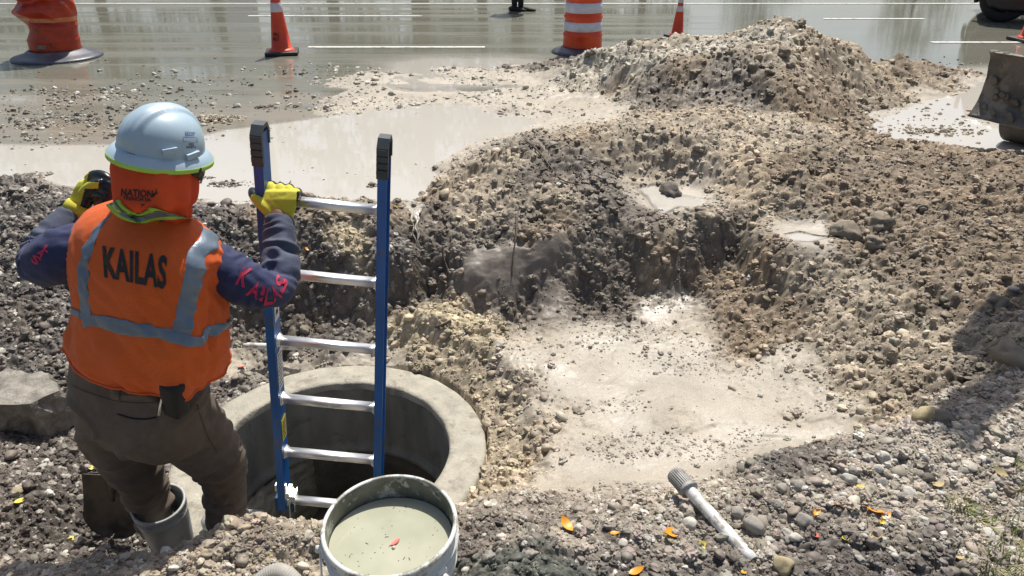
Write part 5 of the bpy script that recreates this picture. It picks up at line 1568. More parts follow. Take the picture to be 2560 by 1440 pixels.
# cloth folds: vertical ripples at the hem, diagonal pulls over the small of the back
nrow = len(vsec)
th_ = np.tile(np.arange(NV) / NV * 2 * np.pi, nrow); tt_ = np.repeat(np.linspace(0, 1, nrow), NV)
cen = np.repeat(np.array([tuple(s[0]) for s in vsec]), NV, 0)
rad = co - cen; rl = np.linalg.norm(rad, axis=1, keepdims=True); rad = rad / rl
low = np.clip(1 - tt_ / 0.45, 0, 1)
fold = 0.016 * low * fbm(th_ * 2.6 + tt_ * 3, tt_ * 3.5, 3, 7) * 2 + 0.006 * low * np.sin(th_ * 9 + 3 * tt_) * 0.6
dg_ = fbm(th_ * 3 + tt_ * 9, tt_ * 3 - th_ * 0.6, 3, 18)
fold += 0.010 * np.clip(1.2 - np.abs(tt_ - 0.35) * 3, 0, 1) * (1 - np.abs(dg_) * 3)
fold += 0.0025 * fbm(th_ * 8, tt_ * 14, 3, 4)
co = co + rad * fold[:, None]
Vv = [Vector(c) for c in co.tolist()]
M_VEST, ntv, bv_ = mat_new('orange_mesh_cloth')
_, f_ = noise_fac(ntv, 3, 4, 0.6, 0.3, 0.7)
cc_ = mixc(ntv, f_, (0.78, 0.115, 0.012), (0.90, 0.165, 0.020))
vor = ntv.nodes.new('ShaderNodeTexVoronoi'); vor.inputs['Scale'].default_value = 330; vor.inputs['Randomness'].default_value = 0.15
tcv = ntv.nodes.new('ShaderNodeTexCoord'); ntv.links.new(tcv.outputs['Object'], vor.inputs['Vector'])
mrv = ntv.nodes.new('ShaderNodeMapRange'); mrv.inputs['From Min'].default_value = 0.1; mrv.inputs['From Max'].default_value = 0.45; mrv.inputs['To Min'].default_value = 0.72; mrv.inputs['To Max'].default_value = 1.0
ntv.links.new(vor.outputs['Distance'], mrv.inputs['Value'])
vmv = ntv.nodes.new('ShaderNodeVectorMath'); vmv.operation = 'SCALE'
_, dsp = noise_fac(ntv, 22, 5, 0.75, 0.66, 0.72)
cc_ = mixc(ntv, mth(ntv, 'MULTIPLY', dsp, 0.5), cc_, (0.25, 0.06, 0.02))
ntv.links.new(cc_, vmv.inputs[0]); ntv.links.new(mrv.outputs[0], vmv.inputs['Scale']); ntv.links.new(vmv.outputs[0], bv_.inputs['Base Color'])
bv_.inputs['Roughness'].default_value = 0.75; bv_.inputs['Sheen Weight'].default_value = 0.1
tr_ = ntv.nodes.new('ShaderNodeBsdfTranslucent'); ntv.links.new(vmv.outputs[0], tr_.inputs['Color'])
mxs = ntv.nodes.new('ShaderNodeMixShader'); mxs.inputs[0].default_value = 0.22
outn = [n for n in ntv.nodes if n.type == 'OUTPUT_MATERIAL'][0]
ntv.links.new(bv_.outputs[0], mxs.inputs[1]); ntv.links.new(tr_.outputs[0], mxs.inputs[2]); ntv.links.new(mxs.outputs[0], outn.inputs['Surface'])
h1_, _ = noise_fac(ntv, 45, 4, 0.6)
bump(ntv, bv_, mth(ntv, 'ADD', h1_, mth(ntv, 'MULTIPLY', vor.outputs['Distance'], 0.6)), 0.35, 0.003)
vest = mk('vest', Vv, Vf, M_VEST, per)
vb = bvh_of([vest])

# map pixel -> surface parameters, so that the strips can run on round the body
proj = []
for q in Vv:
    r_ = q - CAM; d = r_.dot(FW); proj.append((1280 + FPX * r_.x / d, 720 - FPX * r_.dot(UP) / d, d))
proj = np.array(proj)
nrmf = rad[:, 0] * (co[:, 0] - 0) + rad[:, 1] * co[:, 1] + rad[:, 2] * (co[:, 2] - 1.6)
def inv(px, py):
    d = (proj[:, 0] - px) ** 2 + (proj[:, 1] - py) ** 2 + np.where(nrmf < 0, 0, 1e6)
    i = int(np.argmin(d)); t0 = th_[i]
    return (t0 + 2 * math.pi if t0 < math.pi / 2 else t0), tt_[i]
coG = co.reshape(nrow, NV, 3); radG = rad.reshape(nrow, NV, 3)
def vsurf(th, t, off):
    a = (th % (2 * math.pi)) / (2 * math.pi) * NV; i = int(a); f = a - i; i %= NV; j = (i + 1) % NV
    r = min(max(t, 0), 1) * (nrow - 1); k = min(int(r), nrow - 2); g = r - k
    q = (coG[k, i] * (1 - f) + coG[k, j] * f) * (1 - g) + (coG[k + 1, i] * (1 - f) + coG[k + 1, j] * f) * g
    nn = radG[k, i]
    return Vector((q + nn * off).tolist())
M_STRIP = surf('reflective_tape', (0.115, 0.155, 0.20), (0.19, 0.24, 0.295), 9, 0.38, metal=0.25, bmp=0.35, bscale=34, bdist=0.006, dirt=0.4, dcol=(0.14, 0.12, 0.10), dscale=22, dthr=0.62)
def strip(name, edgeA, edgeB, nsub=60, wn=8, off=0.0035, parent=vest, mat=None, extend=None):
    """strip between two (theta, t) polylines"""
    EA = catmull(edgeA, 10); EB = catmull(edgeB, 10)
    n = min(len(EA), len(EB)); V_ = []; F_ = []
    for i in range(n):
        for k in range(wn + 1):
            w_ = k / wn
            th = EA[i][0] * (1 - w_) + EB[i][0] * w_; t = EA[i][1] * (1 - w_) + EB[i][1] * w_
            wr = 0.0016 * math.sin(i * 0.9 + 2 * math.sin(i * .23)) * (0.4 + w_)
            V_.append(vsurf(th, t, off + wr - (0.003 if k in (0, wn) else 0)))
    for i in range(n - 1):
        for k in range(wn): F_.append((i * (wn + 1) + k, i * (wn + 1) + k + 1, (i + 1) * (wn + 1) + k + 1, (i + 1) * (wn + 1) + k))
    return mk(name, V_, F_, mat or M_STRIP, parent)
def pts_inv(l): return [inv(*p) for p in l]
strip('reflective_strip', pts_inv([(243, 533), (219, 580), (204, 640), (190, 700), (187, 760), (186, 812)]), pts_inv([(284, 530), (256, 570), (238, 620), (226, 690), (224, 750), (226, 812)]))
strip('reflective_strip', pts_inv([(498, 566), (474, 620), (461, 680), (450, 740), (438, 800), (432, 838)]), pts_inv([(545, 588), (521, 640), (509, 690), (496, 750), (484, 800), (478, 838)]))
# waist band all the way round: follow the photographed edge where it shows, level elsewhere
up_e = pts_inv([(188, 781), (230, 786), (300, 797), (370, 810), (430, 826), (500, 838), (530, 815), (556, 790)])
lo_e = pts_inv([(188, 800), (230, 815), (300, 833), (370, 847), (430, 858), (500, 868), (530, 842), (558, 825)])
def unwrap(e):
    o = [e[0]]
    for a, t in e[1:]:
        while a - o[-1][0] > math.pi: a -= 2 * math.pi
        while a - o[-1][0] < -math.pi: a += 2 * math.pi
        o.append((a, t))
    return o
up_e = unwrap(up_e); lo_e = unwrap(lo_e)
sg_ = 1 if up_e[-1][0] > up_e[0][0] else -1
def around(e, e0):
    rest = (2 * math.pi) - abs(e[-1][0] - e[0][0])
    return e + [(e[-1][0] + sg_ * rest * k / 6, e[-1][1] * (1 - k / 6) + e[0][1] * k / 6) for k in range(1, 7)]
strip('reflective_strip', around(up_e, 0), around(lo_e, 0), off=0.0055)
# bound edge along the hem and armholes
hem = [vsurf(2 * math.pi * k / 120, 0.0, 0.001) for k in range(121)]
mb = MB(); mb.tube(hem, .0035, 6, cap=False); mb.build('hem_binding', M_VEST, vest)
decal('lettering', font_mesh('KAILAS', bold=0.035, cuts=3), [(262, 694), (414, 724), (420, 640), (257, 614)], vb, M_INK, vest, 0.0022)
# navy slot below the collar
decal('drop_slot', grid_uv(8, 2), [(396, 556), (434, 552), (446, 546), (402, 549)], vb, surf('navy_cloth', (0.05, 0.05, 0.16), (0.08, 0.075, 0.22), 12, 0.8), vest, 0.003)

# -------- shirt with sleeves
ssec = tors([(920, 184, 510, 2.28, 52, .128, 2.3), (885, 190, 535, 2.26, 50, .122, 2.3), (845, 200, 540, 2.23, 42, .115, 2.4), (780, 200, 545, 2.20, 38, .115, 2.5), (700, 190, 545, 2.17, 40, .13, 2.6), (640, 184, 546, 2.15, 48, .13, 2.6),
             (605, 200, 536, 2.14, 54, .11, 2.4), (580, 222, 508, 2.13, 48, .085, 2.2), (560, 252, 466, 2.125, 34, .065, 2.1), (540, 290, 435, 2.12, 20, .045, 2.0)], n=4)
RA = [(480, 650, 2.19, 40), (532, 664, 2.175, 60), (592, 696, 2.18, 62), (645, 722, 2.21, 53), (690, 720, 2.27, 44), (702, 680, 2.31, 45), (699, 635, 2.335, 42), (698, 585, 2.36, 40), (698, 547, 2.38, 37)]
LA = [(262, 600, 2.20, 40), (205, 618, 2.18, 62), (152, 642, 2.18, 66), (112, 664, 2.22, 55), (100, 648, 2.28, 46), (118, 610, 2.33, 42), (148, 570, 2.37, 38), (178, 540, 2.40, 34)]
ra_p, ra_r = path(RA, 7); la_p, la_r = path(LA, 7)
parts = [loft(ssec, 48), tube(ra_p, ra_r, 26), tube(la_p, la_r, 26)]
co_s, no_s, fs_s = remesh(parts, 0.0062, 3)
# wrinkles: rings across the sleeves, bunched near elbow and cuff
kd = KDTree(len(ra_p) + len(la_p)); allp = ra_p + la_p
for i, q in enumerate(allp): kd.insert(q, i)
kd.balance()
arm_s = np.full(len(co_s), -1.0); arm_a = np.zeros(len(co_s)); side_ = np.zeros(len(co_s)); dist_ = np.zeros(len(co_s))
for i, q in enumerate(co_s):
    _, k, d = kd.find(Vector(q))
    if k < len(ra_p): P_ = ra_p; kk = k; rr0 = ra_r[k]
    else: P_ = la_p; kk = k - len(ra_p); rr0 = la_r[kk]; side_[i] = 1
    a = P_[max(0, kk - 1)]; b = P_[min(len(P_) - 1, kk + 1)]; T_ = (b - a).normalized()
    ax = (Vector(q) - P_[kk]).dot(T_)
    arm_s[i] = kk / (len(P_) - 1) + ax / ((b - a).length * len(P_) / 2 + 1e-6)
    dist_[i] = d / (rr0 + 1e-6)
on_arm = np.clip((1.7 - dist_) / 0.3, 0, 1)
wamp = np.interp(arm_s, [0.0, 0.25, 0.45, 0.62, 0.75, 1.0], [0.001, 0.004, 0.008, 0.011, 0.009, 0.005])
ph = fbm(co_s[:, 0] * 14, co_s[:, 2] * 14 + co_s[:, 1] * 9, 2, 3) * 5
wr_ = np.sin(arm_s * 62 + ph * 1.6 + side_ * 2)
wr_ = np.sign(wr_) * np.abs(wr_) ** 0.8 * (0.55 + 0.6 * fbm(co_s[:, 0] * 9 + 3, co_s[:, 1] * 9 + co_s[:, 2] * 6, 2, 9) * 2)
dsp_ = on_arm * wamp * wr_ + 0.0035 * n3(co_s, 26, 26, 26, 3, 5) + 0.008 * n3(co_s, 9, 9, 9, 2, 15)
co_s2 = co_s + no_s * dsp_[:, None]
M_SHIRT, nts, bs_ = mat_new('navy_jersey')
at_ = nts.nodes.new('ShaderNodeAttribute'); at_.attribute_name = 'fade'
_, f_ = noise_fac(nts, 7, 5, 0.7, 0.3, 0.7)
_, f2_ = noise_fac(nts, 200, 2, 0.7, 0.3, 0.7)
navy = mixc(nts, f_, (0.010, 0.016, 0.062), (0.020, 0.030, 0.095))
grey = mixc(nts, f_, (0.035, 0.044, 0.075), (0.095, 0.11, 0.145))
fd = mth(nts, 'ADD', at_.outputs['Fac'], mth(nts, 'MULTIPLY', mth(nts, 'SUBTRACT', f_, 0.5), 0.25), True)
cs_ = mixc(nts, fd, navy, grey)
cs_ = mixc(nts, mth(nts, 'MULTIPLY', f2_, 0.12), cs_, (0.08, 0.09, 0.15))
nts.links.new(cs_, bs_.inputs['Base Color']); bs_.inputs['Roughness'].default_value = 0.85; bs_.inputs['Sheen Weight'].default_value = 0.05
hs_, _ = noise_fac(nts, 70, 4, 0.6); bump(nts, bs_, hs_, 0.35, 0.003)
shirt = mk('shirt', [Vector(c) for c in co_s2.tolist()], fs_s, M_SHIRT, per)
fade = np.clip(np.interp(arm_s, [0.35, 0.55, 0.72, 1.0], [0.0, 0.3, 0.75, 1.0]) * on_arm, 0, 1)
fade = np.maximum(fade, np.clip(-no_s[:, 2] * 1.0 - 0.3, 0, 1) * on_arm * 0.5 * (arm_s > 0.1))
aa = shirt.data.attributes.new('fade', 'FLOAT', 'POINT'); aa.data.foreach_set('value', fade.astype(np.float32))
sb = bvh_of([shirt])
M_RED = surf('red_print', (0.42, 0.012, 0.05), (0.55, 0.02, 0.075), 30, 0.7, bmp=0.1, dirt=0.5, dcol=(0.08, 0.05, 0.13), dscale=40, dthr=0.6)
def letters(chars, quads):
    for c, q in zip(chars, quads):
        decal('lettering', font_mesh(c, bold=0.03, cuts=1), q, sb, M_RED, shirt, 0.0018)
letters('KAILAS', [[(588, 710), (612, 720), (634, 674), (608, 666)],
                   [(612, 736), (644, 748), (650, 708), (640, 700)],
                   [(647, 750), (656, 755), (664, 718), (655, 714)],
                   [(658, 764), (684, 760), (676, 722), (668, 718)],
                   [(684, 756), (706, 742), (682, 712), (676, 716)],
                   [(706, 738), (722, 702), (692, 684), (686, 704)]])
letters('SAL', [[(79, 652), (92, 664), (108, 648), (84, 634)], [(92, 634), (102, 646), (122, 630), (98, 620)], [(108, 624), (118, 632), (136, 618), (114, 612)]])

# -------- hood, head, hard hat, glasses
HY = R(28)
hu = Vector((math.cos(HY), -math.sin(HY), 0)); hv = Vector((math.sin(HY), math.cos(HY), 0))
def hsec(rows, n=5):
    A_ = []
    for (py, l, r, d, b, e) in rows:
        c = P((l + r) / 2, py, d); A_.append((c.x, c.y, c.z, (r - l) / 2 * d / FPX, b, e))
    return [(Vector(k[:3].tolist()), hu, hv, float(k[3]), float(k[4]), float(k[5])) for k in catmull(A_, n)]
hood_s = hsec([(562, 350, 480, 2.15, .045, 2.0), (540, 322, 489, 2.125, .058, 2.0), (515, 304, 490, 2.09, .08, 2.1), (490, 301, 488, 2.05, .103, 2.1), (460, 294, 490, 2.05, .108, 2.2), (430, 290, 493, 2.045, .110, 2.2), (400, 290, 492, 2.045, .108, 2.2), (378, 300, 484, 2.04, .10, 2.2), (350, 330, 460, 2.04, .085, 2.2), (325, 360, 430, 2.04, .05, 2.2)], 8)
NHd = 110
Hv, Hf = loft(hood_s, NHd, close=False)
hc = np.array([tuple(v) for v in Hv]); hn = len(hood_s)
th2 = np.tile(np.arange(NHd) / NHd * 2 * np.pi, hn); t2 = np.repeat(np.linspace(0, 1, hn), NHd)
cen2 = np.repeat(np.array([tuple(s[0]) for s in hood_s]), NHd, 0); rd2 = hc - cen2; rd2 /= np.linalg.norm(rd2, axis=1, keepdims=True)
f_h = 0.006 * np.sin(th2 * 7 + 2 * t2 + 2 * np.sin(th2 * 2)) * (1 - t2) ** 0.7 + 0.008 * fbm(th2 * 2.4, t2 * 2.2, 3, 6) + 0.010 * fbm(th2 * 1.6 + 4 + t2 * 1.5, t2 * 3.5, 3, 26) * (1 - t2)
f_h -= 0.008 * np.exp(-((t2 - 0.23 + 0.03 * np.sin(th2 * 2)) / 0.035) ** 2)       # crease under the print
hc = hc + rd2 * f_h[:, None]
M_HOOD = surf('hood_cloth', (0.62, 0.060, 0.010), (0.76, 0.090, 0.014), 5, 0.85, bmp=0.4, bscale=160, bdist=0.002, dirt=0.35, dcol=(0.22, 0.03, 0.012), dscale=9, dthr=0.6)
hood = mk('hood', [Vector(c) for c in hc.tolist()], Hf, M_HOOD, per)
hb = bvh_of([hood])
decal('lettering', font_mesh('NATION', bold=0.03, cuts=1), [(303, 490), (382, 495), (383, 476), (304, 471)], hb, M_INK, hood, 0.002)
decal('lettering', font_mesh('TRENCH SA', bold=0.03, cuts=1), [(308, 500), (378, 505), (378, 495), (308, 491)], hb, M_INK, hood, 0.002)
arrow = ([(0, .35), (.45, .5), (.1, .0), (.75, 0.45), (1, .45), (.72, .62), (.78, 1), (.48, .62)], [(0, 1, 2), (1, 2, 3), (3, 4, 5), (5, 6, 7), (1, 3, 5), (1, 5, 7)])
decal('logo', arrow, [(380, 494), (397, 496), (396, 470), (382, 470)], hb, M_INK, hood, 0.002)
decal('logo', ([(0, 1), (.5, .7), (1, .95), (.55, .5), (.2, 0), (.4, .55)], [(0, 1, 5), (1, 2, 3), (1, 3, 5), (3, 4, 5)]), [(349, 520), (366, 520), (366, 507), (350, 508)], hb, M_INK, hood, 0.002)
# -------- collar
M_LIME = surf('lime_binding', (0.30, 0.52, 0.045), (0.40, 0.64, 0.09), 10, 0.7, bmp=0.2)
low_ = [(264, 512), (284, 534), (311, 550), (350, 558), (389, 551), (430, 549), (458, 546), (478, 548)]
upp_ = [(296, 499), (303, 512), (323, 526), (346, 535), (364, 527), (378, 519), (418, 531), (455, 541)]
def ribbon(name, fa, fb, dd, mat, parent, thick=0.004):
    Lc = catmull(low_, 8); Uc = catmull(upp_, 8); V_ = []; F_ = []
    n = len(Lc); m = 5
    for i in range(n):
        for k in range(m):
            w_ = fa + (fb - fa) * k / (m - 1)
            px = Lc[i][0] * (1 - w_) + Uc[i][0] * w_; py = Lc[i][1] * (1 - w_) + Uc[i][1] * w_
            h = cast(vb, px, py)
            t = i / (n - 1)
            h2 = cast(hb, px, py)
            dv = (h[0] - CAM).dot(FW) if h is not None else 2.03
            dh = (h2[0] - CAM).dot(FW) if h2 is not None else 2.02
            ww = (w_ - 0) ** 0.7
            d0 = min(dv * (1 - ww) + (dh - 0.004) * ww, dv, dh) - 0.007
            V_.append(P(float(px), float(py), d0 - dd))
    for i in range(n - 1):
        for k in range(m - 1): F_.append((i * m + k, (i + 1) * m + k, (i + 1) * m + k + 1, i * m + k + 1))
    n0 = len(V_); V_ += [v + FW * thick for v in V_]
    F_ += [tuple(reversed([n0 + q for q in f])) for f in F_]
    for i in range(n - 1):
        F_.append((i * m, n0 + i * m, n0 + (i + 1) * m, (i + 1) * m)); F_.append((i * m + m - 1, (i + 1) * m + m - 1, n0 + (i + 1) * m + m - 1, n0 + i * m + m - 1))
    return mk(name, V_, F_, mat, parent)
collar = ribbon('collar', 0.0, 1.0, 0.0, M_LIME, vest, 0.012)
ribbon('collar_stripe', 0.25, 0.66, 0.007, M_STRIP, collar)

# -------- body under the clothes: one continuous skin
hc0 = P(395, 430, 2.05)
skull = loft([(hc0 + Vector((0, 0, z)), hu, hv, a, b, 2.0) for z, a, b in ((-.12, .045, .05), (-.09, .065, .085), (-.03, .078, .098), (.03, .08, .10), (.08, .07, .088), (.11, .03, .04))], 24)
nose = tube([hc0 + hv * .09 + Vector((0, 0, .0)), hc0 + hv * .112 + Vector((0, 0, -.03)), hc0 + hv * .09 + Vector((0, 0, -.045))], [.010, .014, .010], 8)
neck = tube([P(380, 540, 2.11), P(390, 500, 2.09), P(395, 450, 2.05)], [.06, .055, .055], 16)
LL = [(290, 1000, 2.30, 92), (296, 1060, 2.38, 92), (322, 1130, 2.46, 72), (350, 1190, 2.53, 57), (372, 1240, 2.60, 49), (388, 1290, 2.64, 46), (394, 1322, 2.67, 44)]
RL = [(425, 1000, 2.28, 88), (455, 1055, 2.36, 92), (506, 1110, 2.44, 80), (550, 1156, 2.52, 64), (562, 1208, 2.60, 52), (566, 1262, 2.67, 49), (572, 1310, 2.72, 50)]
ll_p, ll_r = path(LL, 7); rl_p, rl_r = path(RL, 7)
psec = tors([(885, 188, 500, 2.25, 50, .118, 2.3), (930, 172, 508, 2.27, 52, .128, 2.4), (1000, 172, 514, 2.29, 50, .135, 2.4), (1045, 192, 522, 2.32, 40, .135, 2.3), (1085, 222, 512, 2.35, 30, .11, 2.2)], n=5)
def slim(rs, k): return [r * k for r in rs]
hipS = loft([(c, u, v, a * .85, b * .85, e) for (c, u, v, a, b, e) in psec], 32)
torS = loft([(c, u, v, a * .88, b * .85, e) for (c, u, v, a, b, e) in ssec], 32)
lfoot = Vector((-1.235, 2.03, -0.60)); rfoot = Vector((rl_p[-1].x + .02, rl_p[-1].y + .02, -0.44))
wl = P(205, 512, 2.42); wr2 = P(699, 520, 2.385)
cb, nb, fb = remesh([skull, nose, neck, torS, hipS, tube(ra_p + [wr2], slim(ra_r, .8) + [.032], 16), tube(la_p + [wl], slim(la_r, .8) + [.03], 16),
                     tube(ll_p + [lfoot], slim(ll_r[:-12], .8) + slim(ll_r[-12:], .35) + [.02], 16), tube(rl_p + [rfoot], slim(rl_r[:-12], .8) + slim(rl_r[-12:], .6) + [.035], 16)], 0.012, 3)
mk('body', [Vector(c) for c in cb.tolist()], fb, surf('skin', (0.16, 0.075, 0.045), (0.22, 0.11, 0.07), 12, 0.5, bmp=0.1), per)

# hard hat
hat_c = P(404, 366, 2.045)
tilt = Matrix.Rotation(R(13), 3, Vector((0, 1, 0))) @ Matrix.Rotation(R(-3), 3, Vector((1, 0, 0)))
HM = tilt @ Matrix((hu, hv, Vector((0, 0, 1)))).transposed()
M_HAT = surf('pale_blue_plastic', (0.33, 0.44, 0.52), (0.42, 0.535, 0.61), 3, 0.36, bmp=0.05, bscale=50, dirt=0.9, dcol=(0.06, 0.06, 0.065), dscale=26, dthr=0.70, rough2=0.5)
hat = empty('hard_hat', (0, 0, 0)); hat.parent = per
hat.location = (0, 0, 0)
A0, B0_, H0 = 0.103, 0.113, 0.108
def hatr(z):        # radius factor of the dome at height fraction
    return (1 - z ** 2.25) ** (1 / 2.15)
Vh = []; Fh = []; NA = 120; rows = []
for i in range(0, 26):
    z = 1 - (i / 25) ** 1.6
    z = max(0, z); rows.append(('d', z))
for i in range(1, 9): rows.append(('b', i / 8))
for (k_, z) in rows:
    for k in range(NA):
        a = 2 * math.pi * k / NA; ca_, sa_ = math.cos(a), math.sin(a)
        if k_ == 'd':
            f = hatr(z); x, y, zz = A0 * ca_ * f, B0_ * sa_ * f, H0 * z
            # three ridges running front to back
            ridge = 0.0085 * (1 / (1 + math.exp((abs(x) - 0.030) / 0.0013))) + 0.003 * (1 / (1 + math.exp((abs(x) - 0.012) / 0.0013)))
            w_ = min(1, max(0, (z - .06) / .2))
            s_ = 1 + ridge * w_ / 0.12
            x, y, zz = x * (1 + (s_ - 1) * .2), y * s_, zz * s_
        else:
            ext = 0.021 * z
            x, y = (A0 + ext) * ca_, (B0_ + ext * (1.25 if sa_ > 0 else 1.15)) * sa_
            zz = -0.006 * z - 0.012 * z * z - 0.004 * z
        Vh.append(hat_c + HM @ Vector((x, y, zz)))
for i in range(len(rows) - 1):
    for k in range(NA): Fh.append((i * NA + k, (i + 1) * NA + k, (i + 1) * NA + (k + 1) % NA, i * NA + (k + 1) % NA))
shell = mk('shell', Vh, Fh, M_HAT, hat)
# lime rim under the brim
mb = MB(); pr = []
for (e_, z_) in ((.0205, -.0215), (.0225, -.023), (.0225, -.034), (.016, -.0355), (.004, -.026), (-.006, -.018)):
    pr.append((e_, z_))
V_ = []; F_ = []
for (e_, z_) in pr:
    for k in range(NA):
        a = 2 * math.pi * k / NA; ca_, sa_ = math.cos(a), math.sin(a)
        V_.append(hat_c + HM @ Vector(((A0 + e_) * ca_, (B0_ + e_ * (1.25 if sa_ > 0 else 1.15)) * sa_, z_)))
for i in range(len(pr) - 1):
    for k in range(NA): F_.append((i * NA + k, (i + 1) * NA + k, (i + 1) * NA + (k + 1) % NA, i * NA + (k + 1) % NA))
mk('lime_brim', V_, F_, surf('lime_plastic', (0.36, 0.60, 0.08), (0.46, 0.72, 0.13), 6, 0.45, bmp=0.05, dirt=0.4, dcol=(0.2, 0.22, 0.1), dscale=20), hat)
hbv = bvh_of([shell])
for (px, py, w_) in ((424, 378, .019), (480, 388, .022)):
    h = cast(hbv, px, py)
    if h:
        n_ = h[1]; t_ = Vector((0, 0, 1)).cross(n_).normalized(); u_ = n_.cross(t_)
        mb = MB(); Mq = Matrix((t_, u_, n_)).transposed()
        mb.box(h[0] + n_ * .002, (w_ * 2, .016, .012), Mq, .002); mb.build('accessory_slot', M_HAT, hat)
M_BLUEINK = flat('blue_ink', (0.03, 0.10, 0.28), 0.5)
decal('print', font_mesh('SECIT', bold=0.02, cuts=0), [(461, 339), (487, 341), (487, 331), (462, 329)], hbv, M_BLUEINK, hat, 0.0012)
for q in ([(457, 354.6), (493, 356.6), (493, 355.8), (457, 353.8)], [(457, 342.8), (491, 344.8), (491, 344), (457, 342)], [(457, 354), (458, 354), (458, 342), (457, 342)], [(492, 356), (493, 356), (492, 344), (491, 344)]):
    decal('print', grid_uv(6, 1), q, hbv, M_BLUEINK, hat, 0.0012)
decal('print', font_mesh('102', bold=0.02, cuts=0), [(472, 364), (484, 365), (484, 358), (472, 357)], hbv, M_INK, hat, 0.0012)
decal('print', font_mesh('SAFETY', bold=0.02, cuts=0), [(465, 370), (490, 371.5), (490, 366.5), (465, 365)], hbv, M_INK, hat, 0.0012)
# wrap-around glasses
gl = []
mb = MB()
gp_ = [P(472, 428, 2.02), P(498, 432, 2.03), P(507, 438, 2.07), P(506, 446, 2.10)]
mb.tube(gp_, [(.006, .003), (.015, .003), (.018, .003), (.015, .003)], 12, ref=(0, 0, 1))
mb.build('sunglasses', surf('black_lens', (0.012, 0.012, 0.013), (0.02, 0.02, 0.021), 8, 0.2), per)

# -------- trousers
parts = [loft(psec, 48), tube(ll_p, ll_r, 28), tube(rl_p, rl_r, 28)]
ct, nt2, ft2 = remesh(parts, 0.0072, 4)
kd = KDTree(len(ll_p) + len(rl_p))
for i, q in enumerate(ll_p + rl_p): kd.insert(q, i)
kd.balance()
ls = np.zeros(len(ct))
for i, q in enumerate(ct):
    _, k, d = kd.find(Vector(q)); ls[i] = (k if k < len(ll_p) else k - len(ll_p)) / (len(ll_p) if k < len(ll_p) else len(rl_p))
wa_ = np.interp(ls, [0.0, .35, .6, .8, 1.0], [0.001, .004, .009, .013, .009])
# height along each leg drives the rings
hgt = ct[:, 2] * 95 + 2.2 * fbm(ct[:, 0] * 7, ct[:, 1] * 7, 2, 9) * 2 + ct[:, 0] * 14
d_ = wa_ * np.sin(hgt) * (0.5 + fbm(ct[:, 0] * 12, ct[:, 2] * 9, 2, 2)) + 0.010 * n3(ct, 8, 8, 6, 3, 77) + 0.0025 * n3(ct, 30, 30, 22, 3, 78)
# long pull folds across the seat
pf = fbm(ct[:, 0] * 3 + ct[:, 2] * 5, ct[:, 2] * 9 - ct[:, 0] * 7, 2, 41)
d_ += 0.010 * np.clip(1 - np.abs(pf) * 6, 0, 1) * (ls < .75)
ct2 = ct + nt2 * d_[:, None]
M_PANT, ntp, bp_ = mat_new('brown_work_trousers')
_, f_ = noise_fac(ntp, 5, 6, 0.7, 0.3, 0.7)
_, f2_ = noise_fac(ntp, 14, 6, 0.75, 0.45, 0.7)
at_ = ntp.nodes.new('ShaderNodeAttribute'); at_.attribute_name = 'dust'
c_ = mixc(ntp, f_, (0.080, 0.056, 0.038), (0.135, 0.100, 0.072))
c_ = mixc(ntp, mth(ntp, 'MULTIPLY', f2_, 0.4), c_, (0.16, 0.13, 0.10))
c_ = mixc(ntp, mth(ntp, 'MULTIPLY', mth(ntp, 'MULTIPLY', at_.outputs['Fac'], mth(ntp, 'ADD', f2_, 0.35), True), 0.85), c_, (0.24, 0.215, 0.185))
ntp.links.new(c_, bp_.inputs['Base Color']); bp_.inputs['Roughness'].default_value = 0.9; bp_.inputs['Sheen Weight'].default_value = 0.05
h_, _ = noise_fac(ntp, 120, 4, 0.7); bump(ntp, bp_, h_, 0.4, 0.003)
tro = mk('trousers', [Vector(c) for c in ct2.tolist()], ft2, M_PANT, per)
aa = tro.data.attributes.new('dust', 'FLOAT', 'POINT'); aa.data.foreach_set('value', np.clip((ls - .62) / .3, 0, 1).astype(np.float32))
tb = bvh_of([tro])
# back pocket welt, belt loop, waistband seam
def seam(name, pts, r, mat, parent=tro, bvh=None, off=0.001):
    o_ = []
    for (px, py) in catmull(pts, 6):
        h = cast(bvh or tb, px, py)
        if h: o_.append(h[0] + h[1] * off)
    if len(o_) < 3: return
    mb = MB(); mb.tube(o_, r, 6); return mb.build(name, mat, parent)
seam('pocket_welt', [(292, 1036), (330, 1049), (365, 1051), (392, 1046)], .0028, M_PANT)
seam('pocket_opening', [(295, 1035), (330, 1045), (365, 1047), (390, 1043)], .0022, flat('dark_thread', (0.012, 0.010, 0.008), 0.9), off=0.0005)
seam('waistband_seam', [(182, 965), (230, 985), (300, 1004), (370, 1008), (440, 998)], .0018, M_PANT)
seam('belt_loop', [(298, 972), (297, 985), (298, 998)], .0045, M_PANT)
seam('side_seam', [(492, 1010), (505, 1050), (520, 1090), (545, 1130)], .0018, M_PANT)
# tool pouch with a spanner and a green handle
pc = P(437, 996, 2.105)
mb = MB(); t_ = tu; Mq = Matrix((tu, tv_, Vector((0, 0, 1)))).transposed()
mb.box(pc, (.058, .05, .105), Mq @ Matrix.Rotation(R(6), 3, 'Y'), .014); mb.build('tool_pouch', surf('black_pouch', (0.006, 0.006, 0.006), (0.014, 0.013, 0.012), 20, 0.7, bmp=.3), per)
mb = MB(); mb.tube([P(449, 934, 2.09), P(446, 962, 2.10)], [.011, .009], 10); mb.build('screwdriver', surf('teal_handle', (0.02, 0.10, 0.10), (0.03, 0.15, 0.14), 20, 0.35), per)
mb = MB(); mb.tube([P(397, 1038, 2.11), P(401, 1012, 2.10), P(406, 992, 2.095), P(412, 986, 2.095), P(416, 992, 2.095)], .0032, 8); mb.build('spanner', M_ALU, per)
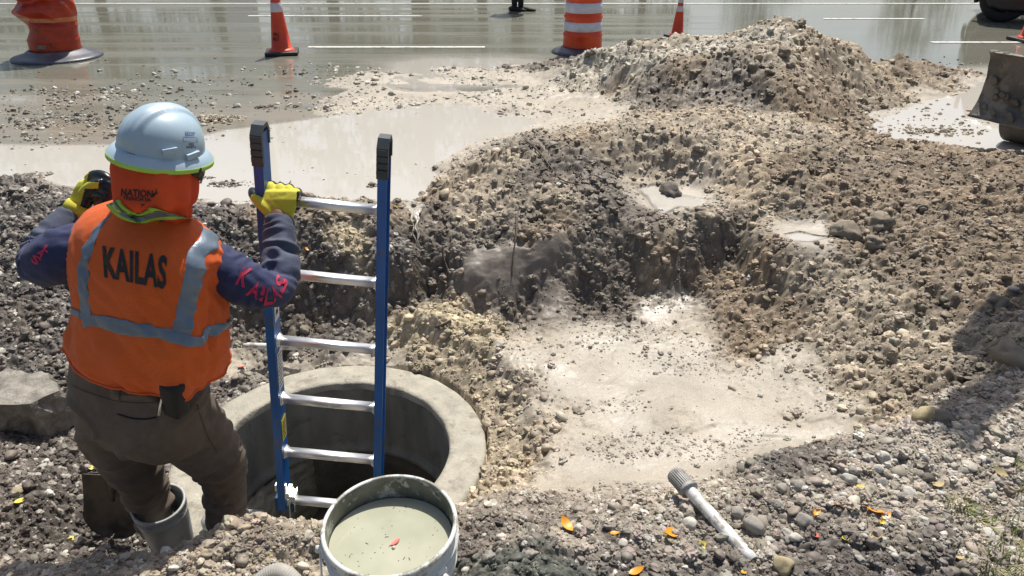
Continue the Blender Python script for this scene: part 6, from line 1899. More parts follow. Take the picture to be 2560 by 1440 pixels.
# front panel of the vest hanging open at the right side
V_ = []; F_ = []
nu, nv = 14, 26
for j in range(nv + 1):
    t = j / nv
    for i in range(nu + 1):
        s_ = i / nu
        pxl = float(np.interp(t, [0, .2, .5, .8, 1], [538, 528, 512, 490, 474])); pxr = float(np.interp(t, [0, .2, .5, .8, 1], [570, 574, 569, 559, 546]))
        py = float(np.interp(t, [0, 1], [742, 944])) - 14 * s_ * t + 10 * math.sin(s_ * 3) * (t > .9)
        d = 2.155 + 0.10 * s_ - 0.02 * math.sin(s_ * math.pi) + 0.006 * math.sin(s_ * 9 + t * 4)
        V_.append(P(pxl + (pxr - pxl) * s_, py, d))
for j in range(nv):
    for i in range(nu): F_.append((j * (nu + 1) + i, j * (nu + 1) + i + 1, (j + 1) * (nu + 1) + i + 1, (j + 1) * (nu + 1) + i))
fp = mk('front_panel', V_, F_, M_VEST, vest)
fv = bvh_of([fp])
decal('reflective_strip', grid_uv(10, 4), [(513, 838), (569, 806), (572, 772), (514, 806)], fv, M_STRIP, fp, 0.003)

# -------- boots
M_BOOT = surf('grey_rubber_boot', (0.34, 0.36, 0.36), (0.46, 0.48, 0.475), 7, 0.45, bmp=0.15, bscale=50, dirt=0.6, dcol=(0.20, 0.17, 0.13), dscale=9, dthr=0.55)
def boot(c_top, c_bot, r_top, fdir):
    mb = MB()
    ax = (c_top - c_bot)
    L_ = ax.length; axn = ax.normalized(); Mz = axn.to_track_quat('Z', 'Y').to_matrix()
    prof = [(r_top - .004, L_ - .06), (r_top - .004, L_ - .001), (r_top, L_ + .001), (r_top + .004, L_), (r_top + .004, L_ - .012), (r_top + .001, L_ - .014), (r_top - .001, L_ - .040), (r_top + .002, L_ - .043), (r_top + .002, L_ - .047), (r_top - .001, L_ - .05), (r_top - .006, L_ - .12), (r_top * .78, L_ * .35), (r_top * .70, L_ * .12), (r_top * .72, 0.0)]
    v, f = lathe(prof, c_bot, 40, Mz); bt = mk('boot', v, f, M_BOOT, per)
    mb = MB(); g = []
    for k in range(46):
        a = 2 * math.pi * k / 46
        p0 = c_bot + Mz @ Vector((math.cos(a) * (r_top + .001), math.sin(a) * (r_top + .001), L_ - .026))
        mb.box(p0, (.0016, .003, .022), Mz @ Matrix.Rotation(a, 3, 'Z'), 0)
    mb.build('ribbed_cuff', M_BOOT, bt, smooth=False)
    mb = MB(); fl = Vector((c_bot.x, c_bot.y, c_bot.z))
    pts = [fl - fdir * .05 + Vector((0, 0, -.02)), fl + Vector((0, 0, -.01)), fl + fdir * .07 + Vector((0, 0, -.025)), fl + fdir * .15 + Vector((0, 0, -.04)), fl + fdir * .19 + Vector((0, 0, -.05))]
    mb.tube(pts, [(.045, .036), (.06, .048), (.045, .05), (.036, .05), (.018, .03)], 18, ref=(0, 0, 1)); mb.build('boot_foot', M_BOOT, bt)
bt_top = P(395, 1258, 2.585)
boot(bt_top, Vector((-1.205, 2.02, -0.58)), 0.084, Vector((.2, .98, 0)))
rb_top = P(572, 1318, 2.73)
boot(Vector((rb_top.x, rb_top.y, rb_top.z)), Vector((rfoot.x, rfoot.y, -0.42)), 0.062, Vector((-.8, .5, 0)))

# -------- gloves
M_GLV = surf('yellow_knit_glove', (0.46, 0.42, 0.025), (0.62, 0.58, 0.06), 7, 0.8, bmp=0.5, bscale=220, bdist=0.0015, dirt=0.55, dcol=(0.17, 0.145, 0.09), dscale=16, dthr=0.60)
M_GBK = surf('black_latex_palm', (0.006, 0.006, 0.007), (0.015, 0.015, 0.017), 20, 0.28, bmp=0.4, bscale=120, bdist=0.002)
def glove(solids, blacks, cuff_pts, cuff_r, name='glove', voxel=0.0032):
    co_, no_, fs_ = remesh(solids, voxel, 2)
    co2 = co_ + no_ * (0.0008 * n3(co_, 60, 60, 60, 2, 7))[:, None]
    fm = []
    fcen = [Vector(co2[list(f)].mean(0).tolist()) for f in fs_]
    for c in fcen: fm.append(1 if blacks(c) else 0)
    g = mk(name, [Vector(c) for c in co2.tolist()], fs_, None, per, mats=[M_GLV, M_GBK], fmat=fm)
    mb = MB(); mb.tube(cuff_pts, cuff_r, 24, wr=lambda t, a: 0.02 * math.sin(a * 12)); mb.build('cuff', M_GLV, g)
    return g
def kp(l): return [P(*q[:3]) for q in l], [q[3] * q[2] / FPX for q in l]
def pxof(q):
    r_ = q - CAM; d = r_.dot(FW); return 1280 + FPX * r_.x / d, 720 - FPX * r_.dot(UP) / d, d
sol = []
# palm block: broad and thin, seen from the back of the hand
def slab(rows, n=28):
    """rows: px, py, distance, half width px, half thickness m"""
    secs = []
    for (px, py, d, hwx, tk) in rows: secs.append((P(px, py, d), RT, FW, hwx * d / FPX, tk, 2.6))
    return loft([(c, u, v, a, b, e) for (c, u, v, a, b, e) in secs], n)
sol.append(slab([(699, 552, 2.385, 33, .022), (699, 538, 2.38, 34, .022), (698, 520, 2.375, 42, .021), (702, 500, 2.375, 46, .020), (705, 480, 2.38, 44, .018), (706, 474, 2.39, 41, .014)]))
fing = [[(679, 486, 2.39, 13), (677, 470, 2.395, 12.5), (679, 463, 2.42, 12), (684, 468, 2.46, 11), (686, 486, 2.48, 10), (682, 500, 2.46, 9)],
        [(702, 484, 2.39, 13), (701, 472, 2.395, 12.5), (702, 467, 2.425, 12), (705, 473, 2.465, 11), (704, 492, 2.485, 10.5), (698, 506, 2.465, 9)],
        [(724, 486, 2.39, 12.5), (723, 475, 2.395, 12), (724, 470, 2.425, 12), (728, 478, 2.465, 11), (728, 497, 2.48, 10), (722, 510, 2.46, 9)],
        [(741, 492, 2.39, 11), (742, 482, 2.40, 11), (745, 480, 2.425, 11), (748, 490, 2.455, 10.5), (747, 508, 2.465, 10), (741, 520, 2.45, 9)]]
for f_ in fing:
    p_, r_ = kp(f_); cc = catmull([(q.x, q.y, q.z, r) for q, r in zip(p_, r_)], 4)
    sol.append(tube([Vector(c[:3].tolist()) for c in cc], [float(c[3]) for c in cc], 14))
thumb = [(684, 536, 2.375, 17), (664, 520, 2.37, 15), (645, 502, 2.375, 13), (633, 486, 2.395, 12), (631, 476, 2.42, 10)]
p_, r_ = kp(thumb); cc = catmull([(q.x, q.y, q.z, r) for q, r in zip(p_, r_)], 4)
sol.append(tube([Vector(c[:3].tolist()) for c in cc], [float(c[3]) for c in cc], 14))
def blk_r(c):
    px, py, d = pxof(c)
    if px < 648 and py < 500 and (px - 630) * 0.9 + (py - 470) * 0.1 > -50: return py < 492 and d > 2.372
    if px > 741 and py > 478: return True
    return d > 2.398 if py < 520 else d > 2.40
glr = glove(sol, blk_r, [P(698, 560, 2.388), P(698, 549, 2.385), P(698, 541, 2.381)], [.0455, .0445, .0435])
gb = bvh_of([glr])
decal('print', font_mesh('FIRM GRIP', bold=0.0, cuts=0), [(716, 486), (675, 492), (674, 486), (716, 480)][::1], gb, surf('faded_print', (0.30, 0.26, 0.04), (0.36, 0.31, 0.05), 30, 0.8), glr, 0.001)
# left hand: fist round the shovel handle
sol = []
sol.append(slab([(192, 525, 2.405, 26, .023), (203, 508, 2.405, 29, .022), (212, 488, 2.40, 31, .022), (222, 470, 2.395, 34, .022), (230, 456, 2.395, 32, .020), (236, 448, 2.40, 24, .015)]))
lf = [[(222, 448, 2.39, 13), (236, 438, 2.375, 13), (256, 439, 2.36, 13), (272, 450, 2.355, 12.5), (281, 462, 2.365, 11)],
      [(232, 462, 2.385, 13), (250, 452, 2.36, 13), (268, 458, 2.35, 12.5), (277, 472, 2.355, 12), (276, 484, 2.37, 10)],
      [(232, 478, 2.385, 12), (248, 470, 2.36, 12), (264, 474, 2.35, 12), (273, 486, 2.355, 11.5), (270, 498, 2.37, 9.5)],
      [(230, 492, 2.39, 11), (244, 486, 2.365, 11), (258, 490, 2.355, 11), (266, 500, 2.36, 10), (262, 508, 2.375, 9)]]
for f_ in lf:
    p_, r_ = kp(f_); cc = catmull([(q.x, q.y, q.z, r) for q, r in zip(p_, r_)], 4)
    sol.append(tube([Vector(c[:3].tolist()) for c in cc], [float(c[3]) for c in cc], 14))
p_, r_ = kp([(208, 486, 2.375, 14), (222, 470, 2.355, 13.5), (238, 460, 2.34, 12), (254, 458, 2.335, 11)]); cc = catmull([(q.x, q.y, q.z, r) for q, r in zip(p_, r_)], 4)
sol.append(tube([Vector(c[:3].tolist()) for c in cc], [float(c[3]) for c in cc], 14))
def blk_l(c):
    px, py, d = pxof(c)
    return px + 0.25 * (py - 470) > 212 and not (455 < py < 472 and px < 246 and d < 2.375)
gll = glove(sol, blk_l, [P(184, 534, 2.405), P(194, 520, 2.405), P(200, 510, 2.405)], [.040, .039, .037])
# ------------------------------------------------------------------ crumbs, clods and gravel lying loose: uncountable, one point cloud
rg = np.random.default_rng(11)
def fine(arr, x, y):
    r = np.interp(y, ys, np.arange(NR)); c = (x / halfw(y) + 1) / 2 * (NC - 1)
    r = np.clip(r, 0, NR - 1.001); c = np.clip(c, 0, NC - 1.001); i = r.astype(int); j = c.astype(int); fr = r - i; fc = c - j
    if arr.ndim == 3: fr = fr[:, None]; fc = fc[:, None]
    return (arr[i, j] * (1 - fc) + arr[i, j + 1] * fc) * (1 - fr) + (arr[i + 1, j] * (1 - fc) + arr[i + 1, j + 1] * fc) * fr
PX = []; PS = []; PC = []
def scatter(n, y0_, y1_, smin, smax, power, dens_fn, col_fn, flat_=0.75, sink=0.42, zfn=None, seed=0):
    r = np.random.default_rng(seed)
    u = r.random(n); y = y0_ * (y1_ / y0_) ** u
    x = (r.random(n) * 2 - 1) * (0.60 * y + 0.75)
    ch_ = fine(CH, x, y); col_ = fine(col, x, y)
    keep = r.random(n) < dens_fn(x, y, ch_)
    rr_ = np.hypot(x - RING_C.x, y - RING_C.y)
    keep &= rr_ > R_OUT + 0.005
    x, y, ch_, col_ = x[keep], y[keep], ch_[keep], col_[keep]
    k = len(x)
    s = smin * (1 - r.random(k)) ** (-1 / power); s = np.minimum(s, smax) * np.clip(0.55 + 0.14 * y, 0.7, 1.5)
    z = fine(Zf, x, y) if zfn is None else zfn(x, y)
    z = z + s * (0.5 - sink - 0.14 * np.clip((ch_[:, 0] - .65) * 4, 0, 1))
    PX.append(np.stack([x, y, z], 1)); PS.append(s); PC.append(np.clip(col_fn(col_, ch_, r, k, x, y), 0.01, 0.8))
nearbucket = lambda x, y: np.hypot(x + .27, y - 1.2) > 0.165
# same stuff as the ground it lies on
scatter(160000, 0.85, 8.6, 0.0034, 0.023, 2.0, lambda x, y, c: np.clip(c[:, 4], 0, 1) * np.clip(c[:, 0] * 1.6, 0, 1) * (1 - 0.3 * np.clip((c[:, 0] - .65) * 4, 0, 1)) * nearbucket(x, y),
        lambda c, h, r, k, x, y: c * (0.85 + 0.62 * r.random(k))[:, None] * (1 + 0.1 * (r.random((k, 3)) - .5)), seed=1)
# bigger clods
scatter(7000, 1.1, 8.2, 0.010, 0.028, 3.4, lambda x, y, c: np.clip(c[:, 0] - .35, 0, 1) * 0.9 * np.clip(c[:, 4], 0, 1) * (y > 1.9),
        lambda c, h, r, k, x, y: c * (0.9 + 0.4 * r.random(k))[:, None], sink=0.35, seed=2)
# pale limestone bits
def white(c, h, r, k, x, y):
    b = np.array([0.56, 0.53, 0.46]) * (0.62 + 0.5 * r.random(k))[:, None]
    m = r.random(k)[:, None]
    return np.where(m < 0.5, b, b * 0.5 + c * 0.7)
scatter(60000, 0.85, 8.4, 0.0030, 0.019, 1.8, lambda x, y, c: np.clip(c[:, 5] - 0.18, 0, 1) * np.clip(c[:, 4], 0, 1.4) * 0.55 * nearbucket(x, y), white, seed=3)
# crumbs in drifts over the smooth mud
scatter(34000, 2.0, 4.4, 0.0028, 0.010, 2.5, lambda x, y, c: (c[:, 0] < .35) * (x > -.1) * np.clip(fbm(x * 2.2, y * 5, 3, 66) * 4.5 - 0.6, 0.01, 1) * (fine(Zf, x, y) < -.2),
        lambda c, h, r, k, x, y: c * (0.7 + 0.4 * r.random(k))[:, None], sink=.5, seed=4)
# debris washed over the road
def roadd(x, y, c):
    q = np.zeros(len(x))
    for (px, py, sx, sy, a) in ((200, 250, .9, .6, .9), (90, 300, .8, .5, .9), (330, 235, .8, .45, .5), (250, 340, .9, .3, .7), (560, 235, 1.1, .35, .28), (760, 175, 1.0, .35, .3), (680, 270, .7, .3, .2), (400, 200, 1.2, .5, .25), (2480, 165, 1.2, .4, .4), (0, 160, 2, 1, .06)):
        g = G(px, py, 0); q = np.maximum(q, a * np.exp(-((x - g.x) / sx) ** 2 - ((y - g.y) / sy) ** 2))
    q *= np.clip(0.45 + 1.6 * fbm(x * 2.5, y * 4, 4, 81), 0.03, 1)
    return q * (fine(Zf, x, y) < 0.004)
scatter(34000, 4.6, 9.5, 0.0042, 0.016, 2.2, roadd,
        lambda c, h, r, k, x, y: np.where(r.random(k)[:, None] < .55, np.array([0.16, 0.135, 0.105]) * (0.6 + 1.0 * r.random(k))[:, None], np.array([0.50, 0.47, 0.40]) * (0.6 + .6 * r.random(k))[:, None]),
        zfn=lambda x, y: np.full(len(x), 0.0), sink=.3, seed=5)
# a small heap of wet clods on the asphalt and scraps by the puddle edges
def spot(px, py, sx, sy, n, z0, h, s0, c0, seed):
    r = np.random.default_rng(seed); g = G(px, py, z0)
    a = r.normal(size=(n, 2)) * np.array([sx, sy]); zz = z0 + h * np.exp(-(a[:, 0] / sx) ** 2 - (a[:, 1] / sy) ** 2)
    PX.append(np.stack([g.x + a[:, 0], g.y + a[:, 1], zz], 1)); s = s0 * (1 - r.random(n)) ** (-.45); PS.append(np.minimum(s, s0 * 3))
    PC.append(np.clip(np.array(c0) * (0.6 + .8 * r.random(n))[:, None], .01, .8))
spot(528, 299, .12, .06, 260, .0, .035, .007, (.38, .32, .24), 21)
spot(655, 268, .03, .02, 10, .0, .01, .012, (.2, .17, .14), 22)
spot(570, 460, .07, .03, 60, .004, .004, .004, (.12, .10, .08), 23)
spot(515, 445, .03, .012, 25, .004, .004, .004, (.10, .085, .07), 24)
spot(933, 465, .014, .01, 14, .004, .01, .008, (.22, .18, .14), 25)
spot(880, 430, .35, .10, 26, .003, .0, .003, (.25, .21, .16), 26)
spot(1150, 440, .30, .12, 22, .003, .0, .003, (.25, .21, .16), 27)
spot(2300, 300, .5, .3, 160, .004, .0, .006, (.33, .28, .22), 28)
spot(2330, 330, .25, .06, 120, .004, .006, .007, (.30, .26, .2), 29)
X3 = np.concatenate(PX); S3 = np.concatenate(PS); C3 = np.concatenate(PC)
npt = len(X3)
me = bpy.data.meshes.new('loose_clods'); me.vertices.add(npt); me.vertices.foreach_set('co', X3.astype(np.float32).ravel())
at = me.attributes.new('scl', 'FLOAT_VECTOR', 'POINT')
sv = S3[:, None] * np.stack([0.8 + .5 * rg.random(npt), 0.7 + .4 * rg.random(npt), 0.5 + .35 * rg.random(npt)], 1)
at.data.foreach_set('vector', sv.astype(np.float32).ravel())
at = me.attributes.new('rot', 'FLOAT_VECTOR', 'POINT')
rv = np.stack([(rg.random(npt) - .5) * 1.0, (rg.random(npt) - .5) * 1.0, rg.random(npt) * 6.283], 1); at.data.foreach_set('vector', rv.astype(np.float32).ravel())
at = me.attributes.new('var', 'INT', 'POINT'); at.data.foreach_set('value', rg.integers(0, 6, npt).astype(np.int32))
at = me.attributes.new('tint', 'FLOAT_VECTOR', 'POINT'); at.data.foreach_set('vector', C3.astype(np.float32).ravel())
M_CLOD, nc_, bc_ = mat_new('loose_earth')
a_ = nc_.nodes.new('ShaderNodeAttribute'); a_.attribute_type = 'INSTANCER'; a_.attribute_name = 'tint'
_, f_ = noise_fac(nc_, 3, 4, 0.7, 0.3, 0.7)
mr = nc_.nodes.new('ShaderNodeMapRange'); mr.inputs['To Min'].default_value = 0.75; mr.inputs['To Max'].default_value = 1.2
nc_.links.new(f_, mr.inputs['Value'])
vm = nc_.nodes.new('ShaderNodeVectorMath'); vm.operation = 'SCALE'; nc_.links.new(a_.outputs['Vector'], vm.inputs[0]); nc_.links.new(mr.outputs[0], vm.inputs['Scale'])
nc_.links.new(vm.outputs[0], bc_.inputs['Base Color']); bc_.inputs['Roughness'].default_value = 0.62
ng = bpy.data.node_groups.new('scatter_clods', 'GeometryNodeTree')
ng.interface.new_socket('Geometry', in_out='INPUT', socket_type='NodeSocketGeometry'); ng.interface.new_socket('Geometry', in_out='OUTPUT', socket_type='NodeSocketGeometry')
L = ng.links.new
gi = ng.nodes.new('NodeGroupInput'); go = ng.nodes.new('NodeGroupOutput')
g2i = ng.nodes.new('GeometryNodeGeometryToInstance')
for k in range(6):
    ico = ng.nodes.new('GeometryNodeMeshIcoSphere'); ico.inputs['Radius'].default_value = 1.0; ico.inputs['Subdivisions'].default_value = 3 if k < 3 else 2
    sp = ng.nodes.new('GeometryNodeSetPosition'); nz = ng.nodes.new('ShaderNodeTexNoise'); nz.noise_dimensions = '4D'
    nz.inputs['W'].default_value = k * 7.3; nz.inputs['Scale'].default_value = 1.5 + 0.3 * k; nz.inputs['Detail'].default_value = 4; nz.inputs['Roughness'].default_value = 0.65
    pos = ng.nodes.new('GeometryNodeInputPosition'); L(pos.outputs[0], nz.inputs['Vector'])
    sb_ = ng.nodes.new('ShaderNodeMath'); sb_.operation = 'SUBTRACT'; sb_.inputs[1].default_value = 0.5; L(nz.outputs['Fac'], sb_.inputs[0])
    ml = ng.nodes.new('ShaderNodeMath'); ml.operation = 'MULTIPLY'; ml.inputs[1].default_value = 2.5; L(sb_.outputs[0], ml.inputs[0])
    vs2 = ng.nodes.new('ShaderNodeVectorMath'); vs2.operation = 'SCALE'; L(pos.outputs[0], vs2.inputs[0]); L(ml.outputs[0], vs2.inputs['Scale'])
    L(ico.outputs[0], sp.inputs['Geometry']); L(vs2.outputs[0], sp.inputs['Offset'])
    sm_ = ng.nodes.new('GeometryNodeSetShadeSmooth'); sm_.inputs['Shade Smooth'].default_value = k in (0, 3)
    L(sp.outputs[0], sm_.inputs['Geometry'])
    st2 = ng.nodes.new('GeometryNodeSetMaterial'); st2.inputs['Material'].default_value = M_CLOD; L(sm_.outputs[0], st2.inputs['Geometry'])
    L(st2.outputs[0], g2i.inputs[0])
iop = ng.nodes.new('GeometryNodeInstanceOnPoints'); iop.inputs['Pick Instance'].default_value = True
m2p = ng.nodes.new('GeometryNodeMeshToPoints'); L(gi.outputs[0], m2p.inputs['Mesh'])
L(m2p.outputs[0], iop.inputs['Points']); L(g2i.outputs[0], iop.inputs['Instance'])
def named(t, nm):
    n = ng.nodes.new('GeometryNodeInputNamedAttribute'); n.data_type = t; n.inputs['Name'].default_value = nm; return [o for o in n.outputs if o.enabled and o.name == 'Attribute'][0]
L(named('INT', 'var'), iop.inputs['Instance Index']); L(named('FLOAT_VECTOR', 'scl'), iop.inputs['Scale'])
e2r = ng.nodes.new('FunctionNodeEulerToRotation'); L(named('FLOAT_VECTOR', 'rot'), e2r.inputs[0]); L(e2r.outputs[0], iop.inputs['Rotation'])
L(iop.outputs[0], go.inputs[0])
lc = bpy.data.objects.new('loose_clods', me); COL.objects.link(lc)
md = lc.modifiers.new('scatter', 'NODES'); md.node_group = ng
me.materials.append(M_CLOD)
tag(lc, 'countless crumbs, clods and gravel bits lying on the dug ground and wet road', kind='stuff')

# ------------------------------------------------------------------ stones one can pick out
M_STONE = {
 'white': M_WST,
 'grey': surf('grey_limestone', (0.26, 0.235, 0.20), (0.44, 0.41, 0.355), 30, 0.85, bmp=0.6, bscale=150, bdist=0.004, dirt=0.6, dcol=(0.16, 0.135, 0.11), dscale=22),
 'tan': surf('tan_stone', (0.36, 0.29, 0.16), (0.52, 0.44, 0.27), 25, 0.85, bmp=0.6, bscale=150, bdist=0.004, dirt=0.5, dscale=20),
 'dark': surf('mud_coated_stone', (0.12, 0.10, 0.082), (0.22, 0.19, 0.155), 25, 0.6, bmp=0.6, bscale=110, bdist=0.005),
 'clod': surf('pale_clod', (0.30, 0.25, 0.185), (0.42, 0.36, 0.275), 30, 0.85, bmp=0.8, bscale=70, bdist=0.008),
}
protos_st = {}
def stone(px, py, wpx, kind, label, group=None, seed=None, name='stone', cat='stone', flatn=0.7, q=None):
    q = q or onT(px, py); d = (q - CAM).dot(FW); s = wpx / 2 * d / FPX
    sd_ = (seed if seed is not None else int(px * 7 + py * 3)) % 9
    key = (kind, sd_)
    if key not in protos_st:
        o = pebble(name, (0, 0, 0), 1.0, M_STONE[kind], sd_ * 13 + 1, 3, 0.75, lump=(0.8 if kind in ('clod', 'dark') else 0.22))
        me_ = o.data; bpy.data.objects.remove(o); me_.name = 'stone_' + kind
        # centre of the mesh back to its middle
        z0 = min(v.co.z for v in me_.vertices); z1 = max(v.co.z for v in me_.vertices); me_.transform(Matrix.Translation((0, 0, -(z0 + z1) / 2)))
        protos_st[key] = me_
    o = bpy.data.objects.new(name, protos_st[key]); COL.objects.link(o)
    o.location = (q.x, q.y, q.z + s * 0.30); o.scale = (s, s * .95, s * flatn / .7); rn = random.Random(int(px + py * 5))
    o.rotation_euler = (rn.uniform(-.3, .3), rn.uniform(-.3, .3), rn.uniform(0, 6.28))
    return tag(o, label, cat, group)
A1 = lambda x, y: (1500 + x * .414, 1000 + y * .414)
special = [
 (*A1(1965, 118), 62, 'tan', 'large yellow-brown rock on the crest at the edge of the shadow, right side'),
 (*A1(2090, 150), 64, 'dark', 'large dark rock in the shadow just right of the yellow-brown rock'),  # shaded rock: its shade is put into the dark stone colour
 (*A1(540, 755), 40, 'white', 'chunky white stone just left of the plastic pipe'),
 (*A1(930, 775), 52, 'grey', 'flat grey stone right of the lower end of the plastic pipe'),
 (*A1(1100, 1012), 58, 'tan', 'pale yellowish rock at the bottom edge, below the plastic pipe end'),
 (*A1(1230, 740), 46, 'grey', 'knobbly grey rock near a red leaf on the gravel bank'),
 (*A1(1065, 650), 44, 'grey', 'rounded grey rock in the middle of the gravel bank'),
 (*A1(1195, 530), 42, 'grey', 'squarish grey rock near the dark crest of the gravel bank'),
 (*A1(1095, 540), 34, 'grey', 'grey rock left of the squarish one on the gravel bank'),
 (*A1(830, 690), 38, 'grey', 'rounded grey stone right beside the middle of the plastic pipe'),
 (*A1(1715, 345), 32, 'white', 'bright white stone high on the right gravel bank'),
 (*A1(1500, 490), 42, 'white', 'long white stone lying above a yellow leaf'),
 (*A1(1680, 420), 28, 'white', 'angular white stone below the bright white one'),
 (*A1(1700, 510), 34, 'grey', 'speckled grey stone right of the long white stone'),
 (*A1(1870, 580), 40, 'white', 'white stone beside the first grass blades'),
 (*A1(2340, 830), 42, 'white', 'white stone near the right grass tufts'),
 (*A1(2250, 960), 30, 'white', 'small white stone near the lower right grass tuft'),
 (*A1(1175, 840), 36, 'white', 'white stone right of the red leaf'),
 (*A1(1960, 480), 34, 'dark', 'dark grey stone on the right of the gravel bank'),
 (*A1(2190, 440), 28, 'grey', 'grey stone at the right of the dark stone'),
 (1158, 1268, 26, 'white', 'white stone right beside the bucket rim'),
 (1447, 1324, 30, 'white', 'white stone beside the orange leaf above the clay heap'),
 (1556, 1362, 28, 'white', 'pale stone right of the grey-green clay heap'),
 (1675, 487, 52, 'dark', 'dark lump standing in the small puddle on the spoil ridge'),
 (2113, 590, 60, 'clod', 'large clod left of the biggest one on the right slope'),
 (2200, 565, 66, 'clod', 'biggest clod on the right slope'),
 (2185, 612, 46, 'clod', 'angular clod just below the biggest clod'),
 (2285, 640, 34, 'clod', 'round clod right of and below the biggest clod'),
 (2535, 905, 80, 'clod', 'big clod at the right edge above the shadow'),
 (2490, 760, 52, 'clod', 'clod at the right edge above the big shadowed one'),
 (1475, 138, 24, 'dark', 'dark lump below the white-banded drum'),
 (2000, 62, 26, 'clod', 'lump on the very top of the spoil heap'),
 (1960, 135, 36, 'clod', 'lump on the front of the spoil heap below its top'),
 (655, 272, 12, 'dark', 'small dark stone alone on the wet road above the ladder'),
 (295, 226, 16, 'white', 'pale stone alone on the wet road right of the crushed drum'),
 (70, 1012, 22, 'grey', 'grey stone in the dirt just below the concrete slab'),
 (118, 1040, 34, 'grey', 'large grey stone below the right end of the concrete slab'),
 (45, 1230, 28, 'tan', 'yellowish stone at the left edge above the near bank'),
 (200, 1108, 14, 'white', 'small white stone left of the worker knee'),
 (645, 485 - 0, 0, '', ''),
]
for (px, py, w_, kd_, lb_) in special:
    if w_ == 0: continue
    stone(px, py, w_, kd_, lb_, name='stone' if kd_ != 'clod' else 'clod', cat='stone' if kd_ != 'clod' else 'clod')
rn = random.Random(5)
def bank(n, box, wr_, kinds, group, label, cond=None, name='stone', cat='stone'):
    k = 0; t = 0
    while k < n and t < n * 40:
        t += 1
        px = rn.uniform(box[0], box[2]); py = rn.uniform(box[1], box[3])
        if cond and not cond(px, py): continue
        w_ = wr_[0] + (wr_[1] - wr_[0]) * rn.random() ** 2.2
        stone(px, py, w_, rn.choice(kinds), label, group, name=name, cat=cat, seed=rn.randrange(9)); k += 1
bank(120, (1500, 1090, 2560, 1430), (9, 26), ['white', 'white', 'grey', 'grey'], 'pale stones on the near right gravel bank', 'small pale limestone among many on the near right gravel bank', lambda x, y: y > 1235 - max(0, x - 1900) * .42 and y < 1400)
bank(40, (1160, 1290, 1720, 1430), (8, 20), ['white', 'grey'], 'pale stones right of the bucket', 'small pale stone among many in the dirt right of the bucket', lambda x, y: not (1230 < x < 1460 and y > 1335))
bank(45, (0, 1330, 800, 1438), (8, 26), ['grey', 'white', 'tan'], 'stones in the near brown bank', 'small stone among many in the brown bank at the bottom left', lambda x, y: y > 1430 - x * .12)
bank(40, (0, 1060, 320, 1300), (8, 24), ['grey', 'dark', 'dark'], 'stones left of the worker', 'small stone among many in the dirt left of the worker', lambda x, y: x < 330 - (y - 1060) * .3)
bank(35, (0, 480, 160, 900), (10, 30), ['grey', 'dark', 'dark', 'dark'], 'stones on the left bank', 'mud-coated stone among many on the left bank behind the worker', lambda x, y: x < 150)
bank(30, (580, 560, 1030, 860), (9, 26), ['dark', 'grey', 'clod'], 'stones in the bank behind the ladder', 'mud-coated stone among many in the bank behind the ladder')
bank(40, (1750, 420, 2540, 900), (10, 26), ['clod'], 'clods on the right slope', 'earth clod among many on the right slope of the pit', lambda x, y: y < 980 and (x - 1750) > (y - 700) * .9, name='clod', cat='clod')
bank(30, (1080, 400, 1560, 560), (9, 18), ['clod', 'dark'], 'clods on the near spoil ridge', 'earth clod among many on the spoil ridge beside the puddle', name='clod', cat='clod')
bank(24, (1600, 90, 2300, 260), (9, 20), ['clod'], 'clods on the big spoil heap', 'earth clod among many on the big spoil heap', lambda x, y: y > 60 + abs(x - 1980) * .16 + 30, name='clod', cat='clod')

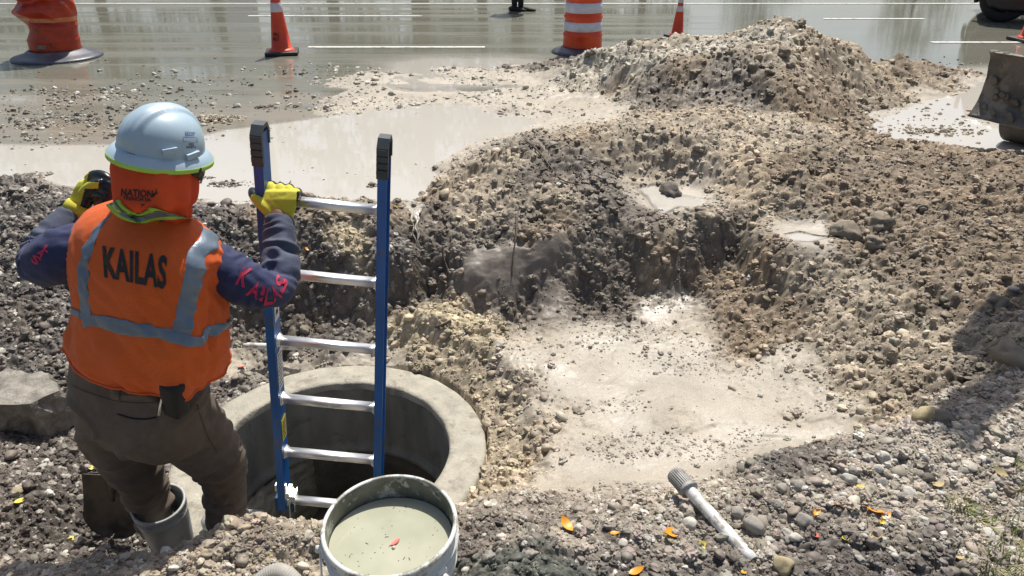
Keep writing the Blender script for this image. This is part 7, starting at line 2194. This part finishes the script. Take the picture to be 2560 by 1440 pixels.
# ------------------------------------------------------------------ fallen leaves
LFC = {'orange': flat('orange_leaf', (0.72, 0.30, 0.012), 0.45), 'yellow': flat('yellow_leaf', (0.66, 0.54, 0.05), 0.5), 'red': flat('red_leaf', (0.50, 0.09, 0.05), 0.5),
       'tan': flat('dry_leaf', (0.42, 0.33, 0.16), 0.7), 'rust': flat('rust_leaf', (0.55, 0.17, 0.04), 0.5)}
leaves = [(1417, 1318, 46, 'orange', -60, 'orange leaf standing on edge above the grey-green clay heap'), (1681, 1336, 52, 'orange', 30, 'large orange leaf left of the plastic pipe'), (1677, 1360, 42, 'yellow', -20, 'pale yellow leaf touching the large orange one'),
 (1536, 1338, 24, 'orange', 10, 'small orange leaf between the clay heap and the pipe'), (1592, 1433, 40, 'orange', 15, 'orange leaf at the bottom edge below the pale stones'), (1762, 1371, 34, 'yellow', -40, 'yellow leaf left of the lower end of the pipe'),
 (1858, 1436, 24, 'orange', 60, 'orange leaf at the bottom edge below the pipe end'), (2042, 1285, 26, 'orange', 40, 'small orange leaf in the middle of the gravel bank'), (2099, 1271, 28, 'rust', 0, 'rust-red leaf right of the small orange one'),
 (2188, 1284, 42, 'orange', -30, 'orange leaf of a pair right of the rust-red leaf'), (2214, 1296, 34, 'orange', 40, 'second orange leaf of the pair right of the rust-red leaf'), (2205, 1310, 18, 'yellow', 0, 'tiny lemon yellow leaf below the orange pair'),
 (2034, 1339, 30, 'red', -60, 'pinkish red leaf left of a white stone'), (2113, 1350, 26, 'yellow', 20, 'yellow leaf right of the pinkish red one'), (2151, 1223, 26, 'yellow', 0, 'yellow leaf below the long white stone'), (2190, 1345, 36, 'tan', -20, 'pale tan leaf below the orange pair'),
 (2345, 1217, 34, 'tan', 20, 'squarish tan leaf high on the gravel bank'), (2500, 1185, 34, 'tan', -50, 'long tan leaf at the right edge of the gravel bank'), (2398, 1400, 24, 'tan', 10, 'brownish leaf near the lower right grass'), (181, 1350, 24, 'yellow', 0, 'yellow leaf on the near bank left of the boot'),
 (236, 1173, 26, 'yellow', 10, 'dull yellow leaf on the dirt left of the worker knee'), (52, 1256, 28, 'yellow', 60, 'yellow leaf at the left edge above the near bank'), (118, 915, 14, 'yellow', 20, 'small yellow leaf above the concrete slab'), (770, 626, 16, 'orange', 0, 'small orange leaf on the bank behind the ladder'),
 (990, 520, 16, 'yellow', 0, 'small yellow leaf at the puddle edge right of the ladder'), (148, 962, 10, 'red', 0, 'tiny red scrap at the right end of the concrete slab'), (606, 921, 20, 'red', 0, 'small red leaf on the mud left of the ladder')]
for i, (px, py, w_, c_, an, lb_) in enumerate(leaves):
    q = onT(px, py); d = (q - CAM).dot(FW); L_ = w_ * d / FPX * 1.05
    rn_ = random.Random(i)
    o = flake('leaf', q + Vector((0, 0, .007)), L_, L_ * .52, R(an), LFC[c_], 0.18 + .2 * rn_.random(), None, (rn_.uniform(-.4, .4), rn_.uniform(-.5, .5)))
    tag(o, lb_, 'leaf')

# ------------------------------------------------------------------ sticks and roots
def stick(pts, r, label, name='stick', lift=.006, mat=M_TWIG):
    q = [onT(a, b) + Vector((0, 0, lift)) for a, b in pts]
    c = [Vector(k.tolist()) for k in catmull([tuple(v) for v in q], 5)]
    mb = MB(); mb.tube(c, [r * (1 - .5 * i / len(c)) for i in range(len(c))], 8)
    o = mb.build(name, mat); recenter(o); return tag(o, label, name)
stick([(1142, 1398), (1180, 1388), (1205, 1372), (1232, 1364)], .0045, 'dark stick lying in the dirt just right of the bucket')
stick([(1314, 358), (1345, 385), (1380, 430), (1406, 458), (1452, 471)], .006, 'long thin root running down the spoil ridge', 'root', .02)
stick([(1292, 545), (1291, 590), (1284, 640), (1280, 700)], .006, 'root hanging down over the cut face of the pit', 'root', .02)
stick([(1108, 620), (1110, 650), (1122, 685)], .006, 'short root hanging right of the falling water', 'root', .015)
stick([(1090, 823), (1108, 817), (1128, 806)], .012, 'short dark piece of wood on the yellow clods', 'stick', .012)
stick([(2080, 1272), (2150, 1268), (2230, 1280)], .0022, 'thin dry twig lying left of the grass', 'stick', .012)
stick([(1690, 1345), (1722, 1392), (1730, 1412)], .002, 'thin dark twig below the orange leaves', 'stick', .006)
stick([(2010, 1436), (2060, 1420), (2092, 1417)], .0028, 'twig at the bottom edge right of the yellowish rock', 'stick', .008)
stick([(2400, 1360), (2380, 1385), (2410, 1345)], .0016, 'thin curved twig near the white stone', 'stick', .01)
rn = random.Random(12); mb = MB()
for k in range(170):
    px, py = rn.uniform(1750, 2560), rn.uniform(1230, 1438)
    if rn.random() > (px - 1650) / 700: continue
    q = onT(px, py); an = rn.uniform(0, 6.28); L_ = rn.uniform(.008, .035); d_ = Vector((math.cos(an), math.sin(an), rn.uniform(-.2, .35)))
    mb.tube([q + Vector((0, 0, .005)), q + d_ * L_ * .5 + Vector((0, 0, .009)), q + d_ * L_ + Vector((0, 0, .004))], rn.uniform(.0006, .0013), 4)
o = mb.build('dry_straw', surf('straw', (0.22, 0.17, 0.09), (0.42, 0.34, 0.2), 30, 0.8)); tag(o, 'scattered bits of dry straw on the near right ground', kind='stuff')
mb = MB()
for k in range(60):
    t = rn.random(); px, py = rn.uniform(540, 600), rn.uniform(452, 468)
    q = G(px, py, .006); an = rn.uniform(0, 6.28); L_ = rn.uniform(.01, .05); d_ = Vector((math.cos(an), math.sin(an) * .5, rn.uniform(-.05, .2)))
    mb.tube([q, q + d_ * L_], .0011, 4)
o = mb.build('floating_twigs', M_TWIG); tag(o, 'raft of twig scraps floating on the puddle right of the hard hat', kind='stuff')
stick([(724, 464), (730, 458), (733, 452)], .0, 'x') if False else None
# grass blades
M_BLADE = surf('grass_blade', (0.10, 0.17, 0.03), (0.26, 0.30, 0.08), 30, 0.6, bmp=0)
M_DRYB = surf('dry_blade', (0.36, 0.29, 0.14), (0.48, 0.40, 0.22), 30, 0.7, bmp=0)
def tuft(px, py, n, h, spread, label, seed):
    rn = random.Random(seed); V_ = []; F_ = []; fm = []
    c = onT(px, py)
    for k in range(n):
        a = rn.uniform(0, 6.28); r = spread * math.sqrt(rn.random()); b = Vector((c.x + math.cos(a) * r, c.y + math.sin(a) * r, 0)); b.z = H(b.x, b.y) - .003
        a2 = a + rn.uniform(-.8, .8); L_ = h * rn.uniform(.45, 1.1); bend = rn.uniform(.3, 1.1); w_ = rn.uniform(.0012, .0026)
        sd_ = Vector((-math.sin(a2), math.cos(a2), 0)); b0 = len(V_)
        for i in range(5):
            t = i / 4; p_ = b + Vector((math.cos(a2) * L_ * bend * t * t, math.sin(a2) * L_ * bend * t * t, L_ * t * (1 - .45 * bend * t)))
            V_ += [p_ - sd_ * w_ * (1 - t * .9), p_ + sd_ * w_ * (1 - t * .9) + Vector((0, 0, .0008))]
        for i in range(4): F_.append((b0 + 2 * i, b0 + 2 * i + 1, b0 + 2 * i + 3, b0 + 2 * i + 2)); fm.append(1 if k % 3 == 0 else 0)
    o = mk('grass_tuft', V_, F_, None, mats=[M_BLADE, M_DRYB], fmat=fm); recenter(o); return tag(o, label, 'grass')
for i, t in enumerate([(2400, 1268, 60, .05, .035, 'grass tuft furthest left, beside the pair of orange leaves'), (2440, 1300, 70, .045, .05, 'low grass tuft just right of the furthest left one'), (2525, 1345, 90, .05, .06, 'broad grass tuft at the right edge, middle of three'),
                       (2480, 1415, 90, .06, .06, 'grass tuft nearest the bottom right corner'), (2552, 1240, 40, .05, .03, 'grass tuft at the right edge, highest up the bank'), (2530, 1170, 24, .04, .02, 'wispy grass at the right edge near the shadow'),
                       (2275, 1228, 18, .035, .02, 'few thin grass blades beside a white stone'), (2560, 1425, 60, .06, .04, 'grass tuft cut by the bottom right corner')]):
    tuft(*t, seed=i)
# small sprig caught on the glove
mb = MB(); a_ = P(719, 466, 2.40); mb.tube([a_, P(723, 458, 2.40), P(727, 451, 2.40)], .0011, 5); mb.tube([P(723, 458, 2.40), P(729, 455, 2.40)], .0008, 5)
o = mb.build('twig', M_TWIG); recenter(o); tag(o, 'tiny twig stuck on top of the yellow glove at the ladder', 'stick')
